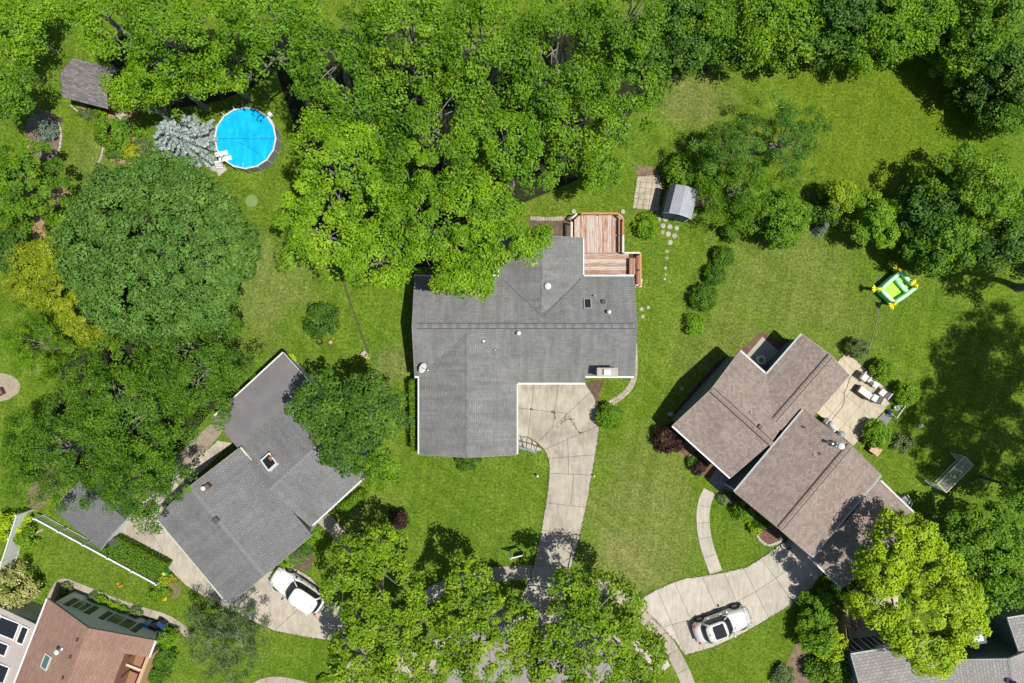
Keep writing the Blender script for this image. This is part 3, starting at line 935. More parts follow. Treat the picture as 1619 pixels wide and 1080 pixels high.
# ------------------------------------------------------------------ 1 middle house
CAPS = (plain('grey_hip_piece', (.205, .205, .204), .92, .2, 8, fine=.3), plain('light_hip_piece', (.235, .235, .232), .92, .2, 8, fine=.3))
H = thing('house', 'grey-roofed middle house with wings to front and back and a stone chimney', 'house', W(828, 540))
FM = fit((655, 437), (655, 595), (1003, 595), (1003, 437), 2.75)
s_of = lambda F, px, h: (W(px, 540, h).x - F.o.x)
gable(H, FM, 2.75, .36, RF_MAIN, M_SIDEW, ov=.4,
      gut=((.02, s_of(FM, 790, 2.75) - .05), (s_of(FM, 925.5, 2.75), FM.L - .02)), rake=(False, False),
      ridge=(.17, .16, .35, FM.L - .2, (plain('grey_ridge_caps', (.235, .235, .235), .9, .2, 9), plain('dark_ridge_caps', (.185, .185, .185), .9, .2, 9)), .03))
m = MB()
A, B = s_of(FM, 923, 2.75) + .02, FM.L - .02
m.bar(FM.p(A, -.066, 2.68), FM.p(B, -.066, 2.68), .12, .11); m.build('gutter', M_GUTTER, H)
# lower front strip of the main roof above the drive
ex_ = .50
roof_slab('roof', [FM.p(s_of(FM, 812, 2.75), FM.W, 2.75), FM.p(s_of(FM, 925, 2.75), FM.W, 2.75), FM.p(s_of(FM, 925, 2.75), FM.W + ex_, 2.75 - ex_ * .36), FM.p(s_of(FM, 812, 2.75), FM.W + ex_, 2.75 - ex_ * .36)], RF_MAIN, H)
m = MB(); m.bar(FM.p(s_of(FM, 819.5, 2.6), FM.W + ex_ + .06, 2.53), FM.p(s_of(FM, 925, 2.6), FM.W + ex_ + .06, 2.53), .12, .11); m.build('gutter', M_GUTTER, H)
FW = fit((663, 720), (817, 718), (817, 512), (663, 512), 2.75)
gable(H, FW, 2.75, .325, RF_MAIN, M_SIDEW, ov=.4, gut=((.02, M_(121, 2.75)), (.02, M_(112, 2.75))), rake=(True, False),
      ridge=(.12, .3, .0, FW.L - .5, CAPS, .012), rake_mat=plain('grey_fascia', (.30, .31, .34), .6))
FB = fit((922, 376), (790, 376), (790, 495), (922, 495), 2.75)
gable(H, FB, 2.75, .335, RF_MAIN, M_SIDEW, ov=.4, gut=((.02, M_(59, 2.75)), (.02, M_(59, 2.75))), rake=(True, False), ridge=(.12, .3, 0.05, FB.L - .2, CAPS, .012), rake_mat=plain('grey_fascia', (.3, .31, .34)))
for a_, b_ in (((737, 529), (815, 603)), ((737, 529), (667, 593)), ((858, 501), (920, 440)), ((858, 501), (793, 440))):
    A, B = on_roof(FM, *a_), on_roof(FM, *b_)
    m = MB(); m.bar(A, B, .05, .03); m.build('valley_flashing', plain('dark_valley', (.10, .10, .10), .9), H)
# short return of gutter at the left front corner
m = MB(); m.bar(FM.p(.02, FM.W + .066, 2.68), FM.p(.36, FM.W + .066, 2.68), .12, .11); m.build('gutter', M_GUTTER, H)
# chimney of stone with cap and flue
cp = W(960.5, 588.5, 4.25)
ch = MB(); ch.box((cp.x, cp.y, 2.15), (1.42, .56, 4.1)); ch = ch.build('chimney', plain('chimney_stone', (.44, .38, .28), .9, .3, 5, fine=.4), H)
c2 = MB(); c2.box((cp.x, cp.y, 4.24), (1.54, .66, .09), bev=.02); c2.build('chimney_cap', M_STONEG, ch)
c2 = MB(); c2.box((cp.x - .05, cp.y, 4.35), (.42, .34, .14)); c2.build('flue', M_STEEL, ch)
c2 = MB(); c2.box((cp.x - .05, cp.y, 4.47), (.5, .42, .05), bev=.015); c2.build('flue_hood', M_GUTTER, ch)
for px, py, r, hg, hood in ((820, 527, .085, .32, True), (765, 539.5, .09, .25, False), (783, 553.5, .05, .28, False), (866, 453, .13, .22, True), (962, 493.5, .08, .32, True), (939.5, 468, .045, .4, False)):
    F_ = FW if py > 600 else (FB if (py < 470 and px < 900) else FM)
    pipe_vent(H, on_roof(F_, px, py), r, hg, M_GUTTER, hood)
box_vent(H, on_roof(FM, 953.5, 477), 0, M_DARKMETAL, .3)
skylight(H, FM, 929, 480.5, .42, .72, plain('grey_skylight_frame', (.3, .3, .31), .5), M_BLACKGLASS, .1)
# satellite dish on its bracket
dp = on_roof(FM, 670, 582)
d = MB(); tl = Matrix.Translation(dp + Vector((-.08, .05, .42))) @ Matrix.Rotation(R(52), 4, 'Y') @ Matrix.Rotation(R(18), 4, 'X')
rings = [[tl @ Vector((r * math.cos(t) * .92, r * math.sin(t), z)) for t in [6.283 * k / 20 for k in range(20)]] for r, z in ((.40, .09), (.39, .085), (.26, .035), (.1, .005), (.02, 0))]
d.loft(rings, False, True); d.loft([[p - Vector((.02, 0, .01)) for p in q] for q in rings][::-1], True, False)
d = d.build('satellite_dish', plain('dish_grey', (.58, .58, .57), .5), H)
b = MB(); b.tube([dp - Vector((0, 0, .1)), dp + Vector((0, 0, .35)), dp + Vector((-.05, .03, .42))], .03, 6); b.tube([dp + Vector((0, 0, .3)), dp + Vector((.35, -.14, .42))], .02, 5); b.build('bracket', M_DARKMETAL, d)
b = MB(); b.box(dp + Vector((.37, -.15, .44)), (.1, .08, .08)); b.build('receiver', M_WHITE, d)
# openings
for px in (680, 720, 765):
    window(H, W(px, 437, 0) + Vector((0, 0, 1.5)) if False else Vector((FM.p(s_of(FM, px, 2.75), 0, 0).x, FM.p(0, .4, 0).y, 1.5)), (0, 1, 0))
for px in (945, 985):
    window(H, Vector((W(px, 0, 2.75).x, FM.p(0, .4, 0).y, 1.5)), (0, 1, 0))
for px in (700, 780):
    window(H, Vector((W(px, 0, 2.75).x, FW.p(.25, 0, 0).y, 1.4)), (0, -1, 0), 1.3, 1.2)
for py in (640, 690):
    g_ = MB(); c_x = FW.p(0, FW.W - .4, 0).x if FW.ey.x > 0 else FW.p(0, .4, 0).x
    xr = max(FW.p(0, .4, 0).x, FW.p(0, FW.W - .4, 0).x); xl = min(FW.p(0, .4, 0).x, FW.p(0, FW.W - .4, 0).x)
    g_.box((xr + .02, W(0, py, 2.7).y, 1.1), (.05, 2.3, 2.1)); gd = g_.build('garage_door', M_WHITE, H)
    for k in range(4):
        q = MB(); q.box((xr + .05, W(0, py, 2.7).y, .32 + k * .53), (.02, 2.2, .46)); q.build('panel', M_WHITE, gd)
g_ = MB(); g_.box((W(858, 0, 2.7).x, FM.p(0, FM.W - .4, 0).y - .02, 1.05), (1.0, .06, 2.05)); fd = g_.build('front_door', plain('dark_red_door', (.16, .03, .025), .5), H)
q = MB(); q.lathe((W(865, 0, 2.7).x, FM.p(0, FM.W - .4, 0).y - .07, 1.0), [(.02, -.03), (.035, 0), (.02, .03)], 8); q.build('handle', M_STEEL, fd)
window(H, Vector((FM.p(FM.L - .25, 0, 0).x, W(0, 480, 2.7).y, 1.5)), (1, 0, 0)); window(H, Vector((FM.p(.25, 0, 0).x, W(0, 520, 2.7).y, 1.5)), (-1, 0, 0))

# ------------------------------------------------------------------ 2 left house (turned)
H2 = thing('house', 'left grey-roofed house turned at an angle with its garage towards the white car', 'house', W(420, 760))
uv = lambda u, v: (u * .678 + v * .735, u * .735 - v * .678)
# garage: ridge runs along u
FG = fit((247, 821), (378, 706), (492, 846), (363, 956), 3.0)
gable(H2, FG, 3.0, .33, RF_LEFT, M_SIDEW, ov=.35, gut=((.02, FG.L - .02), (.02, M_(72, 3))), rake=(True, True), gut_mat=plain('pale_green_gutter', (.62, .68, .55), .5), ridge=(.14, .28, .02, FG.L - .02, plain('grey_hip_caps', (.22, .22, .225), .9, .15, 7), .02), rake_mat=plain('grey_fascia2', (.35, .35, .36), .6))
# main part: ridge runs along v
hE = 2.6
FU = fit(uv(775, -204), uv(945, -204), uv(945, -50), uv(775, -50), hE)
gable(H2, FU, hE, .30, RF_LEFT, M_SIDEW, ov=.35, gut=(False, (FU.L * .02, FU.L - .02)), rake=(False, True), ridge=(.14, .28, .1, FU.L - .02, plain('grey_hip_caps', (.22, .22, .225)), .02))
ln = M_(62, hE)
roof_slab('low_roof', [FU.p(0, .02, hE - .004), FU.p(FU.L, .02, hE - .004), FU.p(FU.L, -ln, hE - .2), FU.p(0, -ln, hE - .2)], RF_FLAT, H2)
m = MB(); m.prism([FU.p(.3, .4, 0).xy, FU.p(FU.L - .3, .4, 0).xy, FU.p(FU.L - .3, -ln + .35, 0).xy, FU.p(.3, -ln + .35, 0).xy], 0, hE - .33); m.build('wall', M_SIDEW, H2)
m = MB(); m.bar(FU.p(0.02, -ln - .05, hE - .26), FU.p(FU.L, -ln - .05, hE - .26), .12, .12); m.build('gutter', plain('cream_gutter', (.70, .68, .60), .5), H2)
m = MB(); m.bar(FU.p(FU.L + .015, -ln, hE - .29), FU.p(FU.L + .015, 0, hE - .1), .03, .16); m.build('barge_board', M_WHITE, H2)
# bright fascia of the garage above the low roof
m = MB(); m.bar(FG.p(M_(2, 3), FG.W + .10, 2.98) if False else FG.p(.02, FG.W + .14, 2.94), FG.p(M_(78, 3), FG.W + .14, 2.94), .06, .2); m.build('fascia', plain('cream_fascia', (.66, .62, .52), .6), H2)
sk = skylight(H2, FU, 428.5, 730.5, .72, .95, M_WHITE, M_BLACKGLASS, .32)
o = MB(); pk = on_roof(FU, 430, 727); o.box(pk + Vector((.06, .2, .33)), (.34, .3, .02), FU.ang); o.build('blind', plain('orange_brown_blind', (.30, .13, .05), .8), sk)
box_vent(H2, on_roof(FG, 342, 822), FG.ang, plain('grey_vent', (.09, .09, .095), .7), .42)
pv_ = on_roof(FG, 328, 768)
ch = MB(); ch.box(pv_ + Vector((.12, 0, .15)), (.34, .3, .55), .7); ch = ch.build('chimney', plain('brown_chimney', (.16, .10, .07), .8), H2)
q = MB(); q.lathe(pv_ + Vector((-.13, -.1, .0)), [(.11, -.1), (.11, .38), (.16, .4), (.16, .48), (.03, .56)], 10); q.build('flue', M_GUTTER, ch)
window(H2, FU.p(FU.L - .3, 2.0, 1.4), FU.ex.to_3d()); window(H2, FU.p(FU.L - .3, 6.0, 1.4), FU.ex.to_3d()); window(H2, FU.p(3, FU.W - .35, 1.4), FU.ey.to_3d())
window(H2, FU.p(3, -ln + .35, 1.4), -FU.ey.to_3d()); window(H2, FU.p(6, -ln + .35, 1.4), -FU.ey.to_3d())
gd = MB(); gd.box(FG.p(FG.L - .23, FG.W / 2, 1.1), (.05, 4.6, 2.15), FG.ang); gd = gd.build('garage_door', M_WHITE, H2)
for k in range(4):
    q = MB(); q.box(FG.p(FG.L - .20, FG.W / 2, .32 + k * .53), (.02, 4.5, .46), FG.ang); q.build('panel', M_WHITE, gd)
fd = MB(); fd.box(FU.p(1.2, FU.W - .33, 1.05), (1.0, .06, 2.05), FU.ang); fd.build('front_door', plain('dark_red_door', (.16, .03, .025)), H2)
window(H2, FG.p(4, .35, 1.5), -FG.ey.to_3d())

# ------------------------------------------------------------------ 3 right house (turned)
H3 = thing('house', 'right house with brown shingle roofs on four joined wings beside a cream patio', 'house', W(1240, 720))
RV = plain('brown_ridge_vent', (.27, .215, .185), .9, .25, 7)
FX = fit((1169, 554), (1065, 674), (1157, 757), (1261, 637), 2.75)
gable(H3, FX, 2.75, .33, RF_BROWN, M_BLUE, ov=.4, gut=((.02, M_(57, 2.75)), (.02, FX.L - .02)), rake=(False, False), ridge=(.17, .3, .05, M_(128, 3), RV, .05))
m = MB()
for t0, t1 in ((0, FX.W / 2), (FX.W, FX.W / 2)):
    m.bar(FX.p(-.014, t0, FX.h - .085), FX.p(-.014, t1, FX.zr - .085), .024, .17)
m.build('barge_board', plain('pale_tan_fascia', (.52, .46, .40), .6), H3)
FN = fit((1343, 594), (1269, 528), (1178, 632), (1252, 698), 2.75)
FN.L = M_(139, 3.2)
gable(H3, FN, 2.75, .33, RF_BROWN, M_BLUE, ov=.3, gut=(False, (.02, M_(86, 2.75))), rake=(True, False), ridge=(.15, .3, .05, M_(136, 3), RV, .05), rake_mat=plain('pale_tan_fascia', (.5, .45, .4)))
FC = fit((1274, 646), (1390, 752.5), (1282, 883.5), (1163, 776), 3.45)
gable(H3, FC, 3.45, .32, RF_BROWN, M_BLUE, ov=.3, gut=((.02, FC.L - .02), (.02, FC.L - .02)), rake=(True, True), ridge=(.17, .3, .05, FC.L - .05, RV, .05), rake_mat=plain('brown_fascia', (.26, .19, .16), .7))
FR = fit((1440, 808), (1337, 933.5), (1279, 880), (1384, 752), 2.5)
gable(H3, FR, 2.5, .24, RF_BROWN, M_BLUE, ov=.3, gut=((.02, FR.L - .3), (.02, FR.L - .3)), rake=(True, False), ridge=(.12, .3, .05, FR.L - .3, RV, .02), rake_mat=plain('brown_fascia', (.26, .19, .16)))
for F_, px, py, r, hg, mt, hd in ((FX, 1186.5, 652, .05, .22, M_GUTTER, False), (FC, 1270.5, 675.5, .06, .25, plain('grey_vent', (.1, .1, .1)), False), (FC, 1296.5, 717.5, .07, .2, M_DARKMETAL, False), (FC, 1286, 719, .03, .15, M_DARKMETAL, False), (FC, 1309, 699, .07, .6, M_STEEL, True), (FC, 1322, 703, .12, .75, M_GUTTER, True)):
    pipe_vent(H3, on_roof(F_, px, py), r, hg, mt, hd)
box_vent(H3, on_roof(FX, 1201, 674.5), FX.ang, plain('grey_brown_vent', (.11, .10, .10), .6), .3)
window(H3, FX.p(3, FX.W - .4, 1.4), FX.ey.to_3d())
window(H3, FN.p(.25, FN.W / 2, 1.3), -FN.ex.to_3d(), 1.8, 1.9, name='patio_door'); window(H3, FC.p(.25, FC.W * .4, 1.4), -FC.ex.to_3d())
window(H3, FC.p(FC.L - .25, FC.W * .35, 1.4), FC.ex.to_3d(), 1.6, 1.3); window(H3, FC.p(FC.L - .25, FC.W * .7, 1.4), FC.ex.to_3d())
e = FR.ey if FR.ey.dot(Vector((-1, -1))) > 0 else -FR.ey
tt = FR.W - .3 if FR.ey.dot(Vector((-1, -1))) > 0 else .3
gd = MB(); gd.box(FR.p(FR.L * .62, tt, 1.1) + e.to_3d() * .02, (2.2, .05, 2.1), FR.ang); gd.build('garage_door', M_WHITE, H3)
fd = MB(); fd.box(FX.p(FX.L - 1.4, FX.W - .38, 1.05), (1.0, .06, 2.05), FX.ang); fd.build('front_door', plain('dark_red_door', (.16, .03, .025)), H3)

# ------------------------------------------------------------------ 4 pink-roofed house lower left
H4 = thing('house', 'house with pinkish brown roof and grey gable wall at the lower left corner', 'house', W(150, 1040))
h4 = 2.75
F4 = fit((73, 953), (247, 1007), (177, 1187), (3, 1133), h4)
pt4 = .36; W4 = F4.W; L4 = F4.L; z4 = h4 + pt4 * W4 / 2
roof_slab('roof', [F4.p(0, 0, h4), F4.p(L4, 0, h4), F4.p(L4, W4 / 2, z4), F4.p(0, W4 / 2, z4)], RF_PINK, H4)
zin = h4 + pt4 * 1.55
roof_slab('roof', [F4.p(0, W4, h4), F4.p(1.35, W4, h4), F4.p(1.35, W4 - 1.55, zin), F4.p(L4, W4 - 1.55, zin), F4.p(L4, W4 / 2, z4), F4.p(0, W4 / 2, z4)], RF_PINK, H4)
ring = lambda s_, w1, z1: [F4.p(s_, .4, 0), F4.p(s_, w1, 0), F4.p(s_, w1, z1), F4.p(s_, W4 / 2, z4 - .13), F4.p(s_, .4, h4 + pt4 * .4 - .13)]
m = MB(); m.loft([ring(.3, W4 - .4, h4 + pt4 * .4 - .13), ring(1.3, W4 - .4, h4 + pt4 * .4 - .13)], True, True); m.build('wall', M_GREYS, H4)
m = MB(); m.loft([ring(1.303, W4 - 1.9, zin - .01), ring(L4 - .3, W4 - 1.9, zin - .01)], True, True); m.build('wall', M_BRICKW, H4)
for (s0, t0, s1, t1, z) in ((0, 0, L4, 0, h4), (0, W4, 1.35, W4, h4)):
    sg = -1 if t0 == 0 else 1
    m = MB(); m.bar(F4.p(s0, t0 + sg * .06, z - .06), F4.p(s1, t1 + sg * .06, z - .06), .12, .11); m.build('gutter', M_GUTTER, H4)
m = MB()
for t0, t1 in ((0, W4 / 2), (W4, W4 / 2)): m.bar(F4.p(-.014, t0, h4 - .085), F4.p(-.014, t1, z4 - .085), .024, .15)
m.build('barge_board', plain('brown_fascia', (.26, .19, .16)), H4)
# porch corner: tan wall standing along the right side and brick piers
m = MB(); m.prism([F4.p(1.5, W4 - .05, 0).xy, F4.p(1.5, W4 - .30, 0).xy, F4.p(6.5, W4 - .30, 0).xy, F4.p(6.5, W4 - .05, 0).xy], 0, 2.35); m.build('porch_wall', M_TAN, H4)
for s_ in (2.6, 4.3):
    m = MB(); m.prism([F4.p(s_, W4 - .31, 0).xy, F4.p(s_, W4 - 1.5, 0).xy, F4.p(s_ + .18, W4 - 1.5, 0).xy, F4.p(s_ + .18, W4 - .31, 0).xy], 2.2, 2.4); m.build('porch_beam', plain('cream_beam', (.62, .5, .36), .7), H4)
m = MB(); m.prism([F4.p(1.36, W4 - .3, 0).xy, F4.p(1.36, W4 - 1.8, 0).xy, F4.p(6.5, W4 - 1.8, 0).xy, F4.p(6.5, W4 - .3, 0).xy], .0, .06); m.build('porch_floor', M_BRICKW, H4)
# gable wall windows with shutters, seen from above
sh = plain('sage_green_shutter', (.10, .115, .075), .7)
for t_, w_, n_ in ((2.05, .95, 1), (5.35, 1.9, 3)):
    c = F4.p(.3, t_, 1.55); nr = -F4.ex.to_3d()
    window(H4, c, nr, w_, 1.25)
    for s_ in (-1, 1):
        q = MB(); q.box(c + F4.ey.to_3d() * s_ * (w_ / 2 + .36) + nr * .02, (.05, .44, 1.3), F4.ang); q.build('shutter', sh, H4)
pipe_vent(H4, on_roof(type('q', (), dict(h=h4, pitch=pt4, W=W4, o=F4.o, ey=F4.ey))(), 96, 1027), .1, .4, M_GUTTER, True)
FF = Frame(F4.o, F4.ex, F4.ey, L4, W4); FF.h, FF.pitch, FF.zr = h4, pt4, z4
skylight(H4, FF, 74, 1046, .95, .55, plain('pale_skylight_frame', (.6, .6, .58), .5), plain('teal_glass', (.08, .18, .16), .12, .1, spec=.6), .1)
for px, py in ((123, 1011), (112, 1038), (100, 1071)):
    q = MB(); q.box(on_roof(FF, px, py) + Vector((0, 0, .05)), (.22, .12, .12), F4.ang); q.build('roof_vent', plain('dark_brown_vent', (.07, .04, .03), .7), H4)
# glazed lean-to on the left side
lean = MB(); P_ = [F4.p(2.3, .38, 0).xy, F4.p(9, .38, 0).xy, F4.p(9, -4.2, 0).xy, F4.p(2.3, -4.2, 0).xy]
lean.prism(P_, 0, 2.1); ls = lean.build('sunroom', plain('pale_grey_panel', (.55, .54, .52), .6), H4)
roof_slab('sunroom_roof', [F4.p(2.2, -.14, 2.6), F4.p(9, -.14, 2.6), F4.p(9, -4.4, 2.15), F4.p(2.2, -4.4, 2.15)], plain('pale_pinkish_roof', (.42, .37, .34), .8, .1), H4)
for s0, s1, t0, t1 in ((2.6, 4.0, -.5, -1.15), (2.6, 4.0, -1.3, -3.0), (4.4, 5.4, -1.5, -2.4), (5.9, 7.3, -.8, -1.8)):
    zz = lambda t: 2.6 + (t + .14) * (.45 / 4.26) + .02
    fr = MB()
    for a0, a1, b0, b1 in ((s0, s1, t0, t0 - .09), (s0, s1, t1 + .09, t1), (s0, s0 + .09, t0 - .09, t1 + .09), (s1 - .09, s1, t0 - .09, t1 + .09)):
        z_ = zz((b0 + b1) / 2)
        fr.prism([F4.p(a0, b0, 0).xy, F4.p(a1, b0, 0).xy, F4.p(a1, b1, 0).xy, F4.p(a0, b1, 0).xy], z_ - .15, z_ + .12)
    fo = fr.build('skylight', M_WHITE, H4)
    gl = MB(); gl.prism([F4.p(s0 + .09, t0 - .09, 0).xy, F4.p(s1 - .09, t0 - .09, 0).xy, F4.p(s1 - .09, t1 + .09, 0).xy, F4.p(s0 + .09, t1 + .09, 0).xy], zz(t0) - .1, zz(t0) + .02); gl.build('pane', M_BLACKGLASS, fo)

# ------------------------------------------------------------------ 5 pale-roofed house lower right
H5 = thing('house', 'house with pale grey roof and dark blue walls at the lower right corner', 'house', W(1480, 1080))
e5 = Vector((.987, .16)); d5 = Vector((.16, -.987))
h5 = 3.0
o5 = W(1346, 1036, h5).xy
FA = Frame(o5, e5, d5, M_(146, h5), 8.6)
gable(H5, FA, h5, .32, RF_PALE, M_BLUE, ov=.3, gut=((.02, FA.L - .1), False), rake=(True, False))
o6 = W(1490, 1036, h5).xy
FD = Frame(W(1492, 1044, 3.05).xy, d5, e5, 9.0, M_(172, h5)); FD.ey = e5
gable(H5, FD, 3.05, .30, RF_PALE, M_BLUE, ov=.3, gut=((.02, 8.9), False), rake=(True, False), ridge=(.14, .3, .02, 8.8, plain('grey_ridge2', (.27, .26, .25), .9), .02))
FE = Frame(W(1594, 979, 3.0).xy, e5, d5, 7.0, 4.2)
gable(H5, FE, 3.0, .3, RF_PALE, M_BLUE, ov=.3, gut=((.02, 6.5), False), rake=(True, False))
m = MB(); m.box(FD.p(0, 3.2, 1.2) + (-d5 * .9).to_3d(), (1.2, 1.0, 2.4), math.atan2(e5.y, e5.x)); m.build('bay', M_BLUE, H5)
m = MB(); m.box(FD.p(0, 3.2, 2.44) + (-d5 * .9).to_3d(), (.7, .5, .06), math.atan2(e5.y, e5.x)); m.build('skylight', M_WHITE, H5)
pipe_vent(H5, on_roof(FD, 1597, 1077), .12, .3, M_DARKMETAL, True)
for t_ in (.9, 2.4, 3.3):
    window(H5, FA.p(t_, .3, 1.1), -d5.to_3d(), .8, 1.9, name='patio_door')
window(H5, FA.p(.25, 3, 1.5), -e5.to_3d()); window(H5, FA.p(.25, 6, 1.5), -e5.to_3d())

# ------------------------------------------------------------------ garden sheds
# blue shed, gambrel roof
SH = thing('garden_shed', 'small blue garden shed with light grey gambrel roof beside tan pavers', 'shed', W(1072, 322))
hs = 2.1
q0, q1, q2, q3 = W(1048, 334, hs).xy, W(1090, 343, hs).xy, W(1102, 298, hs).xy, W(1059, 287, hs).xy
ex = ((q3 - q0) + (q2 - q1)).normalized(); L_ = 2.05; ey = Vector((ex.y, -ex.x))
FS = Frame(W(1049, 336, hs).xy, ex, ey, 2.2, 2.15)
prof = [(0, 2.0), (.34, 2.5), (FS.W / 2, 2.78), (FS.W - .30, 2.52), (FS.W, 2.2)]
for (t0, z0), (t1, z1) in zip(prof[:-1], prof[1:]):
    roof_slab('roof', [FS.p(0, t0, z0), FS.p(FS.L, t0, z0), FS.p(FS.L, t1, z1), FS.p(0, t1, z1)], RF_BLUE if t0 > .1 else plain('shaded_roof_slope', (.10, .115, .13), .8), SH, .05)  # steep left slope coloured dark: its shade is put into the material
bl = plain('teal_blue_boards', (.045, .115, .165), .7, .15)
ring = lambda s_: [FS.p(s_, .08, 0)] + [FS.p(s_, FS.W - .08, 0)] + [FS.p(s_, min(max(t, .08), FS.W - .08), z - .08) for t, z in prof[::-1]]
m = MB(); m.loft([ring(.12), ring(FS.L - .12)], True, True); m.build('wall', bl, SH)
for t_ in (.62, 1.52):
    m = MB(); m.box(FS.p(.1, t_, .95), (.05, .82, 1.7), FS.ang); dd = m.build('door', plain('teal_blue_door', (.05, .13, .18), .6), SH)
    q = MB(); q.box(FS.p(.06, t_ + (.3 if t_ < 1 else -.3), .95), (.03, .05, .14), FS.ang); q.build('handle', M_DARKMETAL, dd)
m = MB()
for (t0, z0), (t1, z1) in zip(prof[:-1], prof[1:]):
    m.bar(FS.p(-.02, t0, z0 - .04), FS.p(-.02, t1, z1 - .04), .03, .1)
m.build('barge_board', plain('pale_blue_trim', (.45, .55, .62), .6), SH)
# grey weathered shed, upper left
SG = thing('garden_shed', 'weathered grey-roofed garden shed under the trees at upper left', 'shed', W(125, 132))
FSH = fit((100, 93), (86, 117), (158, 166), (158, 140), 2.2) if False else None
hs = 2.3
oA = W(99, 154, hs).xy; ex = (W(158, 169, hs).xy - W(99, 154, hs).xy).normalized(); ey = Vector((-ex.y, ex.x))
FSG = Frame(oA, ex, ey, M_(74, hs), M_(64, hs))
gable(SG, FSG, hs, .55, RF_SHED, plain('brown_boards', (.13, .07, .045), .8), ov=.25, gut=(False, False), rake=(True, True), ridge=(.12, .25, .02, FSG.L - .02, plain('shed_hip', (.22, .2, .2), .9), .02), rake_mat=plain('dark_brown_trim', (.10, .06, .04), .8))
dd = MB(); dd.box(FSG.p(FSG.L - .2, FSG.W * .35, .95), (.06, 1.1, 1.8), FSG.ang); dd.build('door', plain('brown_door', (.16, .09, .055), .7), SG)
WD = woodmat('orange_stained_boards', (.36, .135, .055), (.42, .2, .10), .6)
for k in range(9):
    m = MB(); m.box((0, 0, 0), (.95, .125, .03)); ob = m.build('ramp_board', WD, SG, world=False)
    p = FSG.p(FSG.L + .55, .55 + k * .135, .32) - ORG[SG.name]
    ob.location = p; ob.rotation_euler = (0, R(14), FSG.ang)
# low grey shed by the hedge, left
SL = thing('garden_shed', 'low dark grey shed roof half hidden by the feathery tree behind the picket fence', 'shed', W(140, 830))
hs = 2.2
q0 = W(160, 869, hs).xy; q1 = W(178, 836, hs).xy; q2 = W(86, 808, hs).xy
ex = (q2 - q0).normalized(); ey = Vector((ex.y, -ex.x))
if ey.dot(q1 - q0) < 0: ey = -ey
FL = Frame(q0, ex, ey, M_(95, hs), M_(62, hs))
gable(SL, FL, hs, .3, RF_DARK, M_WHITE, ov=.2, gut=(False, False), rake=(True, True), rake_mat=plain('grey_trim', (.4, .4, .4), .7))
dd = MB(); dd.box(FL.p(FL.L / 2, FL.W - .18, .95), (1.4, .05, 1.8), FL.ang); dd.build('door', M_SIDEW, SL)
# ================================================================== TREES AND SHRUBS
leafmat('leaf_maple', (0.087, 0.199, 0.008), (0.157, 0.320, 0.009), (0.268, 0.454, 0.015))
leafmat('leaf_lime', (0.175, 0.287, 0.007), (0.297, 0.458, 0.009), (0.465, 0.630, 0.013))
leafmat('leaf_oak', (0.056, 0.144, 0.007), (0.121, 0.259, 0.008), (0.218, 0.382, 0.013))
leafmat('leaf_deep', (0.036, 0.102, 0.010), (0.076, 0.171, 0.015), (0.147, 0.270, 0.025))
leafmat('leaf_round', (0.069, 0.156, 0.026), (0.140, 0.275, 0.041), (0.245, 0.403, 0.069))
leafmat('leaf_locust', (0.043, 0.112, 0.006), (0.082, 0.194, 0.009), (0.153, 0.293, 0.014))
leafmat('leaf_pine', (0.061, 0.157, 0.013), (0.118, 0.257, 0.025), (0.213, 0.404, 0.051))
leafmat('leaf_spruce', (.18, .26, .28), (.32, .42, .45), (.47, .56, .58), .05)
leafmat('leaf_spruce2', (.075, .125, .095), (.15, .22, .17), (.25, .33, .27), .05)
leafmat('leaf_larch', (0.133, 0.187, 0.006), (0.268, 0.334, 0.010), (0.439, 0.463, 0.020), .1)
leafmat('leaf_hedge', (0.036, 0.103, 0.005), (0.068, 0.172, 0.007), (0.123, 0.262, 0.012))
leafmat('leaf_bright', (0.079, 0.181, 0.005), (0.146, 0.297, 0.007), (0.238, 0.411, 0.012))
leafmat('leaf_yellow', (.26, .28, .006), (.40, .42, .010), (.55, .55, .03))
leafmat('leaf_cream', (0.192, 0.240, 0.024), (0.456, 0.432, 0.120), (0.720, 0.648, 0.312))
leafmat('leaf_purple', (.030, .012, .012), (.060, .022, .022), (.11, .045, .035))
leafmat('leaf_grey', (0.074, 0.123, 0.033), (0.135, 0.203, 0.061), (0.230, 0.304, 0.110))

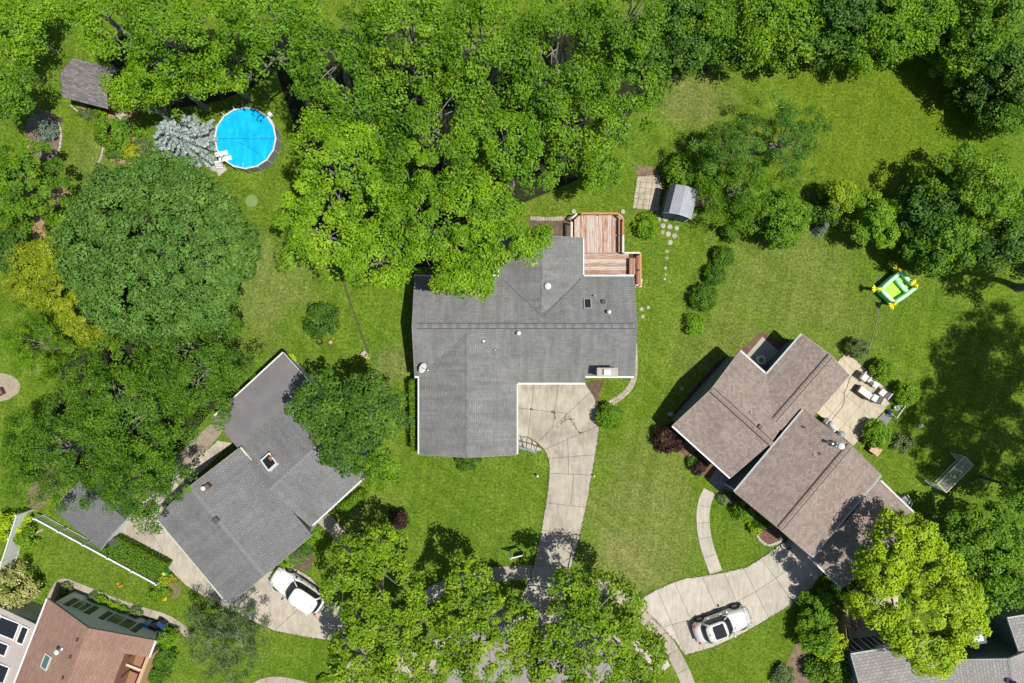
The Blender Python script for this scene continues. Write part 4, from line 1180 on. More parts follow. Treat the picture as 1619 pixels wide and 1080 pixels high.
SPEC = {
    # cr puff radius, n leaves per puff, L leaf length, asp, lobes, k puff density, up bias, sh = leaves on the puff's shell
    'maple': dict(cr=.60, n=104, L=.185, asp=.62, lobes=12, k=.78, up=.55, sh=.45, mat='leaf_maple', bark=M_BARKG),
    'lime': dict(cr=.50, n=96, L=.185, asp=.65, lobes=9, k=.9, up=.65, sh=.5, mat='leaf_lime', bark=M_BARK),
    'street': dict(cr=.48, n=58, L=.20, asp=.75, lobes=8, k=.8, up=.55, sh=.4, mat='leaf_lime2', bark=M_BARKG),
    'oak': dict(cr=.64, n=106, L=.185, asp=.6, lobes=12, k=.78, up=.55, sh=.45, mat='leaf_oak', bark=M_BARKG),
    'deep': dict(cr=.58, n=72, L=.21, asp=.6, lobes=10, k=1.0, up=.7, sh=.45, mat='leaf_deep', bark=M_BARK),
    'round': dict(cr=.78, n=150, L=.20, asp=.55, lobes=26, k=.72, up=.6, sh=.8, mat='leaf_round', bark=M_BARKG),
    'locust': dict(cr=.55, n=95, L=.20, asp=.34, lobes=14, k=.95, up=.6, sh=.3, mat='leaf_locust', bark=M_BARKG),
    'dense': dict(cr=.42, n=80, L=.17, asp=.55, lobes=7, k=1.2, up=.7, sh=.6, mat='leaf_deep', bark=M_BARK),
    'pine': dict(cr=.55, n=95, L=.30, asp=.15, lobes=12, k=.7, up=.3, sh=0, mat='leaf_pine', bark=M_BARKG),
    'larch': dict(cr=.34, n=70, L=.21, asp=.3, lobes=8, k=.9, up=.6, sh=.3, mat='leaf_larch', bark=M_BARK),
    'bush': dict(cr=.25, n=46, L=.13, asp=.6, lobes=5, k=1.4, up=.6, sh=.5, mat='leaf_hedge', bark=M_BARK),
    'bigbush': dict(cr=.38, n=60, L=.17, asp=.6, lobes=6, k=1.15, up=.6, sh=.5, mat='leaf_bright', bark=M_BARK),
}
leafmat('leaf_lime2', (0.102, 0.190, 0.007), (0.186, 0.322, 0.009), (0.318, 0.460, 0.015))


def unit(a):
    return a / np.maximum(np.linalg.norm(a, axis=1, keepdims=True), 1e-9)


def leaf_mesh(name, P, Nn, L, asp, tint, mat, rng):
    n = len(P)
    a = rng.normal(size=(n, 3))
    t = unit(np.cross(Nn, a)); b = np.cross(Nn, t)
    L = np.asarray(L).reshape(-1, 1) * np.ones((n, 1)); Wd = L * asp
    fold = Nn * L * rng.uniform(.02, .16, (n, 1))
    V = np.empty((n, 4, 3))
    V[:, 0] = P - t * L * .5; V[:, 1] = P + b * Wd * .5 + fold + t * L * .08; V[:, 2] = P + t * L * .5 - fold * .6; V[:, 3] = P - b * Wd * .5 + fold + t * L * .08
    me = bpy.data.meshes.new(name)
    me.vertices.add(4 * n); me.vertices.foreach_set('co', V.reshape(-1).astype(np.float32))
    me.loops.add(4 * n); me.loops.foreach_set('vertex_index', np.arange(4 * n, dtype=np.int32))
    me.polygons.add(n); me.polygons.foreach_set('loop_start', np.arange(0, 4 * n, 4, dtype=np.int32))
    at = me.attributes.new('tint', 'FLOAT', 'FACE'); at.data.foreach_set('value', np.clip(tint, 0, 1).astype(np.float32))
    me.materials.append(mat)
    me.update(calc_edges=True)
    return me


def sphere_dirs(n, rng, zmin=-.25):
    z = rng.uniform(zmin, 1, n); t = rng.uniform(0, 2 * np.pi, n); r = np.sqrt(1 - z * z)
    return np.stack([r * np.cos(t), r * np.sin(t), z], 1)


def make_lobes(Rr, Hc, rng, nl, ax=1.0, ay=1.0):
    lb = [(0, 0, .05 * Hc, .52 * Rr, .78 * Hc)]
    a0 = rng.uniform(0, 6.28)
    ring = max(4, int(nl * .6))
    sc_ = (8.0 / max(nl, 5)) ** .42
    for i in range(nl):
        if i < ring:
            a = a0 + 6.283 * i / ring + rng.uniform(-.3, .3); d = rng.uniform(.48, .74); rr = rng.uniform(.27, .40) * sc_; z = rng.uniform(-.35, .10)
        else:
            a = rng.uniform(0, 6.28); d = rng.uniform(.10, .45); rr = rng.uniform(.27, .38) * sc_; z = rng.uniform(.2, .6)
        rr = min(rr, 1.0 - d + .02) if i < ring else rr
        lb.append((d * Rr * math.cos(a) * ax, d * Rr * math.sin(a) * ay, z * Hc, rr * Rr, max(rr * Hc * 1.1, rr * Rr * .5)))
    return lb


def dome_lobes(Rr, Hc, rng):
    """an even crown: many small lobes over one dome"""
    lb = [(0, 0, -.1 * Hc, .80 * Rr, .80 * Hc)]
    n = 90
    for i in range(n):
        f = (i + .5) / n; z = 1 - 1.12 * f; r = math.sqrt(max(0, 1 - z * z)); a = i * 2.39996 + rng.uniform(-.12, .12)
        k = rng.uniform(.13, .19)
        lb.append(((1 - k) * Rr * r * math.cos(a), (1 - k) * Rr * r * math.sin(a), Hc * .86 * z, k * Rr, k * Rr * .8))
    return lb


def crown(lobes, sp, rng, dens=1.0, cr=None):
    """leaf points for a crown made of lobes (x, y, z, horizontal radius, vertical radius)"""
    cr = cr or sp['cr']
    C = []; O = []
    A = np.array(lobes, dtype=float)
    for i, (x, y, z, r, rz) in enumerate(lobes):
        m = max(6, int(sp['k'] * 2 * 3.1416 * r * (r * .5 + rz * .5) * 1.3 / (cr * cr * 2.2) * dens))
        d = sphere_dirs(m, rng, -.35)
        rad = rng.uniform(.80, 1.06, (m, 1))
        p = np.array([x, y, z]) + d * rad * np.array([r, r, rz])
        ok = np.ones(m, bool)
        for j in range(len(lobes)):
            if j == i: continue
            q = (p - A[j, :3]) / np.array([A[j, 3], A[j, 3], A[j, 4]])
            ok &= (np.linalg.norm(q, axis=1) > .72)
        C.append(p[ok]); O.append(d[ok])
    C = np.concatenate(C); O = np.concatenate(O)
    n = sp['n']
    nc = len(C)
    per = np.maximum(8, rng.normal(n, n * .3, nc)).astype(int)
    idx = np.repeat(np.arange(nc), per)
    N = len(idx)
    crs = (cr * rng.uniform(.6, 1.25, nc))[idx][:, None]
    d = sphere_dirs(N, rng, -1)
    rad = rng.uniform(0, 1, (N, 1)) ** (1 / 2.0)
    sh = sp['sh']; rad = np.where(rng.uniform(0, 1, (N, 1)) < sh, rng.uniform(.82, 1.0, (N, 1)), rad)
    d[:, 2] = np.where(rng.uniform(0, 1, N) < sh, np.abs(d[:, 2]), d[:, 2])
    P = C[idx] + d * rad * crs * np.array([1, 1, .62]) + O[idx] * crs * .15
    up = np.array([0, 0, 1.0])
    Nn = unit(up * sp['up'] + d * .55 + O[idx] * .25 + rng.normal(size=(N, 3)) * .40)
    flip = Nn[:, 2] < -.2
    Nn[flip] *= -1
    ct = rng.normal(.5, .2, nc)
    tint = ct[idx] + rng.normal(0, .17, N) + (d[:, 2] * rad[:, 0]) * .05
    L = sp['L'] * rng.uniform(.65, 1.25, N)
    return P, Nn, L, tint, C


def puff_dome(Rr, Hc, sp, rng, gap=1.02):
    """an even dome covered with separate leafy puffs, dark clefts between them"""
    n = int(2 * 3.1416 * Rr * Rr * .95 / (gap * gap * .87))
    i = np.arange(n); z = 1 - 1.22 * (i + .5) / n; r = np.sqrt(np.maximum(0, 1 - z * z)); a = i * 2.399963
    D = np.column_stack([r * np.cos(a), r * np.sin(a), z])
    lump = 1 + .05 * np.sin(D[:, 0] * 7 + 1) * np.cos(D[:, 1] * 6) + rng.normal(0, .025, n)
    C = D * lump[:, None] * np.array([Rr * .93, Rr * .93, Hc]) + rng.normal(0, .17, (n, 3))
    C = np.concatenate([C[rng.uniform(0, 1, n) > .06], D[::2] * np.array([Rr * .84, Rr * .84, Hc * .84]) + rng.normal(0, .2, (len(D[::2]), 3))]); D = unit(C * np.array([1, 1, 1.3])); n = len(C)
    cr = rng.uniform(.44, .78, n)
    per = (230 * (cr / .65) ** 2).astype(int)
    idx = np.repeat(np.arange(n), per); N = len(idx)
    d = sphere_dirs(N, rng, -1); fl = (d * (D[idx] * .6 + np.array([0, 0, .5]))).sum(1) < -.25
    d[fl] *= -1
    rad = np.where(rng.uniform(0, 1, N) < .8, rng.uniform(.78, 1.02, N), rng.uniform(.2, .8, N))[:, None]
    ang = np.arctan2(d[:, 1], d[:, 0]); ph = rng.uniform(0, 6.28, n)[idx]
    rad = rad * (1 + .16 * np.sin(3 * ang + ph) + .1 * np.sin(5 * ang + 2 * ph))[:, None]
    P = C[idx] + d * rad * cr[idx][:, None] * np.array([1, 1, .8])
    Nn = unit(d * .8 + np.array([0, 0, .35]) + rng.normal(size=(N, 3)) * .33)
    tint = rng.normal(.5, .13, n)[idx] + rng.normal(0, .16, N)
    return P, Nn, sp['L'] * rng.uniform(.65, 1.2, N), tint, C


def trunk_mesh(base, tops, H, r0, mat, rng, parent, name='trunk'):
    m = MB()
    base = Vector(base)
    fork = base + Vector((rng.uniform(-.2, .2), rng.uniform(-.2, .2), H * .42))
    m.tube([base - Vector((0, 0, .15)), base + Vector((0, 0, .25)), base.lerp(fork, .5) + Vector((rng.uniform(-.1, .1), rng.uniform(-.1, .1), 0)), fork, fork + Vector((rng.uniform(-.3, .3), rng.uniform(-.3, .3), H * .28))], [r0 * 1.45, r0 * 1.05, r0 * .85, r0 * .7, r0 * .25], 8)
    for c in tops:
        c = Vector(c); s = fork.lerp(base, rng.uniform(-.2, .35))
        mid = s.lerp(c, .5) + Vector((rng.uniform(-.3, .3), rng.uniform(-.3, .3), rng.uniform(.1, .7)))
        m.tube([s, s.lerp(mid, .6), mid, mid.lerp(c, .6), c + (c - mid) * .12], [r0 * .42, r0 * .34, r0 * .26, r0 * .15, r0 * .04], 5)
        for _ in range(2):
            q = mid.lerp(c, rng.uniform(0, .7)); e = q + Vector((rng.uniform(-1, 1), rng.uniform(-1, 1), rng.uniform(.0, .9))) * (c - s).length * .25
            m.tube([q, q.lerp(e, .5) + Vector((0, 0, .08)), e], [r0 * .13, r0 * .09, r0 * .03], 4)
    return m.build(name, mat, parent)


def tree(px, py, rpx, H, sp, label, seed, cat='tree', name='tree', group=None, lobes=None, ax=1.0, ay=1.0, dens=1.0, flat=.62, mat=None, limbs=9, up=.7, cr=None, skirt=False, tr=1.0):
    """a tree whose crown shows at px,py with radius rpx; H metres high"""
    s = SPEC[sp]
    rng = np.random.default_rng(seed)
    href = H * .80
    Rr = M_(rpx, href)
    Hc = min(Rr * flat, H * .42)
    c = W(px, py, href)
    zc = H - Hc * 1.0
    if lobes:
        lb = []
        for (dx, dy, r) in lobes:
            rr_ = M_(r, href); lb.append((M_(dx, href), -M_(dy, href), rng.uniform(-.25, .25) * Hc, rr_, max(Hc * .55, rr_ * .7)))
            for k in range(3):
                a = rng.uniform(0, 6.28); lb.append((lb[-1 - k][0] + rr_ * .6 * math.cos(a), lb[-1 - k][1] + rr_ * .6 * math.sin(a), rng.uniform(-.3, .3) * Hc, rr_ * .5, Hc * .5))
    else:
        lb = dome_lobes(Rr, Hc, rng) if sp == 'round' else make_lobes(Rr * .98, Hc, rng, s['lobes'], ax, ay)
    if skirt:
        for k in range(9):
            a = 6.283 * k / 9 + rng.uniform(-.2, .2); lb.append((Rr * .5 * math.cos(a), Rr * .5 * math.sin(a), -(zc - H * .22) + rng.uniform(-.3, .5), Rr * .34, H * .2))
            lb.append((Rr * .7 * math.cos(a + .3), Rr * .7 * math.sin(a + .3), -(zc - H * .45) + rng.uniform(-.3, .5), Rr * .32, H * .2))
    if sp == 'round': P, Nn, L, tint, C = puff_dome(Rr, Hc, s, rng)
    else: P, Nn, L, tint, C = crown(lb, s, rng, dens, cr)
    base = Vector((c.x, c.y, 0))
    P = P + np.array([c.x, c.y, zc]); C = C + np.array([c.x, c.y, zc])
    keep = P[:, 2] > .12
    P, Nn, L, tint = P[keep], Nn[keep], L[keep], tint[keep]
    root = thing(name, label, cat, base, group)
    me = leaf_mesh('crown', P - np.array(base), Nn, L, s['asp'], tint, MATS[mat or s['mat']], rng)
    o = link('crown', me, root); ORG[o.name] = Vector(base)
    k = rng.choice(len(C), min(limbs, len(C)), replace=False)
    trunk_mesh(base, [C[i] * np.array([1, 1, .97]) for i in k], H, max(.05, .024 * H) * tr, s['bark'], random.Random(seed), root)
    return root


def bush(px, py, rpx, H, label, seed, sp='bush', mat=None, cat='shrub', name='shrub', group=None, ax=1.0, ay=1.0, dens=1.0, cr=None, stem=True, ball=False):
    s = SPEC[sp]
    rng = np.random.default_rng(seed)
    href = H * .6
    Rr = M_(rpx, href); Hc = H * .52
    c = W(px, py, href)
    lb = make_lobes(Rr, Hc, rng, s['lobes'], ax, ay)
    lb[0] = (0, 0, 0, .8 * Rr * min(ax, ay), Hc)
    if ball: lb = [(0, 0, 0, Rr * .92, Hc)]
    P, Nn, L, tint, C = crown(lb, s, rng, dens, cr)
    P = P + np.array([c.x, c.y, H * .5]); P = P[:, :]
    keep = P[:, 2] > .03
    P, Nn, L, tint = P[keep], Nn[keep], L[keep], tint[keep]
    base = Vector((c.x, c.y, 0))
    root = thing(name, label, cat, base, group)
    me = leaf_mesh('foliage', P - np.array(base), Nn, L, s['asp'], tint, MATS[mat or s['mat']], rng)
    o = link('foliage', me, root); ORG[o.name] = Vector(base)
    if stem:
        m = MB(); r_ = random.Random(seed)
        for k in range(4):
            a = 6.28 * k / 4 + r_.random(); e = Vector((math.cos(a) * Rr * .5, math.sin(a) * Rr * .5, H * .75))
            m.tube([base, base + e * .5 + Vector((0, 0, .05)), base + e], [.03, .022, .01], 5)
        m.build('stem', M_BARK, root)
    return root


def conifer(px, py, rpx, H, label, seed, mat='leaf_spruce', name='spruce_tree', cat='spruce', tiers=10, ax=1.0, ay=1.0, n=34, L=.17, group=None):
    rng = np.random.default_rng(seed); rnd = random.Random(seed)
    base2 = W(px, py, H * .3); base = Vector((base2.x, base2.y, 0)); Rr = M_(rpx, H * .2)
    root = thing(name, label, cat, base, group)
    cs = []; rs = []; os_ = []
    tm = MB(); tm.tube([base - Vector((0, 0, .1)), base + Vector((0, 0, H * .5)), base + Vector((0, 0, H))], [.03 * H, .018 * H, .01], 7)
    for i in range(tiers):
        f = i / (tiers - 1); z = H * (.08 + .9 * f); rr_ = Rr * (1 - f) ** .8 + .08
        nb = max(4, int(13 * (1 - f) + 4))
        for k in range(nb):
            a = 6.283 * k / nb + rnd.uniform(-.2, .2) + i * .5; ln = rr_ * rnd.uniform(.78, 1.12)
            tip = Vector((math.cos(a) * ln * ax, math.sin(a) * ln * ay, -.10 * ln + rnd.uniform(-.05, .05)))
            tm.tube([base + Vector((0, 0, z)), base + Vector((0, 0, z)) + tip], [.03, .008], 4)
            st = max(2, int(ln / .20))
            for j in range(st):
                q = (j + .8) / st
                cs.append(base + Vector((0, 0, z)) + tip * q); rs.append((.13 + .15 * (1 - q)) * (1 + .35 * (1 - f))); os_.append(tip.normalized())
    C = np.array(cs); N0 = len(C); per = n
    idx = np.repeat(np.arange(N0), per); N = len(idx)
    O = np.array(os_)
    d = sphere_dirs(N, rng, -1)
    P = C[idx] + d * np.array(rs)[idx][:, None] * rng.uniform(.2, 1, (N, 1)) * np.array([1, 1, .6])
    Nn = unit(np.array([0, 0, .55]) + d * .7 + rng.normal(size=(N, 3)) * .3)
    tint = rng.normal(.5, .18, N0)[idx] + rng.normal(0, .12, N)
    me = leaf_mesh('crown', P - np.array(base), Nn, L * rng.uniform(.7, 1.2, N), .3, tint, MATS[mat], rng)
    o = link('crown', me, root); ORG[o.name] = Vector(base)
    tm.build('trunk', M_BARK, root)
    return root


def hedge(pts, H, label, seed, mat='leaf_hedge', L=.10, dens=420, name='hedge', rnd_=.08):
    """clipped hedge: leaves over the faces of a block, pts = four ground corners in photo pixels at height H"""
    rng = np.random.default_rng(seed)
    q = [W(p[0], p[1], H).xy for p in pts]
    c = sum(q, Vector((0, 0))) / 4; base = Vector((c.x, c.y, 0))
    Ps, Ns = [], []
    A = [np.array([p.x, p.y]) for p in q]
    ar = abs(area(q)); n = int(ar * dens)
    u, v = rng.uniform(0, 1, (2, n))
    xy = ((1 - u) * (1 - v))[:, None] * A[0] + (u * (1 - v))[:, None] * A[1] + (u * v)[:, None] * A[2] + ((1 - u) * v)[:, None] * A[3]
    ed = np.minimum(np.minimum(u, 1 - u), np.minimum(v, 1 - v) * 1.0)
    z = H - .10 * np.exp(-ed * 14) + rng.normal(0, rnd_ * .5, n) + .05 * np.sin(xy[:, 0] * 3.1) * np.cos(xy[:, 1] * 2.7)
    Ps.append(np.column_stack([xy, z])); Ns.append(np.tile([0, 0, 1.0], (n, 1)))
    for i in range(4):
        a, b = A[i], A[(i + 1) % 4]; ln = np.linalg.norm(b - a); m = int(ln * H * dens * .8)
        t = rng.uniform(0, 1, m); zz = rng.uniform(0.02, H, m)
        nn = np.array([(b - a)[1], -(b - a)[0]]) / ln
        if nn @ ((a + b) / 2 - np.array(c)) < 0: nn = -nn
        Ps.append(np.column_stack([a + (b - a) * t[:, None] + nn * rng.normal(0, rnd_ * .6, (m, 1)), zz])); Ns.append(np.tile([nn[0], nn[1], .2], (m, 1)))
    P = np.concatenate(Ps); Nn = unit(np.concatenate(Ns) + rng.normal(size=(len(P), 3)) * .45)
    root = thing(name, label, 'hedge', base)
    me = leaf_mesh('foliage', P - np.array(base), Nn, L * rng.uniform(.7, 1.3, len(P)), .6, rng.normal(.5, .2, len(P)), MATS[mat], rng)
    o = link('foliage', me, root); ORG[o.name] = Vector(base)
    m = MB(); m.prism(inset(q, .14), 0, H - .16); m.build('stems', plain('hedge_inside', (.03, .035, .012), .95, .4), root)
    return root


P = fringe(*FRINGE); rg = np.random.default_rng(3)
leafmat('grass_blade', (.05, .10, .01), (.09, .16, .015), (.16, .20, .04), .1)
tag(link('grass_fringe', leaf_mesh('grass_fringe', P, unit(rg.normal(size=P.shape) * .4 + np.array([0, 0, 1])), rg.uniform(.06, .13, len(P)), .35, rg.normal(.5, .25, len(P)), MATS['grass_blade'], rg)), FRINGE[1], None, None, 'stuff')
# ---- upper left
tree(18, 38, 74, 6, 'oak', 'bright green tree in the top left corner', 11, mat='leaf_maple')
tree(14, 150, 44, 7, 'deep', 'shaded tree at the left edge beside the grey shed', 12, mat='leaf_oak')
tree(26, 292, 82, 7, 'oak', 'large leafy tree at the left edge beside the round mulch bed', 13, ay=1.05, cr=.5)
tree(8, 398, 34, 5, 'deep', 'small dark green tree at the left edge above the golden tree', 14)
tree(170, 28, 72, 11, 'oak', 'leafy tree above the grey shed at the top edge', 15, mat='leaf_maple')
tree(268, 40, 90, 13, 'oak', 'broad tree at the top edge between the grey shed and the pool', 16, mat='leaf_maple')
tree(252, 116, 74, 9, 'maple', 'tree overhanging the grey shed and its wooden ramp', 17)
tree(338, 106, 58, 8, 'maple', 'tree just above the round swimming pool', 18)
tree(225, 165, 48, 7.5, 'maple', 'lower tree between the grey shed and the blue spruce', 19, lobes=[(-25, -25, 28), (10, -28, 28), (30, -30, 24)])
# ---- the wood above the middle house
wood = [
    (430, 35, 92, 15, 'maple', 'tree at the top edge above and right of the pool'),
    (530, 120, 105, 15, 'oak', 'big tree right of the pool in the upper wood'),
    (545, 255, 108, 14, 'maple', 'large bright tree right of the pool, reaching towards the lawn'),
    (515, 372, 88, 12, 'maple', 'bright tree at the lower left corner of the wood above the lawn'),
    (605, 400, 72, 11, 'maple', 'bright tree left of the middle house roof corner'),
    (668, 350, 76, 12, 'maple', 'bright tree above the left end of the middle house'),
    (640, 60, 100, 16, 'oak', 'tall tree at the top edge in the middle of the wood'),
    (690, 195, 112, 15, 'oak', 'tall tree in the heart of the wood above the middle house'),
    (760, 75, 105, 16, 'oak', 'tall darker tree at the top edge above the middle house'),
    (806, 232, 92, 13, 'maple', 'broad tree above the soil bed of the middle house'),
    (752, 308, 76, 11, 'maple', 'tree overhanging the back wing of the middle house, left of the soil bed'),
    (885, 95, 110, 15, 'oak', 'large tree in the upper wood left of the open lawn'),
    (905, 200, 92, 13, 'oak', 'tree at the right end of the wood above the deck'),
    (985, 140, 82, 13, 'oak', 'tree at the right edge of the wood facing the open lawn'),
    (985, 40, 92, 15, 'oak', 'tree at the top edge right of the wood centre'),
    (622, 300, 66, 11, 'maple', 'tree inside the lower left part of the wood'),
    (950, 265, 48, 6, 'bigbush', 'loose shrubby tree at the right foot of the wood'),
]
for i, (x, y, r, h, s, lab) in enumerate(wood):
    tree(x, y, r, h, s, lab, 100 + i, group='trees of the wood', limbs=12)
tree(845, 382, 34, 9.5, 'maple', 'leafy bough of a tree reaching over the back wing ridge', 131, lobes=[(-44, 4, 28), (-14, 8, 20), (8, 4, 14), (-70, -40, 30)])
tree(740, 440, 40, 9, 'maple', 'leafy bough hanging over the left part of the middle roof', 132, lobes=[(-38, 2, 13), (-10, 8, 15), (20, 18, 12), (24, -25, 22), (-18, -42, 26)])
# ---- top right hedge of trees
top = [
    (1085, 60, 58, 7, 'deep', 'dark tree at the top edge left of the open lawn', None),
    (1128, 52, 62, 7, 'oak', 'tree at the top edge above the bare twiggy ground', None),
    (1205, 38, 66, 7.5, 'oak', 'second tree along the top edge of the open lawn', None),
    (1265, 50, 58, 6.5, 'deep', 'dark leafy tree at the top edge above the middle of the lawn', 'leaf_oak'),
    (1340, 22, 66, 7.5, 'deep', 'dark tree at the top edge of the open lawn, right of its middle', None),
    (1405, 40, 72, 7, 'oak', 'broad bright tree at the top edge near the right corner', 'leaf_maple'),
    (1475, 22, 66, 7, 'oak', 'tree at the top edge left of the upper right corner', 'leaf_maple'),
    (1572, 35, 70, 8, 'deep', 'dark tree in the top right corner', 'leaf_oak'),
    (1598, 105, 58, 6.5, 'deep', 'dark tree at the right edge below the top corner', None),
    (1540, 92, 34, 5, 'oak', 'low bright shrubby tree at the corner of the open lawn', 'leaf_maple'),
    (1612, 165, 42, 5, 'oak', 'leafy tree at the right edge beside the open lawn', None),
]
for i, (x, y, r, h, s, lab, mt) in enumerate(top):
    tree(x, y - (24 if y < 70 else 8), r, h, s, lab, 200 + i, group='trees round the open lawn', mat=mt, skirt=True)
conifer(1590, 120, 34, 8, 'grey green spruce at the right edge beside the open lawn', 215, 'leaf_spruce2', L=.2)
# ---- middle right
tree(1245, 215, 80, 6, 'pine', 'open sparse grey green tree standing in the upper lawn', 220, limbs=22, dens=1.0, name='pine_tree')
tree(1155, 235, 58, 6, 'pine', 'smaller sparse tree left of the open grey green tree', 221, limbs=12, name='pine_tree')
tree(1165, 300, 62, 5, 'pine', 'loose shrubby tree right of the blue shed', 222, limbs=10, mat='leaf_oak')
bush(1110, 262, 34, 2.6, 'bright leafy bush above the blue shed', 223, 'bigbush')
bush(1080, 272, 28, 2.4, 'leafy bush above the tan pavers', 224, 'bigbush', mat='leaf_oak')
bush(1118, 296, 18, 1.6, 'small bright bush right of the blue shed', 225, 'bigbush')
bush(1200, 325, 40, 3.2, 'dark leafy bush in the hedge right of the blue shed', 226, 'bigbush', mat='leaf_oak')
tree(1245, 335, 48, 4.5, 'dense', 'rounded bush in the middle of the hedge row', 227, mat='leaf_oak')
bush(1235, 362, 30, 2.4, 'leafy bush at the lower side of the hedge row', 228, 'bigbush', mat='leaf_oak')
bush(1325, 312, 30, 3.2, 'bright yellow green bush left of the round bright bush', 229, 'bigbush', mat='leaf_lime2')
bush(1308, 332, 24, 2.2, 'grey green bush beside the small blue spruce', 230, 'bigbush', mat='leaf_deep')
conifer(1297, 359, 11, 1.6, 'tiny blue spruce at the edge of the lawn below the hedge row', 231, 'leaf_spruce2', tiers=6, L=.12)
tree(1398, 345, 48, 4.2, 'dense', 'round bright green bush tree at the end of the hedge row', 232, mat='leaf_maple', cr=.36)
tree(1560, 305, 88, 7.5, 'oak', 'big tree at the right edge beside the open lawn shadow', 233, cr=.55, skirt=True)
tree(1478, 330, 42, 6, 'deep', 'dark tree in the group right of the round bright bush', 234, skirt=True)
tree(1510, 372, 56, 6, 'deep', 'tree in the right group just above the inflatable', 235, mat='leaf_oak', cr=.45, skirt=True)
tree(1600, 385, 52, 7, 'deep', 'darker tree at the right edge below the big tree', 236)
for i, (x, y, r, h, lab) in enumerate(((1155, 369, 12, 1.1, 'topmost of the row of clipped dark shrubs'), (1144, 405, 15, 1.1, 'second dark shrub from the top of the shrub row'), (1130, 434, 15.5, 1.1, 'middle dark shrub of the shrub row'), (1113, 470, 20, 1.3, 'largest dark shrub of the shrub row'), (1097, 513, 16, 1.0, 'lowest, brighter shrub of the shrub row'))):
    bush(x, y, r, h, lab, 240 + i, 'bush', mat='leaf_bright' if i == 4 else None, group='row of shrubs on the lawn', ball=i < 4, dens=1.0 if i == 4 else 2.0)
# trees beyond the right edge whose shade falls on the lawn
tree(2050, 640, 140, 20, 'locust', 'tall tree just beyond the right edge shading the lawn', 246, dens=1.7, cr=.6, flat=.9, limbs=5, tr=.5)
tree(1990, 775, 160, 20, 'locust', 'second tall tree beyond the right edge, above the football goal shade', 247, dens=1.7, cr=.6, flat=.9, limbs=5, tr=.5)
tree(1800, 435, 60, 13, 'deep', 'tree just beyond the right edge right of the inflatable', 248)
# ---- right lower
tree(1572, 858, 74, 6, 'deep', 'broad dark tree at the right edge below the football goal', 250, cr=.5, mat='leaf_oak')
tree(1625, 775, 50, 6, 'deep', 'dark tree at the right edge beside the football goal', 251, mat='leaf_oak')
tree(1585, 925, 58, 6, 'deep', 'leafy tree at the right edge above the pale-roofed house', 252, mat='leaf_oak')
tree(1524, 868, 40, 5, 'deep', 'leafy tree left of the broad dark tree by the brown garage', 253, mat='leaf_oak')
tree(1455, 945, 100, 9, 'lime', 'vivid yellow green tree between the brown garage and the pale roof', 254, lobes=[(-15, -85, 45), (-55, -5, 48), (25, -25, 55), (60, 25, 48), (5, 40, 60), (20, 90, 45), (-60, -30, 30), (78, 50, 22)], limbs=16)
bush(1294, 958, 26, 2.2, 'dark green bush at the lower end of the right driveway', 260, 'bigbush', mat='leaf_oak')
bush(1295, 1002, 34, 2.6, 'bright leafy bush beside the lawn and the tan fence', 261, 'bigbush')
bush(1315, 1020, 26, 2.2, 'yellow green bush against the tan fence', 262, 'bigbush', mat='leaf_lime')
bush(1322, 1058, 28, 2.0, 'bush at the bottom edge along the tan fence', 263, 'bigbush', mat='leaf_oak')
bush(1290, 1060, 16, 1.2, 'small bright bush on the bare soil at the bottom edge', 264, 'bigbush')
bush(1240, 1070, 18, .5, 'low loose plants at the bottom edge beside the bare soil', 265, 'bigbush', mat='leaf_grey')
bush(1282, 985, 20, 1.6, 'bush at the corner of the lawn near the silver car', 266, 'bigbush')
bush(1318, 935, 14, 1.2, 'small shrub beside the brown garage corner', 267, 'bush')
# ---- around the right house
bush(1060, 693, 26, 1.6, 'wide dark red shrub at the left corner of the right house', 270, 'bush', mat='leaf_purple')
bush(1104, 739, 11, .9, 'small dark red shrub near the right house front walk', 271, 'bush', mat='leaf_purple')
bush(1096, 730, 8, .5, 'small green perennial between the dark red shrubs', 272, 'bush', mat='leaf_hedge')
bush(1146, 786, 9, .5, 'small grey green plant beside the front walk', 273, 'bush', mat='leaf_grey')
bush(1180, 806, 20, 1.3, 'green shrub in the bed under the right house eave', 274, 'bush', mat='leaf_bright')
bush(1205, 818, 20, 1.3, 'shaded green shrub under the right house eave near the driveway', 275, 'bush')
bush(1196, 833, 11, .8, 'bright yellow green shrub at the stone block edge', 276, 'bush', mat='leaf_lime')
for i, (x, y, r, lab, mt) in enumerate(((1358, 551, 16, 'grey green shrub at the top corner of the patio', 'leaf_grey'), (1396, 586, 17, 'yellow green shrub on the upper right side of the patio', 'leaf_bright'), (1434, 624, 17, 'rounded shrub right of the patio chairs', 'leaf_bright'), (1387, 687, 20, 'clipped green shrub at the lower corner of the patio', 'leaf_maple'))):
    bush(x, y, r, 1.5, lab, 280 + i, 'bush', mat=mt, ball=i > 1, dens=1.8 if i > 1 else 1)
bush(1427, 700, 16, .6, 'low pale green plant on the shaded lawn near the patio', 285, 'bush', mat='leaf_grey')
# ---- middle house garden
bush(962, 659, 19, 1.5, 'round clipped bush at the right edge of the main driveway', 290, 'bush', mat='leaf_bright', ball=True, dens=2.2)
bush(740, 729, 24, .9, 'low spreading juniper against the front wing of the middle house', 291, 'bush', ay=.45, mat='leaf_deep')
bush(1023, 357, 19, .9, 'spiky leafy perennial clump beside the deck', 292, 'bigbush', mat='leaf_bright')
bush(629, 822, 16, 1.4, 'small dark purple shrub on the front lawn', 293, 'bush', mat='leaf_purple')
bush(505, 508, 27, 2.0, 'small leafy tree shrub alone on the lawn left of the middle house', 294, 'bigbush', mat='leaf_deep')
hedge([(646, 602), (658, 600), (659, 714), (650, 713)], 1.75, 'long clipped hedge along the left side of the front wing', 295, mat='leaf_bright')
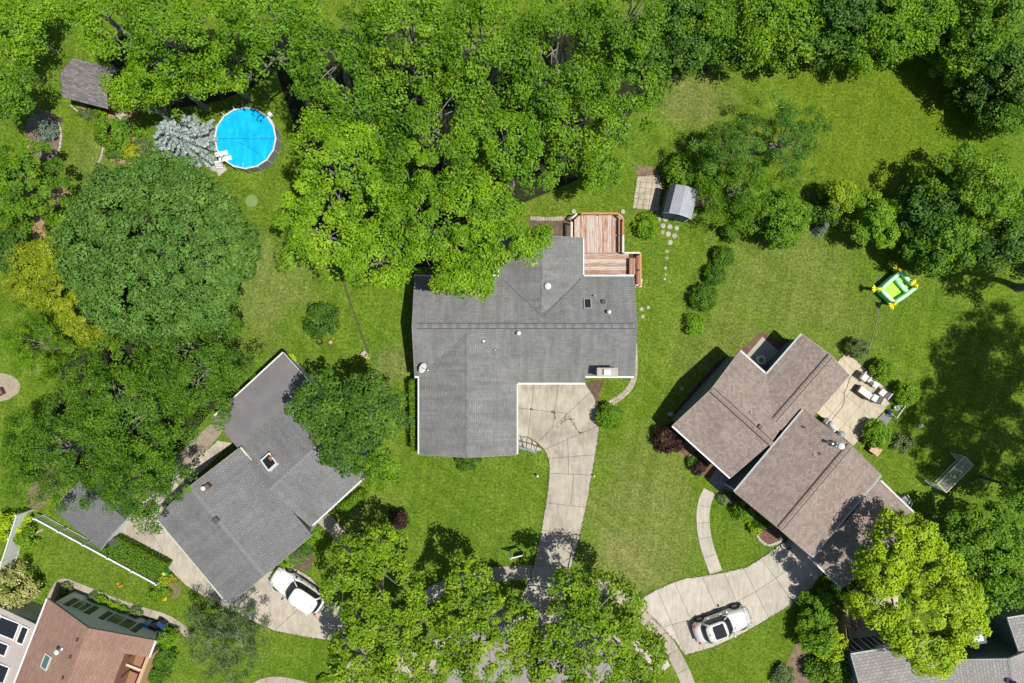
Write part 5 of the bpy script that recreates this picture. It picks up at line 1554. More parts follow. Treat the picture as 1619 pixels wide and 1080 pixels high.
# ---- left house garden
tree(508, 640, 60, 8, 'deep', 'dark tree overhanging the left house roof', 300, mat='leaf_deep', cr=.5)
tree(585, 648, 66, 9, 'deep', 'largest dark tree right of the left house', 301, mat='leaf_deep', cr=.5)
tree(545, 700, 50, 8, 'deep', 'dark tree leaning over the front slope of the left house', 302, cr=.45)
tree(600, 742, 38, 5, 'dense', 'lighter green rounded tree at the right corner of the left house', 303, mat='leaf_oak')
hedge([(528, 806), (570, 774), (580, 782), (540, 815)], .8, 'clipped low hedge under the front eave of the left house', 304, mat='leaf_bright')
bush(497, 848, 14, .8, 'low clipped shrub at the corner of the left garage', 305, 'bush', mat='leaf_bright')
bush(470, 880, 13, .6, 'grey green perennial in the bed near the white car', 306, 'bush', mat='leaf_grey')
bush(450, 888, 11, .5, 'bright green plant at the front corner of the left garage', 307, 'bush', mat='leaf_bright')
bush(482, 866, 11, .5, 'green plant in the bed left of the front walk', 308, 'bush')
tree(238, 394, 149, 11, 'round', 'very large round dark green tree with dense even crown', 310, limbs=5, flat=.5)
conifer(292, 222, 58, 5.0, 'silvery blue spruce left of the swimming pool', 311, 'leaf_spruce', tiers=12, ay=.8, n=60, L=.16)
bush(177, 212, 27, 1.8, 'green bush on the tan bed below the grey shed', 312, 'bigbush', mat='leaf_oak')
bush(209, 240, 12, .8, 'bright yellow shrub above the round dark tree', 313, 'bush', mat='leaf_yellow')
bush(224, 232, 12, .7, 'grey green grass clump beside the yellow shrub', 314, 'bush', mat='leaf_grey')
bush(185, 240, 16, .7, 'blue green low shrub left of the yellow shrub', 315, 'bush', mat='leaf_deep')
bush(219, 206, 9, .6, 'small bright green clump left of the blue spruce', 316, 'bush', mat='leaf_bright')
bush(158, 180, 9, .6, 'round green shrub beside the shed ramp', 317, 'bush', mat='leaf_bright')
bush(138, 177, 12, .4, 'low grey green border plants under the grey shed', 318, 'bush', mat='leaf_grey', ay=.6)
bush(74, 205, 16, 1.2, 'blue grey low conifer in the round mulch bed', 319, 'bush', mat='leaf_spruce2')
bush(200, 195, 9, .6, 'grey green plant at the end of the shed ramp', 326, 'bush', mat='leaf_grey')
tree(100, 470, 70, 6, 'larch', 'golden yellow feathery tree left of the round dark tree', 320, lobes=[(-45, -45, 42), (0, -10, 45), (35, 25, 42), (52, 62, 26), (-60, -15, 26), (-30, -62, 18)], dens=1.2)
tree(48, 540, 74, 5, 'pine', 'dull green loose tree at the left edge below the golden tree', 321, mat='leaf_oak', limbs=14)
tree(290, 580, 112, 10, 'locust', 'feathery tree above the left garage', 322, limbs=14)
tree(185, 660, 145, 11, 'locust', 'largest feathery tree left of the left garage', 323, limbs=18)
tree(75, 722, 115, 8, 'locust', 'feathery tree at the left edge above the white fences', 324, limbs=12, dens=.9)
tree(215, 770, 85, 9, 'locust', 'feathery tree overhanging the low dark shed', 325, limbs=12, dens=.85)
# lower left
hedge([(158, 876), (184, 850), (264, 892), (246, 918)], 1.0, 'broad clipped hedge between picket fence and left driveway', 330, rnd_=.06, mat='leaf_oak')
bush(260, 917, 11, .7, 'yellow green shrub at the end of the picket fence', 331, 'bush', mat='leaf_yellow', ay=.7)
bush(250, 932, 18, .6, 'leafy plants round the end of the picket fence', 332, 'bush', mat='leaf_bright')
bush(24, 926, 34, 2.6, 'cream variegated round shrub at the left edge', 333, 'bigbush', mat='leaf_cream')
bush(40, 852, 14, 1.3, 'bright bush inside the white panel fence', 334, 'bigbush')
bush(12, 832, 24, 1.8, 'yellow green bush outside the white panel fence', 335, 'bigbush', mat='leaf_lime')
tree(348, 1022, 82, 6, 'pine', 'grey green tree at the bottom edge right of the pink-roofed house', 336, mat='leaf_grey', limbs=24, dens=1.1)
bush(262, 1008, 16, 1.6, 'clipped green shrub at the right corner of the pink-roofed house', 337, 'bush', mat='leaf_bright')
bush(258, 1040, 18, 1.4, 'second clipped shrub along the tan porch wall', 338, 'bush', mat='leaf_hedge')
bush(250, 1068, 16, 1.3, 'shrub at the bottom edge along the tan porch wall', 339, 'bush', mat='leaf_hedge')
for i, (x, y, r, lab, mt) in enumerate(((103, 934, 10, 'potted leafy plant at the corner of the walk', 'leaf_grey'), (108, 946, 9, 'green plant in the planter box at the house corner', 'leaf_bright'), (160, 951, 9, 'rounded plant in the bed along the grey gable wall', 'leaf_bright'), (148, 947, 6, 'grey green herb in the bed along the walk', 'leaf_grey'), (178, 961, 8, 'yellow green plant in the bed along the walk', 'leaf_lime'), (192, 966, 7, 'low green plant in the bed near the bins', 'leaf_bright'), (215, 970, 7, 'loose plant in the bed beside the teal bin', 'leaf_grey'))):
    bush(x, y, r, .5, lab, 345 + i, 'bush', mat=mt, stem=False)
bush(511, 1079, 9, .6, 'small bright shrub in the soil ring at the bottom edge', 355, 'bush', mat='leaf_bright')
# street trees
street = [
    (590, 935, 80, 8, 'street tree nearest the white car', [(-25, -40, 40), (10, -55, 38), (-45, 5, 38), (25, 0, 48), (55, 15, 30), (-5, 40, 40)]),
    (610, 1035, 88, 8, 'street tree at the bottom edge below the white car', [(-45, 10, 45), (0, -30, 40), (45, -25, 42), (30, 30, 50), (-30, 45, 45), (70, 20, 34)]),
    (765, 985, 80, 8, 'street tree in front of the middle driveway, left of the other', [(-28, -62, 30), (-8, -40, 26), (30, 10, 46), (-25, 25, 44), (10, 60, 50), (52, -5, 26), (-45, -20, 26)]),
    (945, 1005, 98, 9, 'street tree at the right side of the middle driveway', [(-40, -60, 34), (20, -50, 46), (-55, 0, 42), (0, 20, 60), (55, 15, 44), (70, 55, 42), (-50, 60, 46), (10, 80, 50), (-85, 55, 30)]),
]
for i, (x, y, r, h, lab, lb) in enumerate(street):
    tree(x, y, r, h, 'street', lab, 400 + i, group='street trees round the close', lobes=lb, limbs=18)
# ================================================================== OBJECTS
V = lambda x, y, z: Vector((x, y, z))
Z = lambda z: Vector((0, 0, z))

# ------------------------------------------------------------------ deck
DK_H = .55
BRD = woodmat('worn_deck_boards', (.40, .20, .12), (.58, .52, .465), .36, .465)
BRD2 = woodmat('red_deck_boards', (.36, .14, .085), (.50, .35, .27), .6)
RAILW = woodmat('orange_rail_wood', (.52, .22, .085), (.62, .36, .2), .6)
RAILP = plain('greyed_white_rail', (.66, .60, .54), .7, .15)
DK = thing('deck', 'worn red and white wooden deck behind the middle house', 'deck', W(955, 390))
OD = ORG[DK.name]
x0, x1 = W(908, 0, DK_H).x, W(980, 0, DK_H).x
yT, yM, yB = W(0, 339, DK_H).y, W(0, 401, DK_H).y, W(0, 440, DK_H).y
m = MB(); m.prism([(x0 + .05, yT - .1), (W(986, 0, DK_H).x - .05, yT - .1), (W(986, 0, DK_H).x - .05, yM), (x0 + .05, yM)], .05, DK_H - .035); m.build('joists', plain('dark_joist_wood', (.07, .045, .03), .9), DK)
m = MB(); m.prism([(W(915, 0, 0).x, yM - .02), (W(1012, 0, DK_H).x, yM - .02), (W(1012, 0, DK_H).x, yB), (W(915, 0, 0).x, yB)], .05, DK_H - .035); m.build('joists', plain('dark_joist_wood', (.07, .045, .03)), DK)
xr = W(986, 0, DK_H).x
nb = int((xr - x0) / .145)
for k in range(nb):
    xa = x0 + k * .145 + .07
    top = yT
    d = min(xa - x0, xr - xa)
    if d < .45: top = yT - (.45 - d)
    ln = top - (yM + .05)
    m = MB(); m.box((0, 0, 0), (ln, .135, .035)); ob = m.build('deck_board', BRD, DK, world=False)
    ob.location = V(xa, (top + yM + .05) / 2, DK_H - .0175) - OD; ob.rotation_euler = (0, 0, R(90))
xa, xb = W(915, 0, DK_H).x, W(994, 0, DK_H).x
nb = int((yM - yB) / .145)
for k in range(nb):
    m = MB(); m.box((0, 0, 0), (xb - xa, .135, .035)); ob = m.build('deck_board', BRD, DK, world=False)
    ob.location = V((xa + xb) / 2, yM - .07 - k * .145, DK_H - .0175) - OD
m = MB(); m.box((W(947, 0, DK_H).x, yM + .0, DK_H + .012), (W(983, 0, DK_H).x - W(912, 0, DK_H).x, .13, .05)); m.build('step_edge', BRD2, DK)
# raised bench block at the right with boards running the other way
xs, xe = W(995, 0, 1.05).x, W(1004, 0, 1.05).x
yt, yb = W(0, 408, 1.05).y, W(0, 434, 1.05).y
for k in range(4):
    m = MB(); m.box((0, 0, 0), (yt - yb, .105, .04)); ob = m.build('bench_board', BRD2, DK, world=False); ob.location = V(xs + .06 + k * .115, (yt + yb) / 2, 1.03) - OD; ob.rotation_euler = (0, 0, R(90))
m = MB(); m.box(((xs + xe) / 2, (yt + yb) / 2, .78), (xe - xs - .06, yt - yb - .06, .46)); m.build('bench_base', BRD2, DK)
for k in range(4):
    m = MB(); m.box((0, 0, 0), (W(0, 404, .6).y - W(0, 450, .6).y, .12, .035)); ob = m.build('deck_board', BRD2, DK, world=False)
    ob.location = V(W(1003.5, 0, .55).x + .02 + k * .128, (W(0, 404, .6).y + W(0, 450, .6).y) / 2, DK_H - .02) - OD; ob.rotation_euler = (0, 0, R(90))
# benches along rails, deck 1
RH = DK_H + .85
def rail(name, a, b, mat, hgt=RH, w=.13, th=.045):
    A, B = W(*a, hgt), W(*b, hgt)
    m = MB(); m.bar(A, B, w, th); o = m.build(name, mat, DK)
    n = max(1, int((B - A).length / 1.1))
    for k in range(n + 1):
        p = A.lerp(B, k / n); q = MB(); q.box((p.x, p.y, hgt / 2 - .02), (.08, .08, hgt - .04)); q.build('post', mat, DK)
    q = MB()
    for zz in (.35, .6): q.bar(A - Z(hgt - DK_H - zz), B - Z(hgt - DK_H - zz), .03, .08)
    q.build('lower_rail', mat, DK)
rail('top_rail', (919, 337.5), (977, 337.5), RAILW, w=.15); rail('top_rail', (978, 337.8), (985.5, 345.5), RAILW, w=.15); rail('top_rail', (985.5, 347), (985.5, 370), RAILW, w=.13)
rail('top_rail', (985.6, 371), (985.6, 399), RAILP); rail('top_rail', (904, 351), (904, 378), RAILP, w=.16); rail('top_rail', (987, 399.8), (1012, 399.8), RAILP)
rail('top_rail', (1013, 401), (1013, 451), RAILW, w=.13); rail('top_rail', (912, 338), (904.5, 345), RAILP)
for (a, b) in (((981.3, 347), (981.3, 371)), ((981.3, 372), (981.3, 399))):
    A, B = W(*a, DK_H + .45), W(*b, DK_H + .45)
    for off in (-.1, .035):
        L_ = (B - A).length; m = MB(); m.box((0, 0, 0), (L_, .12, .04)); ob = m.build('bench_seat', RAILW if a[1] < 360 else BRD2, DK, world=False); ob.location = (A + B) / 2 + V(off, 0, 0) - OD; ob.rotation_euler = (0, 0, R(90))
# steps down at the lower right corner
for k in range(3):
    m = MB(); m.box((W(1009, 0, .3).x, W(0, 443 + k * 4, .4).y, .42 - k * .16), (.62, .26, .04)); m.build('step', RAILP, DK)
for px in (907, 981.5):
    m = MB(); P = [(px + 3.6 * math.cos(t) + (0 if px < 950 else 3), 338 - 3 + 3.8 * math.sin(t)) for t in [6.283 * k / 8 for k in range(8)]]
    m.prism(XY(P), -.02, .12); m.build('corner_rock', label='pale rock at the upper %s corner of the deck' % ('left' if px < 950 else 'right'), cat='rock', mat=M_STONEG)

# ------------------------------------------------------------------ swimming pool
PH = 1.25
pc = W(387.5, 218, PH); PR_ = M_(48.5, PH)
PO = thing('swimming_pool', 'round above-ground pool with bright blue cover', 'pool', V(pc.x, pc.y, 0))
n = 40
m = MB(); m.lathe((pc.x, pc.y, 0), [(PR_ - .02, 0), (PR_ - .02, PH - .06)], n, cap=False); m.build('pool_wall', plain('grey_pool_wall', (.24, .25, .27), .5, .2), PO)
# rim in straight lengths between the posts
for k in range(16):
    a, b = 6.283 * k / 16, 6.283 * (k + 1) / 16 - .01
    m = MB()
    pts = []
    for r_, t in ((PR_ - .06, a), (PR_ + .04, a), (PR_ + .04, b), (PR_ - .06, b)):
        pts.append((pc.x + r_ * math.cos(t), pc.y + r_ * math.sin(t)))
    m.prism(pts, PH - .07, PH - .02); m.build('rim', plain('white_pool_rim', (.68, .66, .64), .5), PO)
    q = MB(); q.box((pc.x + (PR_ + .02) * math.cos(a), pc.y + (PR_ + .02) * math.sin(a), PH / 2), (.07, .12, PH - .1), a); q.build('upright', plain('grey_upright', (.45, .45, .46), .5), PO)
t = NT('blue_pool_cover'); co = t.coord()
w1 = t.noise(co, 1.3, 4, .65); w2 = t.n('ShaderNodeTexWave'); t.l(co, w2.inputs['Vector']); w2.inputs['Scale'].default_value = .5; w2.inputs['Distortion'].default_value = 9; w2.inputs['Detail'].default_value = 3
c = t.ramp(w1, [(.35, (.006, .40, .80)), (.65, (.010, .52, .90))])
w3 = t.noise(co, 5.5, 4, .7)
t.bump(t.math('ADD', t.math('ADD', w1, t.math('MULTIPLY', w3, .55)), t.math('MULTIPLY', w2.outputs['Fac'], .5)), .55, .08)
t.b.inputs['Specular IOR Level'].default_value = .5
M_COVER = t.done(c, .18)
m = MB(); m.smooth = True
rg = np.random.default_rng(5)
nr, na = 26, 72
grid = []
for i in range(nr + 1):
    r_ = (PR_ - .05) * i / nr; ring = []
    for j in range(na):
        a = 6.283 * j / na; x, y = r_ * math.cos(a), r_ * math.sin(a)
        z = .025 * math.sin(x * 3.1 + y * 1.7) + .02 * math.sin(x * 1.3 - y * 4.1 + 1) + .015 * math.sin(6 * x + 5 * y)
        z += .05 * math.exp(-((y - .15 * x - .05) / .06) ** 2) * math.sin(2 * x) ** 2 - .05 * math.exp(-((y + .05) / .035) ** 2)
        z -= .06 * math.exp(-((y + .7 * x + .7) / .05) ** 2) * (1 if x > 0 else .3)
        ring.append(V(pc.x + x, pc.y + y, PH - .10 + z * (1 - .5 * i / nr)))
    grid.append(ring)
m.loft(grid, False, False); m.build('cover', M_COVER, PO)
m = MB(); m.tube([V(pc.x + (PR_ - .1) * math.cos(a_), pc.y + (PR_ - .1) * math.sin(a_) * 0 - .04, PH - .085) for a_ in [math.pi * (1 - k / 12) for k in range(13)]], .012, 4); m.build('seam', plain('dark_blue_seam', (.01, .10, .32), .5), PO)
m = MB(); m.tube([V(pc.x - 1.2 + k * .28, pc.y - .25 - .0 * k - .045 * k * k * .35, PH - .075) for k in range(9)], .011, 4); m.build('seam', plain('dark_blue_seam', (.01, .10, .32)), PO)
# ladder platform on the lower left
for px, py, w_, l_, z_ in ((350, 243, 1.0, .35, PH + .02), (356, 251, 1.0, .35, PH - .02)):
    p = W(px, py, z_); m = MB(); m.box(p, (w_, l_, .05), R(12), bev=.015); m.build('platform', M_WHITE, PO)
p = W(346, 255, .9)
for sx in (-.35, .25):
    m = MB(); m.tube([W(349, 266, 0) + V(sx, 0, 0), W(345, 256, 1.2) + V(sx, 0, 0), W(345, 248, 1.9) + V(sx, 0, 0), W(350, 243, 1.3) + V(sx, 0, 0)], .035, 6); m.build('ladder_rail', M_WHITE, PO)
for k in range(4):
    q = W(349, 266, 0).lerp(W(346, 254, 1.2), (k + .6) / 4.4); m = MB(); m.box(q + V(-.05, 0, .02), (.62, .16, .04)); m.build('ladder_step', M_WHITE, PO)
for px, py in ((350.5, 178), (369, 168), (384, 164)):
    m = MB(); a = W(px, py, PH) ; e = V(pc.x, pc.y, PH) - a; e.normalize(); m.tube([a + e * .35, a + Z(.08), a - e * .02 + Z(.1)], .02, 5); m.build('rim_hook', M_WHITE, PO)
sk_ = W(427, 181, 1.0); m = MB(); m.box(sk_, (.34, .3, .35), R(-40), bev=.05); m.build('skimmer', M_WHITE, PO)
q = MB(); q.tube([W(424, 184, 1.0), W(430, 192, .9), W(434, 199, .5), W(436, 206, .2)], .045, 6); q.build('hose', M_WHITE, PO)
m = MB(); m.prism(XY([(333, 264), (352, 258), (360, 268), (346, 279), (343, 272), (334, 270)]), -.02, .05); m.build('paver_pad', M_STONEG, label='small pale slab at the foot of the pool ladder', cat='slab')
m = MB(); m.lathe(W(398, 318, 0), [(.5, 0), (.5, .03), (.05, .04)], 14); m.build('round_lid', plain('pale_green_lid', (.18, .27, .09), .8), label='pale green round lid on the lawn below the pool', cat='lid')
# ------------------------------------------------------------------ inflatable
BH = thing('bounce_house', 'bright green inflatable bouncer with yellow hands on the right lawn', 'bouncy castle', W(1420, 455))
c4 = [(1392.9, 457.4), (1424.8, 429.6), (1448, 454.6), (1414.6, 478.7)]
th = .85
M_G = plain('bright_green_vinyl', (.14, .85, .16), .35, .1, spec=.5); M_GP = plain('mint_vinyl', (.50, .88, .55), .35, .06, spec=.5); M_LM = plain('lime_floor_vinyl', (.36, .62, .02), .5, .12); M_Y = plain('yellow_vinyl', (.80, .66, .01), .35, .08, spec=.5)
T4 = [W(*p, th) for p in c4]; G4 = [V(p.x, p.y, 0) for p in T4]
m = MB(); m.prism([g.xy for g in G4], .02, .38); m.build('floor', M_LM, BH)
for k in range(4):
    a, b = T4[k], T4[(k + 1) % 4]
    m = MB(); m.smooth = True; md = (a + b) / 2 + Z(-.08)
    ctr = sum(T4, V(0, 0, 0)) / 4
    md += (md - ctr) * (.06 if k == 2 else 0)
    m.tube([a, a.lerp(md, .5) + Z(-.02), md, b.lerp(md, .5) + Z(-.02), b], [.15, .165, .165, .165, .15], 12); m.build('top_tube', [M_GP, M_GP, M_GP, M_GP][k], BH)
    m = MB(); m.smooth = True; m.tube([G4[k] + Z(.05), G4[k] + Z(th)], .19, 12); m.build('corner_post', M_G, BH)
    m = MB(); m.smooth = True
    for zz in (.22, .5): m.tube([G4[k] + Z(zz), G4[(k + 1) % 4] + Z(zz)], .15, 10)
    m.build('wall_tube', M_G, BH)
a, b = W(1415.6, 440.7, .6), W(1435, 463, .6)
m = MB(); m.smooth = True; m.tube([a, b], .19, 12); m.build('divider_tube', M_GP, BH)
m = MB(); a, b = W(1418, 438, .5), W(1437, 461, .5); m.prism([a.xy, T4[1].xy, T4[2].xy, b.xy], .384, .5); m.build('slide', plain('lime_slide_vinyl', (.30, .53, .03), .45), BH)
for (hx, hy), k in (((1418.5, 424), 1), ((1384.5, 456.5), 0), ((1411.5, 482), 3), ((1446, 449), 2)):
    hd = W(hx, hy, 1.1); o_ = T4[k]; d = (hd - o_); d.z = 0; d.normalize(); s_ = V(-d.y, d.x, 0)
    m = MB(); m.smooth = True; m.tube([o_ + Z(.0), o_.lerp(hd, .55) + Z(.2), hd], [.15, .13, .12], 10); arm = m.build('arm', M_Y if k != 1 else M_Y, BH)
    for f in (-1.0, -.3, .4, 1.1):
        e = hd + d * .34 * math.cos(f * .8) + s_ * .34 * math.sin(f * .95) + Z(.06)
        q = MB(); q.smooth = True; q.tube([hd - d * .05, hd.lerp(e, .5), hd.lerp(e, .9), e + (e - hd) * .08], [.085, .075, .07, .04], 8); q.build('finger', M_Y, arm)
cord = MB(); cord.tube([W(1397, 447) + Z(.03), W(1390, 436) + Z(.03), W(1388, 440) + Z(.03), W(1392, 446) + Z(.03), W(1391, 475) + Z(.03), W(1387, 505) + Z(.03), W(1378, 540) + Z(.03), W(1368, 565) + Z(.03), W(1360, 582) + Z(.06), W(1352, 590) + Z(.07), W(1343, 598) + Z(.07), W(1339, 612) + Z(.07), W(1334, 622) + Z(.07), W(1335, 636) + Z(.07), W(1330, 645) + Z(.07), W(1322, 655) + Z(.07), W(1315, 664) + Z(.07)], .022, 5)
cord.build('extension_cord', plain('grey_cord', (.33, .31, .28), .7), label='grey power cord from the inflatable across the lawn to the patio', cat='cord')
# ------------------------------------------------------------------ football goal
GO = thing('soccer_goal', 'white football goal with net on the shaded right lawn', 'goal', W(1490, 742))
gh = 1.75
A, B = W(1502, 716, 0), W(1460.5, 757.7, 0)
dv = (B - A).normalized(); nv = V(-dv.y, dv.x, 0)
if nv.dot(V(1, -1, 0)) < 0: nv = -nv
at, bt = A + Z(gh), B + Z(gh); ar, br = at + nv * .95, bt + nv * .95; ag, bg = A + nv * .75, B + nv * .75
M_POST = plain('yellowed_white_post', (.68, .70, .45), .5, .1)
for nm, p, q in (('crossbar', at, bt), ('post', A, at), ('post', B, bt), ('top_bar', at, ar), ('top_bar', bt, br), ('rear_bar', ar, br), ('rear_leg', ar, ag), ('rear_leg', br, bg), ('ground_bar', A, ag), ('ground_bar', B, bg), ('ground_bar', ag, bg)):
    m = MB(); m.tube([p + Z(.03 if p.z < .1 else 0), q + Z(.03 if q.z < .1 else 0)], .035, 6); m.build(nm, M_POST, GO)
m = MB()
def net(p, q, r_, s_, nu, nv_):
    for i in range(nu + 1):
        f = i / nu; a_, b_ = p.lerp(q, f), s_.lerp(r_, f); m.bar(a_, b_, .012, .012)
    for i in range(nv_ + 1):
        f = i / nv_; a_, b_ = p.lerp(s_, f), q.lerp(r_, f); m.bar(a_, b_, .012, .012)
net(at, bt, br, ar, 26, 8); net(ar, br, bg + Z(.03), ag + Z(.03), 26, 14)
for p, q, r_, s_ in ((A + Z(.03), at, ar, ag + Z(.03)), (B + Z(.03), bt, br, bg + Z(.03))): net(p, q, r_, s_, 10, 8)
m.build('net', plain('grey_net', (.62, .58, .57), .8), GO)

# ------------------------------------------------------------------ cars
def ring_rect(x0, x1, hw, z, k=3.2, n=32, taper=0.0):
    cx_, hl = (x0 + x1) / 2, (x1 - x0) / 2; out = []
    for j in range(n):
        t = 6.283185 * j / n; c_, s_ = math.cos(t), math.sin(t)
        x = cx_ + hl * math.copysign(abs(c_) ** (2 / k), c_); w_ = hw * (1 - taper * max(0, (x - cx_) / hl)) 
        out.append(V(x, w_ * math.copysign(abs(s_) ** (2 / k), s_), z))
    return out


def car(label, loc, rz, paint, suv, sunroof=False):
    """front towards +x; length about 4.6 m"""
    C = thing('car', label, 'car', loc, rz=rz)
    L2 = 2.32; hw = .91
    B_ = lambda m, n, mt, par=C: m.build(n, mt, par, world=False)
    m = MB(); m.smooth = True
    rings = [ring_rect(-L2 + .18, L2 - .2, hw - .08, .20, 5), ring_rect(-L2 + .05, L2 - .06, hw - .01, .30, 5), ring_rect(-L2, L2, hw, .50, 4.6, taper=.06), ring_rect(-L2 + .03, L2 - .06, hw - .01, .68, 4.4, taper=.08),
             ring_rect(-L2 + .08, L2 - .20, hw - .05, .82, 4.2, taper=.10), ring_rect(-L2 + .16, L2 - .40, hw - .12, .92, 4.0, taper=.10), ring_rect(-L2 + .30, L2 - .75, hw - .24, .975, 3.6, taper=.08), ring_rect(-L2 + .7, L2 - 1.3, hw - .5, 1.0, 3)]
    m.loft(rings, True, True); body = B_(m, 'body', paint)
    gx0, gx1 = (-L2 + .18, .88) if suv else (-L2 + .55, .80)
    tz = 1.64 if suv else 1.50
    rx0, rx1 = (-L2 + .50, .15) if suv else (-L2 + .95, .12)
    m = MB(); m.smooth = True
    m.loft([ring_rect(gx0, gx1, hw - .09, .90, 3.6), ring_rect(gx0 + .05, gx1 - .22, hw - .12, 1.10, 3.8), ring_rect((gx0 + rx0) / 2, (gx1 + rx1) / 2 - .02, hw - .17, (.93 + tz) / 2 + .12, 4), ring_rect(rx0 - .02, rx1 + .04, hw - .22, tz - .05, 4)], False, True)
    B_(m, 'windows', M_BLACKGLASS)
    m = MB(); m.smooth = True
    m.loft([ring_rect(rx0 - .10, rx1 + .10, hw - .195, tz - .085, 4.2), ring_rect(rx0 - .04, rx1 + .06, hw - .22, tz - .02, 4.2), ring_rect(rx0 + .15, rx1 - .12, hw - .36, tz + .02, 3.8), ring_rect(rx0 + .6, rx1 - .5, hw - .7, tz + .03, 3)], True, True); B_(m, 'roof', paint)
    for s_ in (-1, 1):
        for nm, xa, xb in (('front_pillar', gx1 - .12, rx1 + .02), ('middle_pillar', -.55, -.62), ('rear_pillar', gx0 + .32, rx0 + .22)):
            m = MB(); m.tube([V(xa, s_ * (hw - .13), .94), V((xa + xb) / 2, s_ * (hw - .165), (.94 + tz) / 2 + .08), V(xb, s_ * (hw - .21), tz - .04)], .045 if nm != 'rear_pillar' else .075, 6); B_(m, nm, paint if nm != 'middle_pillar' else M_BLACK)
        m = MB(); m.box((.62, s_ * (hw + .09), 1.0), (.13, .2, .13), bev=.03); mi = B_(m, 'wing_mirror', M_BLACK if suv else paint)
        m = MB(); m.smooth = True; m.lathe((L2 - .30, s_ * (hw - .27), .70), [(.02, -.10), (.20, -.06), (.24, 0), (.2, .08), (.03, .115)], 12, sx=1.1, sy=.75); B_(m, 'headlight', plain('headlight_lens', (.36, .38, .40), .12, .1, spec=.7))
        m = MB(); m.box((-L2 + .20, s_ * (hw - .25), .80), (.16, .24, .14), s_ * .35, bev=.04); B_(m, 'tail_light', plain('tail_light_lens', (.45, .02, .02), .2, .1, spec=.6))
        m = MB(); m.box((-.55, s_ * (hw - .005), .33), (2.1, .05, .12), bev=.015); B_(m, 'side_sill', M_BLACK)
        for k, xx in enumerate((.15, -.85)):
            m = MB(); m.box((xx, s_ * (hw - .0), .80), (.18, .035, .03)); B_(m, 'door_handle', M_STEEL)
        for xw in (L2 - .88, -L2 + .86):
            Mx = Matrix.Translation((xw, s_ * (hw - .10), .34)) @ Matrix.Rotation(R(90) * -s_, 4, 'X')
            m = MB(); m.smooth = False
            rr_ = [(.20, .10), (.30, .115), (.335, .08), (.34, 0), (.335, -.1), (.2, -.11)]
            m.loft([[Mx @ V(r_ * math.cos(t), r_ * math.sin(t), z_) for t in [6.283 * j / 22 for j in range(22)]] for r_, z_ in rr_], True, True); wh = B_(m, 'wheel', M_BLACK)
            m = MB(); m.loft([[Mx @ V(r_ * math.cos(t), r_ * math.sin(t), z_) for t in [6.283 * j / 18 for j in range(18)]] for r_, z_ in ((.225, .09), (.22, .118), (.06, .105))], True, True); B_(m, 'rim', plain('alloy_rim', (.34, .34, .34), .35, .2, metal=.5), wh)
            m = MB(); m.loft([[Mx @ V(r_ * math.cos(t), r_ * math.sin(t), z_) for t in [6.283 * j / 20 for j in range(20)]] for r_, z_ in ((.40, -.1), (.40, .095), (.34, .098))], False, False); B_(m, 'wheel_arch', M_BLACK)
    m = MB(); m.box((L2 - .02, 0, .48), (.06, .9, .16), bev=.02); B_(m, 'grille', M_BLACK)
    m = MB(); m.box((-L2 + .01, 0, .42), (.06, 1.3, .16), bev=.02); B_(m, 'bumper_trim', M_BLACK)
    for s_ in (-1, 1):
        m = MB(); m.tube([V(L2 - 1.42, s_ * .12, 1.0), V(L2 - 1.52, s_ * .5, 1.08)], .012, 4); B_(m, 'wiper', M_BLACK)
        if suv:
            m = MB(); m.tube([V(rx0 + .15, s_ * (hw - .33), tz + .0), V(rx0 + .2, s_ * (hw - .33), tz + .035), V(rx1 - .2, s_ * (hw - .33), tz + .035), V(rx1 - .15, s_ * (hw - .33), tz)], .014, 5); B_(m, 'roof_rail', paint)
    if sunroof:
        m = MB(); m.loft([ring_rect(rx0 + .42, rx1 - .12, hw - .36, tz - .01, 8), ring_rect(rx0 + .44, rx1 - .14, hw - .38, tz + .045, 8)], True, True); B_(m, 'sunroof', M_BLACKGLASS)
    for xx in (.62, -.42, -1.38):
        for s_ in (-1, 1):
            m = MB(); m.tube([V(xx, s_ * (hw + .002), .40), V(xx, s_ * (hw - .0), .70), V(xx - .03, s_ * (hw - .10), .90)], .009, 4); B_(m, 'door_gap', M_BLACK)
    m = MB(); m.tube([V(L2 - .42, y_, .94 - .10 * abs(y_)) for y_ in (-.62, -.3, 0, .3, .62)], .010, 4); B_(m, 'bonnet_gap', M_DARKMETAL)
    m = MB(); m.box((rx0 + .12, 0, tz + .04), (.12, .04, .05), bev=.01); B_(m, 'aerial', M_BLACK)
    return C


P_W = plain('white_car_paint', (.80, .80, .80), .25, .03, spec=.5); P_W.node_tree.nodes['Principled BSDF'].inputs['Coat Weight'].default_value = .5
P_S = plain('pale_silver_car_paint', (.66, .66, .63), .28, .04, metal=.15, spec=.5); P_S.node_tree.nodes['Principled BSDF'].inputs['Coat Weight'].default_value = .6
a, b = W(438, 909, .9), W(506, 955, .9)
car('white car parked on the left house driveway', V(*W(470, 934.5, .75).xy, .045), math.atan2(33, -52) if False else math.atan2(.56, -.83), P_W, True)
car('silver white car with dark glass roof on the right driveway', V(*W(1142, 988.5, .75).xy, .045), R(20), P_S, False, True)

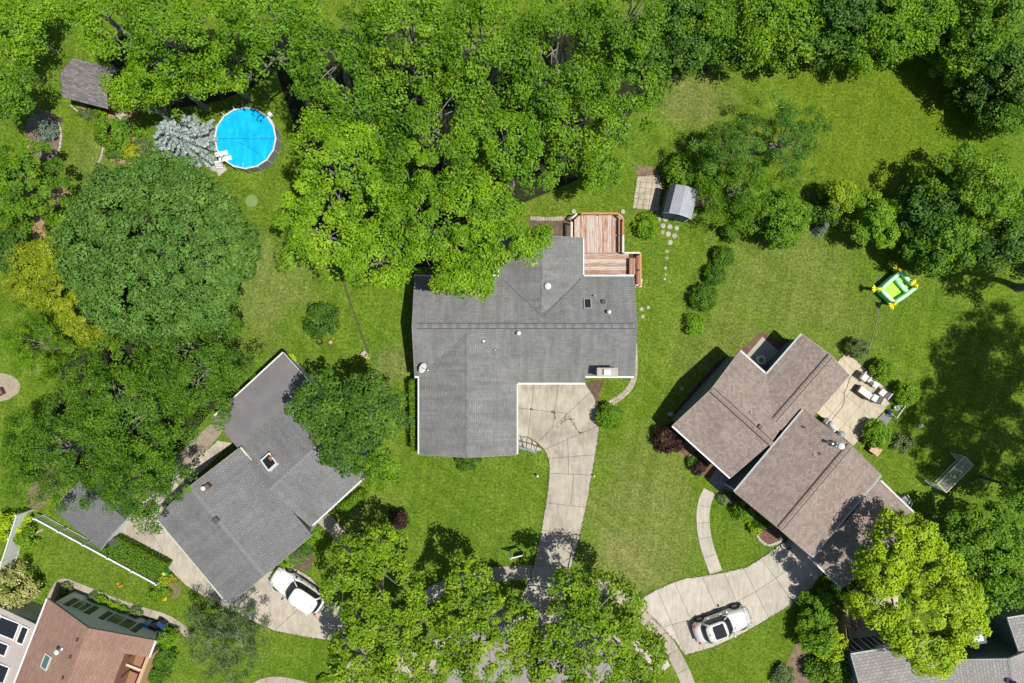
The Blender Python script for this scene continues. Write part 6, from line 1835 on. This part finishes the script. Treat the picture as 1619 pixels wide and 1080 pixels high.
# ------------------------------------------------------------------ yard sign
SG_ = thing('yard_sign', 'white yard sign post with hanging panel beside the main driveway', 'sign', W(806.5, 869.5))
p0 = W(807, 871, 0); tp = W(807, 881.5, 0) ; 
sp0 = W(807.5, 871.5, 0); 
m = MB(); m.box(sp0 + Z(.95), (.1, .1, 1.9)); m.build('post', M_WHITE, SG_)
m = MB(); m.lathe(sp0 + Z(1.9), [(.08, 0), (.08, .03), (.01, .1)], 4, R(45)); m.build('post_cap', M_WHITE, SG_)
ad = V(.97, .24, 0)
m = MB(); m.bar(sp0 - ad * .12 + Z(1.78), sp0 + ad * 1.05 + Z(1.78), .08, .09); m.build('arm', M_WHITE, SG_)
pn = MB(); pn.box(sp0 + ad * .58 + Z(1.28), (.8, .035, .72), math.atan2(.24, .97)); pn = pn.build('sign_panel', plain('dark_sign_panel', (.03, .035, .04), .5), SG_)
q = MB(); q.box(sp0 + ad * .58 + Z(.84), (.8, .03, .13), math.atan2(.24, .97)); q.build('rider_panel', plain('dark_sign_panel', (.03, .035, .04)), SG_)
for s_ in (.28, .88):
    q = MB(); q.tube([sp0 + ad * s_ + Z(1.74), sp0 + ad * s_ + Z(1.63)], .012, 4); q.build('hanger', M_DARKMETAL, SG_)

# ------------------------------------------------------------------ fences
def picket_fence():
    F_ = thing('picket_fence', 'white picket fence along the clipped hedge, lower left', 'fence', W(150, 868))
    a, b = W(70, 814, 0), W(259, 916, 0)
    d = (b - a); Ln = d.length; d /= Ln; rz = math.atan2(d.y, d.x); fh = 1.15
    o_ = ORG[F_.name]
    npost = 5
    mp = MB(); mp.box((0, 0, fh / 2 + .05), (.12, .12, fh + .1)); mp.lathe((0, 0, fh + .1), [(.1, 0), (.1, .03), (.01, .1)], 4, R(45)); pm_ = mp.mesh('post', M_WHITE)
    for k in range(npost + 1):
        o = link('post', pm_, F_, a + d * Ln * k / npost - o_); o.rotation_euler = (0, 0, rz)
    mk = MB(); mk.box((0, 0, fh / 2), (.035, .02, fh - .12)); pk = mk.mesh('picket', M_WHITE)
    n_ = int(Ln / .125)
    for k in range(n_):
        o = link('picket', pk, F_, a + d * (k + .5) / n_ * Ln - o_); o.rotation_euler = (0, 0, rz)
    for zz, w_ in ((fh, .11), (fh * .82, .05), (.14, .05)):
        m = MB(); m.bar(a + Z(zz), b + Z(zz), w_, .05); m.build('rail', M_WHITE, F_)
picket_fence()
PF = thing('panel_fence', 'white vinyl panel fence at the left edge near the cream shrub', 'fence', W(25, 860))
a, b = W(52, 806, 0), W(18, 912, 0)
o_ = ORG[PF.name]; d = (b - a); Ln = d.length; d /= Ln; rz = math.atan2(d.y, d.x)
m = MB(); m.box((0, 0, .9), (.17, .03, 1.7)); bm_ = m.mesh('board', M_WHITE)
for k in range(int(Ln / .18)):
    o = link('board', bm_, PF, a + d * (k + .5) * .18 - o_); o.rotation_euler = (0, 0, rz)
for k in range(4):
    m = MB(); m.box(a + d * Ln * k / 3 + Z(.95), (.13, .13, 1.9), rz); m.build('post', M_WHITE, PF)
for zz in (.12, 1.76):
    m = MB(); m.bar(a + Z(zz), b + Z(zz), .07, .1); m.build('rail', M_WHITE, PF)
TAN = woodmat('weathered_tan_boards', (.30, .23, .16), (.44, .36, .27), .6)
TF = thing('board_fence', 'tan wooden board fence round the patio of the pale-roofed house', 'fence', W(1340, 990))
o_ = ORG[TF.name]
m = MB(); m.box((0, 0, 0), (1.8, .135, .022)); bm_ = m.mesh('board', TAN)
for a, b in ((W(1318, 957, 0), W(1331, 1100, 0)), (W(1320, 953, 0), W(1350, 930, 0)), (W(1352, 930, 0), W(1385, 915, 0))):
    d = (b - a); Ln = d.length; d /= Ln; rz = math.atan2(d.y, d.x)
    for k in range(int(Ln / .142)):
        o = link('board', bm_, TF, a + d * (k + .5) * .142 + Z(.92) - o_); o.rotation_euler = (R(90) , R(-90), 0); o.rotation_euler = (Matrix.Rotation(rz, 3, 'Z') @ Matrix(((0, 1, 0), (0, 0, 1), (1, 0, 0)))).to_euler()
    for zz in (.3, 1.5):
        m = MB(); m.bar(a + Z(zz) + V(-d.y, d.x, 0) * .04, b + Z(zz) + V(-d.y, d.x, 0) * .04, .04, .09); m.build('rail', TAN, TF)
    for k in range(3):
        p = a + d * Ln * k / 2; m = MB(); m.box(p + Z(.95) + V(-d.y, d.x, 0) * .09, (.1, .1, 1.9), rz); m.build('post', TAN, TF)
slabs('patio', cut_all(cut_all([[(1334, 962), (1358, 945), (1420, 940), (1420, 1020), (1346, 1032)]], (1380, 930), (1388, 1040)), (1330, 995), (1430, 980)), C_PATIO, 'small sunny patio of the pale-roofed house behind the tan fence')
pt = thing('picnic_table', 'covered reddish picnic table on the patio of the pale-roofed house', 'table', W(1361, 972))
RW = woodmat('faded_red_wood', (.36, .20, .16), (.50, .36, .31), .6)
o_ = ORG[pt.name]
for k in range(5):
    m = MB(); m.box((0, 0, 0), (1.7, .14, .04)); ob = m.build('table_board', RW, pt, world=False); ob.location = V(-.3 + k * .15, 0, .74); ob.rotation_euler = (0, 0, R(96))
for s_ in (-.72, .72):
    m = MB(); m.box((0, 0, 0), (1.7, .26, .04)); ob = m.build('bench', RW, pt, world=False); ob.location = V(s_, s_ * .08, .44); ob.rotation_euler = (0, 0, R(96))
    m = MB(); m.box((s_ * .05, s_ * .85, .36), (1.5, .08, .08)); m.build('leg_frame', RW, pt, world=False)
bk = thing('bicycle', 'dark bicycle leaning at the tan fence beside the picnic table', 'bicycle', W(1345, 983))
for y_ in (-.45, .45):
    m = MB(); m.tube([V(.0, y_ + .3 * math.cos(t), .32 + .3 * math.sin(t)) for t in [6.283 * k / 16 for k in range(17)]], .022, 5); m.build('wheel', M_BLACK, bk, world=False)
m = MB(); m.tube([V(0, -.45, .32), V(0, -.1, .35), V(0, -.2, .75), V(0, .3, .78), V(0, -.1, .35)], .018, 5); m.tube([V(0, .45, .32), V(0, .3, .95)], .018, 5); m.build('frame', M_DARKMETAL, bk, world=False)
m = MB(); m.tube([V(-.28, .25, .98), V(.28, .25, .98)], .015, 5); m.build('handlebar', M_DARKMETAL, bk, world=False)
m = MB(); m.box((0, -.22, .82), (.12, .24, .06), bev=.02); m.build('saddle', M_BLACK, bk, world=False)
def pot(px, py, r_, h_, mat, label, name='flower_pot', cat='pot', plant=None):
    p = W(px, py, 0); T_ = thing(name, label, cat, p)
    m = MB(); m.lathe((0, 0, 0), [(r_ * .7, 0), (r_, h_), (r_ * 1.08, h_), (r_ * 1.08, h_ + .03), (r_ * .9, h_ + .03), (r_ * .85, h_ - .05)], 14); m.build('bowl', mat, T_, world=False)
    if plant:
        rg_ = np.random.default_rng(int(px)); P = rg_.normal(size=(90, 3)) * r_ * np.array([.45, .45, .3]) + np.array([0, 0, h_ + .12])
        me = leaf_mesh('plant', P, unit(rg_.normal(size=(90, 3)) * .5 + np.array([0, 0, 1])), .12, .6, rg_.normal(.5, .2, 90), MATS[plant], rg_); link('plant', me, T_)
    return T_
pot(1370, 1011, .16, .3, M_DARKMETAL, 'dark pot on the shaded patio of the pale-roofed house'); pot(1377, 1009, .16, .3, M_DARKMETAL, 'second dark pot, nearer the patio doors of the pale-roofed house'); pot(1394, 1008, .2, .4, M_WHITE, 'pale urn on the patio of the pale-roofed house')

# ------------------------------------------------------------------ patio furniture, right house
M_CUSH = plain('white_cushion', (.72, .69, .66), .8, .06); M_FR = plain('dark_brown_frame', (.08, .06, .05), .6); M_ALU = plain('pale_frame', (.55, .54, .52), .45)
def chair(px, py, rz, label, w_=.6):
    T_ = thing('patio_chair', label, 'chair', W(px, py, .3).xy.to_3d() + Z(.045), 'chairs on the cream patio', rz)
    m = MB(); m.box((0, 0, .40), (w_, w_, .12), bev=.04); m.build('seat', M_CUSH, T_, world=False)
    m = MB(); m.box((-w_ / 2, 0, .68), (.09, w_, .55), 0, Matrix.Rotation(R(-12), 4, 'Y'), bev=.03); m.build('backrest', M_CUSH, T_, world=False)
    for sx in (-1, 1):
        for sy in (-1, 1):
            m = MB(); m.box((sx * w_ * .46, sy * w_ * .46, .2), (.04, .04, .4)); m.build('leg', M_FR, T_, world=False)
    for sy in (-1, 1):
        m = MB(); m.tube([V(w_ * .46, sy * w_ * .52, .35), V(w_ * .46, sy * w_ * .52, .62), V(-w_ * .5, sy * w_ * .52, .64)], .022, 5); m.build('arm', M_FR, T_, world=False)
chair(1365, 596, R(-40), 'cushioned chair at the upper end of the patio seats'); chair(1383, 630, R(150), 'cushioned chair facing the low table, nearest the house'); chair(1395, 621.5, R(140), 'cushioned chair at the right end of the patio seats')
lt = thing('side_table', 'narrow white table with a dark tray beside the upper patio chair', 'table', W(1376, 604.5), rz=R(-40))
m = MB(); m.box((0, 0, .48), (.9, .45, .04), bev=.01); m.build('table_top', M_WHITE, lt, world=False)
for sx in (-1, 1):
    for sy in (-1, 1):
        m = MB(); m.box((sx * .4, sy * .18, .27), (.04, .04, .44)); m.build('leg', M_FR, lt, world=False)
m = MB(); m.lathe((.15, 0, .50), [(.15, 0), (.17, .05), (.13, .03)], 12); m.build('tray', M_DARKMETAL, label='dark round tray on the narrow white patio table', cat='tray'); 
tr_ = bpy.data.objects[[o.name for o in col.objects if o.name.startswith('tray')][0]]; tr_.location = W(1378, 606, .5)
sf = thing('patio_sofa', 'long white cushioned bench in the middle of the patio seats', 'sofa', V(*W(1364.5, 620.5, .3).xy, .045), rz=R(-36))
m = MB(); m.box((0, 0, .36), (1.15, .62, .16), bev=.05); m.build('seat', M_CUSH, sf, world=False)
m = MB(); m.box((0, -.02, .62), (1.1, .5, .08), bev=.03); m.build('cushion', M_CUSH, sf, world=False)
m = MB(); m.box((-.02, -.3, .45), (1.2, .06, .6)); m.build('backrest', M_FR, sf, world=False)
for sx in (-1, 1):
    m = MB(); m.box((sx * .58, 0, .3), (.05, .6, .55)); m.build('arm', M_FR, sf, world=False)
gr = thing('grill', 'long covered white grill against the right house wall', 'grill', V(*W(1312, 672, .4).xy, .045), rz=R(-45))
m = MB(); m.box((0, 0, .45), (1.0, .5, .7), bev=.05); m.build('cabinet', M_CUSH, gr, world=False)
m = MB(); m.smooth = True; m.tube([V(-.35, 0, .82), V(.35, 0, .82)], .22, 12); m.build('lid', plain('pale_lid', (.6, .6, .58), .35), gr, world=False)
m = MB(); m.box((-.62, .0, .72), (.25, .4, .04)); m.build('side_shelf', M_DARKMETAL, gr, world=False)
ac = thing('kettle_grill', 'round grey kettle grill beside the white grill', 'grill', V(*W(1327, 686, .4).xy, .045))
m = MB(); m.smooth = True; m.lathe((0, 0, 0), [(.05, .45), (.24, .55), (.29, .72), (.25, .85), (.1, .95), (.02, .97)], 16); m.build('bowl', plain('grey_enamel', (.35, .37, .38), .3), ac, world=False)
for k in range(3):
    a_ = 6.283 * k / 3; m = MB(); m.tube([V(.12 * math.cos(a_), .12 * math.sin(a_), .55), V(.28 * math.cos(a_), .28 * math.sin(a_), 0)], .015, 5); m.build('leg', M_DARKMETAL, ac, world=False)
om = thing('storage_box', 'tan storage box on the grass below the patio', 'box', W(1379, 710), rz=R(-35))
m = MB(); m.box((0, 0, .25), (.78, .62, .5), bev=.03); m.build('box', plain('brown_box', (.14, .07, .05), .7), om, world=False)
m = MB(); m.box((0, 0, .53), (.84, .68, .06), bev=.02); m.build('lid', plain('tan_lid', (.56, .36, .24), .7), om, world=False)
mt_ = MB(); mt_.prism(XY([(1383, 667), (1396, 653), (1410, 661), (1399, 674)]), .0, .05); mt_.build('mat', plain('grey_mat', (.22, .22, .22), .9, .1), label='grey square mat beside the patio near the blue ball', cat='mat')
b_ = MB(); b_.smooth = True; b_.lathe(W(1406, 652, .2) , [(.01, -.2), (.12, -.16), (.19, -.06), (.2, 0), (.19, .06), (.12, .16), (.01, .2)], 14); b_.build('ball', plain('dark_blue_ball', (.02, .04, .22), .4), label='dark blue ball beside the grey mat', cat='ball')
bw = MB(); bw.lathe(W(1414.5, 644.5, 0), [(.15, 0), (.2, .35), (.17, .34), (.13, .05)], 12); bw.build('bucket', M_WHITE, label='white bucket on the grass beside the patio', cat='bucket')
fr_ = thing('tube_frame', 'small white tube frame standing on the grass right of the patio', 'frame', W(1424, 652))
for a_, b2 in ((W(1405, 650, .05), W(1417, 661, .05)), (W(1417, 661, .05), W(1431, 642, .05)), (W(1417, 661, .05), W(1418, 661.5, 1.0)), (W(1431, 642, .05), W(1432, 642, 1.0)), (W(1418, 661.5, 1.0), W(1432, 642, 1.0)), (W(1412, 641, .05), W(1431, 642, .05))):
    m = MB(); m.tube([a_, b2], .025, 5); m.build('tube', M_WHITE, fr_)
# round white planter between the wings
rp = thing('ring_planter', 'round white ring planter on the dark pad between the right house wings', 'planter', W(1199, 569))
m = MB(); m.smooth = False; m.lathe((0, 0, 0), [(.28, .05), (.30, .55), (.36, .62), (.36, .66), (.2, .66), (.19, .5)], 20); m.build('bowl', M_WHITE, rp, world=False)
rg_ = np.random.default_rng(9); P = rg_.normal(size=(80, 3)) * np.array([.08, .08, .06]) + np.array([.03, 0, .62])
link('plant', leaf_mesh('plant', P, unit(rg_.normal(size=(80, 3)) * .5 + np.array([0, 0, 1])), .1, .6, rg_.normal(.6, .2, 80), MATS['leaf_lime'], rg_), rp)
pot(1246, 540, .18, .3, M_DARKMETAL, 'dark pot in the shade at the corner of the right house', plant='leaf_deep')
hs_ = MB()
for k in range(3):
    r_ = .34 + .06 * k; c_ = W(1240 + k * 1.5, 863 - k, 0)
    hs_.tube([c_ + V(r_ * math.cos(t), r_ * .8 * math.sin(t), .07 + .015 * k) for t in [6.283 * j / 20 for j in range(20)]], .02, 5)
hs_.tube([W(1240, 858) + Z(.08), W(1244, 850) + Z(.08), W(1247, 846) + Z(.4)], .02, 5)
hs_.build('garden_hose', plain('dark_green_hose', (.02, .035, .02), .6), label='coiled dark hose on the right driveway at the house corner', cat='hose')
rc = thing('plastic_toy', 'pink plastic toy at the corner of the right brown roof', 'toy', W(1378, 760))
m = MB(); m.box((0, 0, .3), (.3, .7, .5), R(35), bev=.08); m.build('seat', plain('pink_plastic', (.75, .22, .50), .4), rc, world=False)
m = MB(); m.box((-.15, .35, .55), (.3, .3, .5), R(35), bev=.06); m.build('back', plain('purple_plastic', (.30, .10, .35), .4), rc, world=False)
acu = thing('air_conditioner', 'grey air conditioning unit with curved guard at the garage corner', 'air conditioner', W(1420, 790))
m = MB(); m.box((0, 0, .45), (.75, .75, .9), R(40), bev=.04); m.build('casing', plain('grey_casing', (.25, .27, .29), .5), acu, world=False)
m = MB(); m.lathe((0, 0, .905), [(.3, 0), (.3, .02), (.06, .03)], 16); m.build('fan', M_DARKMETAL, acu, world=False)
m = MB(); m.tube([V(-.1, -.6, .9), V(.45, -.55, .9), V(.6, .0, .9), V(.2, .6, .9)], .03, 6); m.build('guard', M_ALU, acu, world=False)
# ------------------------------------------------------------------ lower left details
def bin_(px, py, rz, mat, label, h_=1.05):
    T_ = thing('wheelie_bin', label, 'bin', W(px, py, .5).xy.to_3d(), 'bins beside the grey gable wall', rz)
    m = MB(); m.loft([ring_rect(-.24, .24, .26, .05, 8, 20), ring_rect(-.32, .32, .31, h_, 8, 20)], True, True); m.build('body', mat, T_, world=False)
    m = MB(); m.box((0, 0, h_ + .04), (.7, .68, .09), bev=.04); m.build('lid', mat, T_, world=False)
    for s_ in (-1, 1):
        m = MB(); m.tube([V(-.3, s_ * .2, .12), V(-.3, s_ * .3, .12)], .11, 10); m.build('wheel', M_BLACK, T_, world=False)
bin_(233, 988, R(-20), plain('teal_plastic', (.03, .25, .36), .45), 'bright teal wheelie bin beside the grey gable wall')
bin_(246, 991, R(-20), plain('black_plastic', (.02, .02, .022), .5), 'black wheelie bin right of the teal bin')
bin_(256, 988, R(-30), plain('dark_blue_plastic', (.02, .05, .13), .5), 'dark blue bin at the right end of the bins', .8)
gt = thing('garden_cart', 'dark wheeled garden cart against the grey gable wall', 'cart', W(196, 976))
m = MB(); m.box((0, 0, .45), (.8, .5, .35), R(-20), bev=.04); m.build('tub', M_DARKMETAL, gt, world=False)
for s_ in (-1, 1):
    m = MB(); m.tube([V(.1 + .25 * s_, -.3, .2), V(.12 + .25 * s_, .1, .2)], .16, 10); m.build('wheel', M_BLACK, gt, world=False)
m = MB(); m.tube([V(-.35, .1, .5), V(-.75, .25, .8), V(-.8, .0, .8), V(-.4, -.15, .5)], .02, 5); m.build('handle', M_STEEL, gt, world=False)
pb = thing('planter_box', 'dark planter box with a pale rim on the house corner', 'planter', W(112, 941), rz=R(-18))
m = MB(); m.box((0, 0, .25), (1.0, .5, .5), bev=.03); m.build('box', plain('dark_brown_planter', (.06, .04, .03), .7), pb, world=False)
m = MB(); m.box((.5, .05, .3), (.12, .55, .6)); m.build('end_board', plain('pinkish_board', (.5, .36, .28), .7), pb, world=False)
pot(91, 956, .14, .25, plain('orange_pot', (.55, .20, .04), .6), 'small orange pot at the dark corner of the pink-roofed house')
m = MB(); m.smooth = True; p = W(262, 944, 0); m.lathe(p, [(.02, 0), (.2, .08), (.26, .2), (.2, .33), (.03, .38)], 14); m.build('garden_ornament', plain('yellow_ornament', (.62, .42, .01), .5), label='round yellow garden ornament in the small bed', cat='ornament')
lg = thing('log', 'brown log piece beside the yellow garden ornament', 'log', W(267, 939))
m = MB(); m.tube([V(-.3, -.2, .14), V(.3, .25, .14)], .13, 10); m.build('log', plain('brown_log', (.22, .09, .03), .8), lg, world=False)
ft = thing('fertiliser_bag', 'green and yellow bag standing at the hedge corner', 'bag', W(265, 903), rz=R(-35))
m = MB(); m.box((0, 0, .3), (.42, .22, .6), bev=.05); m.build('bag', plain('green_bag', (.05, .40, .12), .6), ft, world=False)
m = MB(); m.box((-.02, -.04, .61), (.28, .16, .03)); m.build('print', plain('yellow_print', (.75, .65, .08), .6), ft, world=False)
ty = thing('toy', 'orange and yellow plastic toy on the lawn below the picket fence', 'toy', W(192, 925))
m = MB(); m.box((.0, -.05, .08), (.4, .18, .14), R(20), bev=.04); m.build('body', plain('orange_toy', (.6, .18, .05), .5), ty, world=False)
m = MB(); m.box((-.25, .12, .06), (.16, .14, .12), bev=.04); m.build('wheel', plain('yellow_toy', (.7, .5, .03), .5), ty, world=False)
gb = thing('grey_bin', 'dark grey bin at the corner of the low shed and the hedge', 'bin', W(191, 852), rz=R(-30))
m = MB(); m.box((0, 0, .45), (.7, .6, .9), bev=.05); m.build('body', plain('dark_grey_plastic', (.07, .07, .075), .5), gb, world=False)
m = MB(); m.box((0, 0, .93), (.76, .66, .08), bev=.03); m.build('lid', plain('dark_grey_plastic', (.07, .07, .075)), gb, world=False)
wb = thing('white_crate', 'white crate at the corner of the low dark shed', 'crate', W(176, 846), rz=R(25))
m = MB(); m.box((0, 0, .4), (.5, .35, .8), bev=.04); m.build('box', M_WHITE, wb, world=False); m = MB(); m.box((0, 0, .82), (.54, .39, .05), bev=.02); m.build('lid', M_WHITE, wb, world=False)
gu_ = thing('propane_tank', 'white tank beside the left wall of the pink-roofed house', 'tank', W(47, 985))
m = MB(); m.smooth = True; m.lathe((0, 0, 0), [(.1, 0), (.3, .1), (.32, .4), (.3, .9), (.1, 1.05)], 14); m.build('tank', plain('pale_tank', (.6, .62, .65), .4), gu_, world=False)
m = MB(); m.lathe((0, 0, 1.0), [(.1, 0), (.1, .15), (.06, .16)], 10); m.build('valve', M_STEEL, gu_, world=False)
fp = thing('fire_pit', 'square dark fire pit on the pale gravel circle', 'fire pit', W(3, 619), rz=R(25))
m = MB(); m.box((0, 0, .2), (.55, .55, .4), bev=.03); m.build('bowl', plain('rusty_brown_metal', (.12, .07, .05), .7), fp, world=False)
m = MB(); m.box((0, 0, .42), (.38, .38, .04)); m.build('ash', plain('grey_ash', (.28, .26, .27), .9), fp, world=False)
# lawn bits
bf = thing('flower_planter', 'small planter with flowers at the end of the worn lawn line', 'planter', W(578, 560), rz=R(40))
m = MB(); m.box((0, .12, .2), (.4, .3, .4), bev=.03); m.build('box', plain('grey_box', (.42, .40, .38), .7), bf, world=False)
rg_ = np.random.default_rng(19); P = rg_.normal(size=(120, 3)) * np.array([.2, .16, .08]) + np.array([-.1, -.2, .25])
link('plant', leaf_mesh('plant', P, unit(rg_.normal(size=(120, 3)) * .5 + np.array([0, 0, 1])), .13, .6, rg_.normal(.6, .3, 120), MATS['leaf_cream'], rg_), bf)
bb = MB(); bb.smooth = True; bb.lathe(W(522.5, 541, .18), [(.01, -.18), (.11, -.14), (.17, -.05), (.18, 0), (.17, .05), (.11, .14), (.01, .18)], 12); bb.build('beach_ball', plain('red_white_ball', (.65, .35, .30), .4, .6, 7), label='red and white ball on the lawn left of the middle house', cat='ball')
tyr = MB(); tyr.tube([W(505, 540, .08) + V(.22 * math.cos(t), .22 * math.sin(t), 0) for t in [6.283 * k / 14 for k in range(15)]], .06, 6); tyr.build('tyre_ring', M_BLACK, label='black ring on the lawn below the small leafy tree', cat='ring')
for px, py, lab in ((849.5, 751, 'white globe lamp on the lawn left of the main driveway'), (938.5, 751, 'white globe lamp on the lawn right of the main driveway')):
    T_ = thing('garden_lamp', lab, 'lamp', W(px, py), 'globe lamps beside the driveway')
    m = MB(); m.tube([V(0, 0, 0), V(0, 0, .4)], .025, 6); m.build('pole', M_DARKMETAL, T_, world=False)
    r_ = .1 if px < 900 else .075
    m = MB(); m.smooth = True; m.lathe((0, 0, .4 + r_), [(.02, -r_), (r_ * .8, -r_ * .6), (r_, 0), (r_ * .8, r_ * .6), (.02, r_)], 12); m.build('globe', M_WHITE, T_, world=False)
T_ = thing('garden_ledge', 'low wooden ledge with planter at the top corner of the left house', 'planter', W(462, 574), rz=R(-48))
for k in range(3):
    m = MB(); m.box((0, -.16 + k * .16, .18), (1.9, .14, .06)); m.build('board', plain('greyed_board', (.45, .40, .37), .8, .25), T_, world=False)
for sx in (-.8, .8):
    m = MB(); m.box((sx, 0, .08), (.1, .4, .15)); m.build('leg', plain('greyed_board', (.45, .40, .37)), T_, world=False)
bush(460, 567, 6, .4, 'yellow green potted plant on the wooden ledge at the left house', 701, 'bush', mat='leaf_lime', stem=False)
rk = random.Random(12)
for i, (px, py, s_, lab) in enumerate(((183, 174, .32, 'white boulder at the foot of the shed ramp'), (187, 192, .42, 'long pale boulder on the tan bed below the shed ramp'), (194, 181, .28, 'small pale boulder right of the shed ramp'), (1094, 722, .28, 'white rock in the mulch bed near the dark red shrubs'), (1060, 655, .2, 'pale rock at the left corner of the right house'), (1078, 615, .14, 'long pale rock in the dark bed along the right house'), (692, 1016, .4, 'pale boulder at the street edge between the street trees'), (1455, 673, .2, 'small pale rock on the shaded lawn by the patio'), (1376, 663, .12, 'little stone at the patio edge near the grey mat'))):
    m = MB(); p = W(px, py, 0)
    rings = [[p + V(s_ * k_ * math.cos(t) * rk.uniform(.85, 1.15) * 1.2, s_ * k_ * math.sin(t) * rk.uniform(.8, 1.1), z_) for t in [6.283 * j / 8 for j in range(8)]] for k_, z_ in ((.9, -.03), (1.0, s_ * .3), (.75, s_ * .6), (.3, s_ * .72))]
    m.loft(rings, True, True); m.build('boulder', M_STONEG, label=lab, cat='rock')
sw = MB()
T_ = thing('bin_pair', 'small table and bench under the trees right above the pool', 'bench', W(372, 122), rz=R(-25))
m = MB(); m.box((0, 0, .42), (1.3, .4, .05)); m.build('seat', M_ALU, T_, world=False)
for sx in (-.5, .5):
    m = MB(); m.box((sx, 0, .2), (.06, .36, .4)); m.build('leg', M_DARKMETAL, T_, world=False)
T_.name = 'garden_bench'
patch('gravel_bed', [(378, 115), (398, 117), (398, 128), (382, 130)], M_STONEG, .01, 0, 'small pale slab near the bench above the pool')
patch('wood_chips', [(1186, 222), (1196, 222), (1196, 242), (1188, 243), (1183, 236)], plain('pale_cut_wood', (.62, .48, .30), .9, .3, 9, fine=.6), .12, 1, 'pile of pale wood chips beneath the sparse trees')
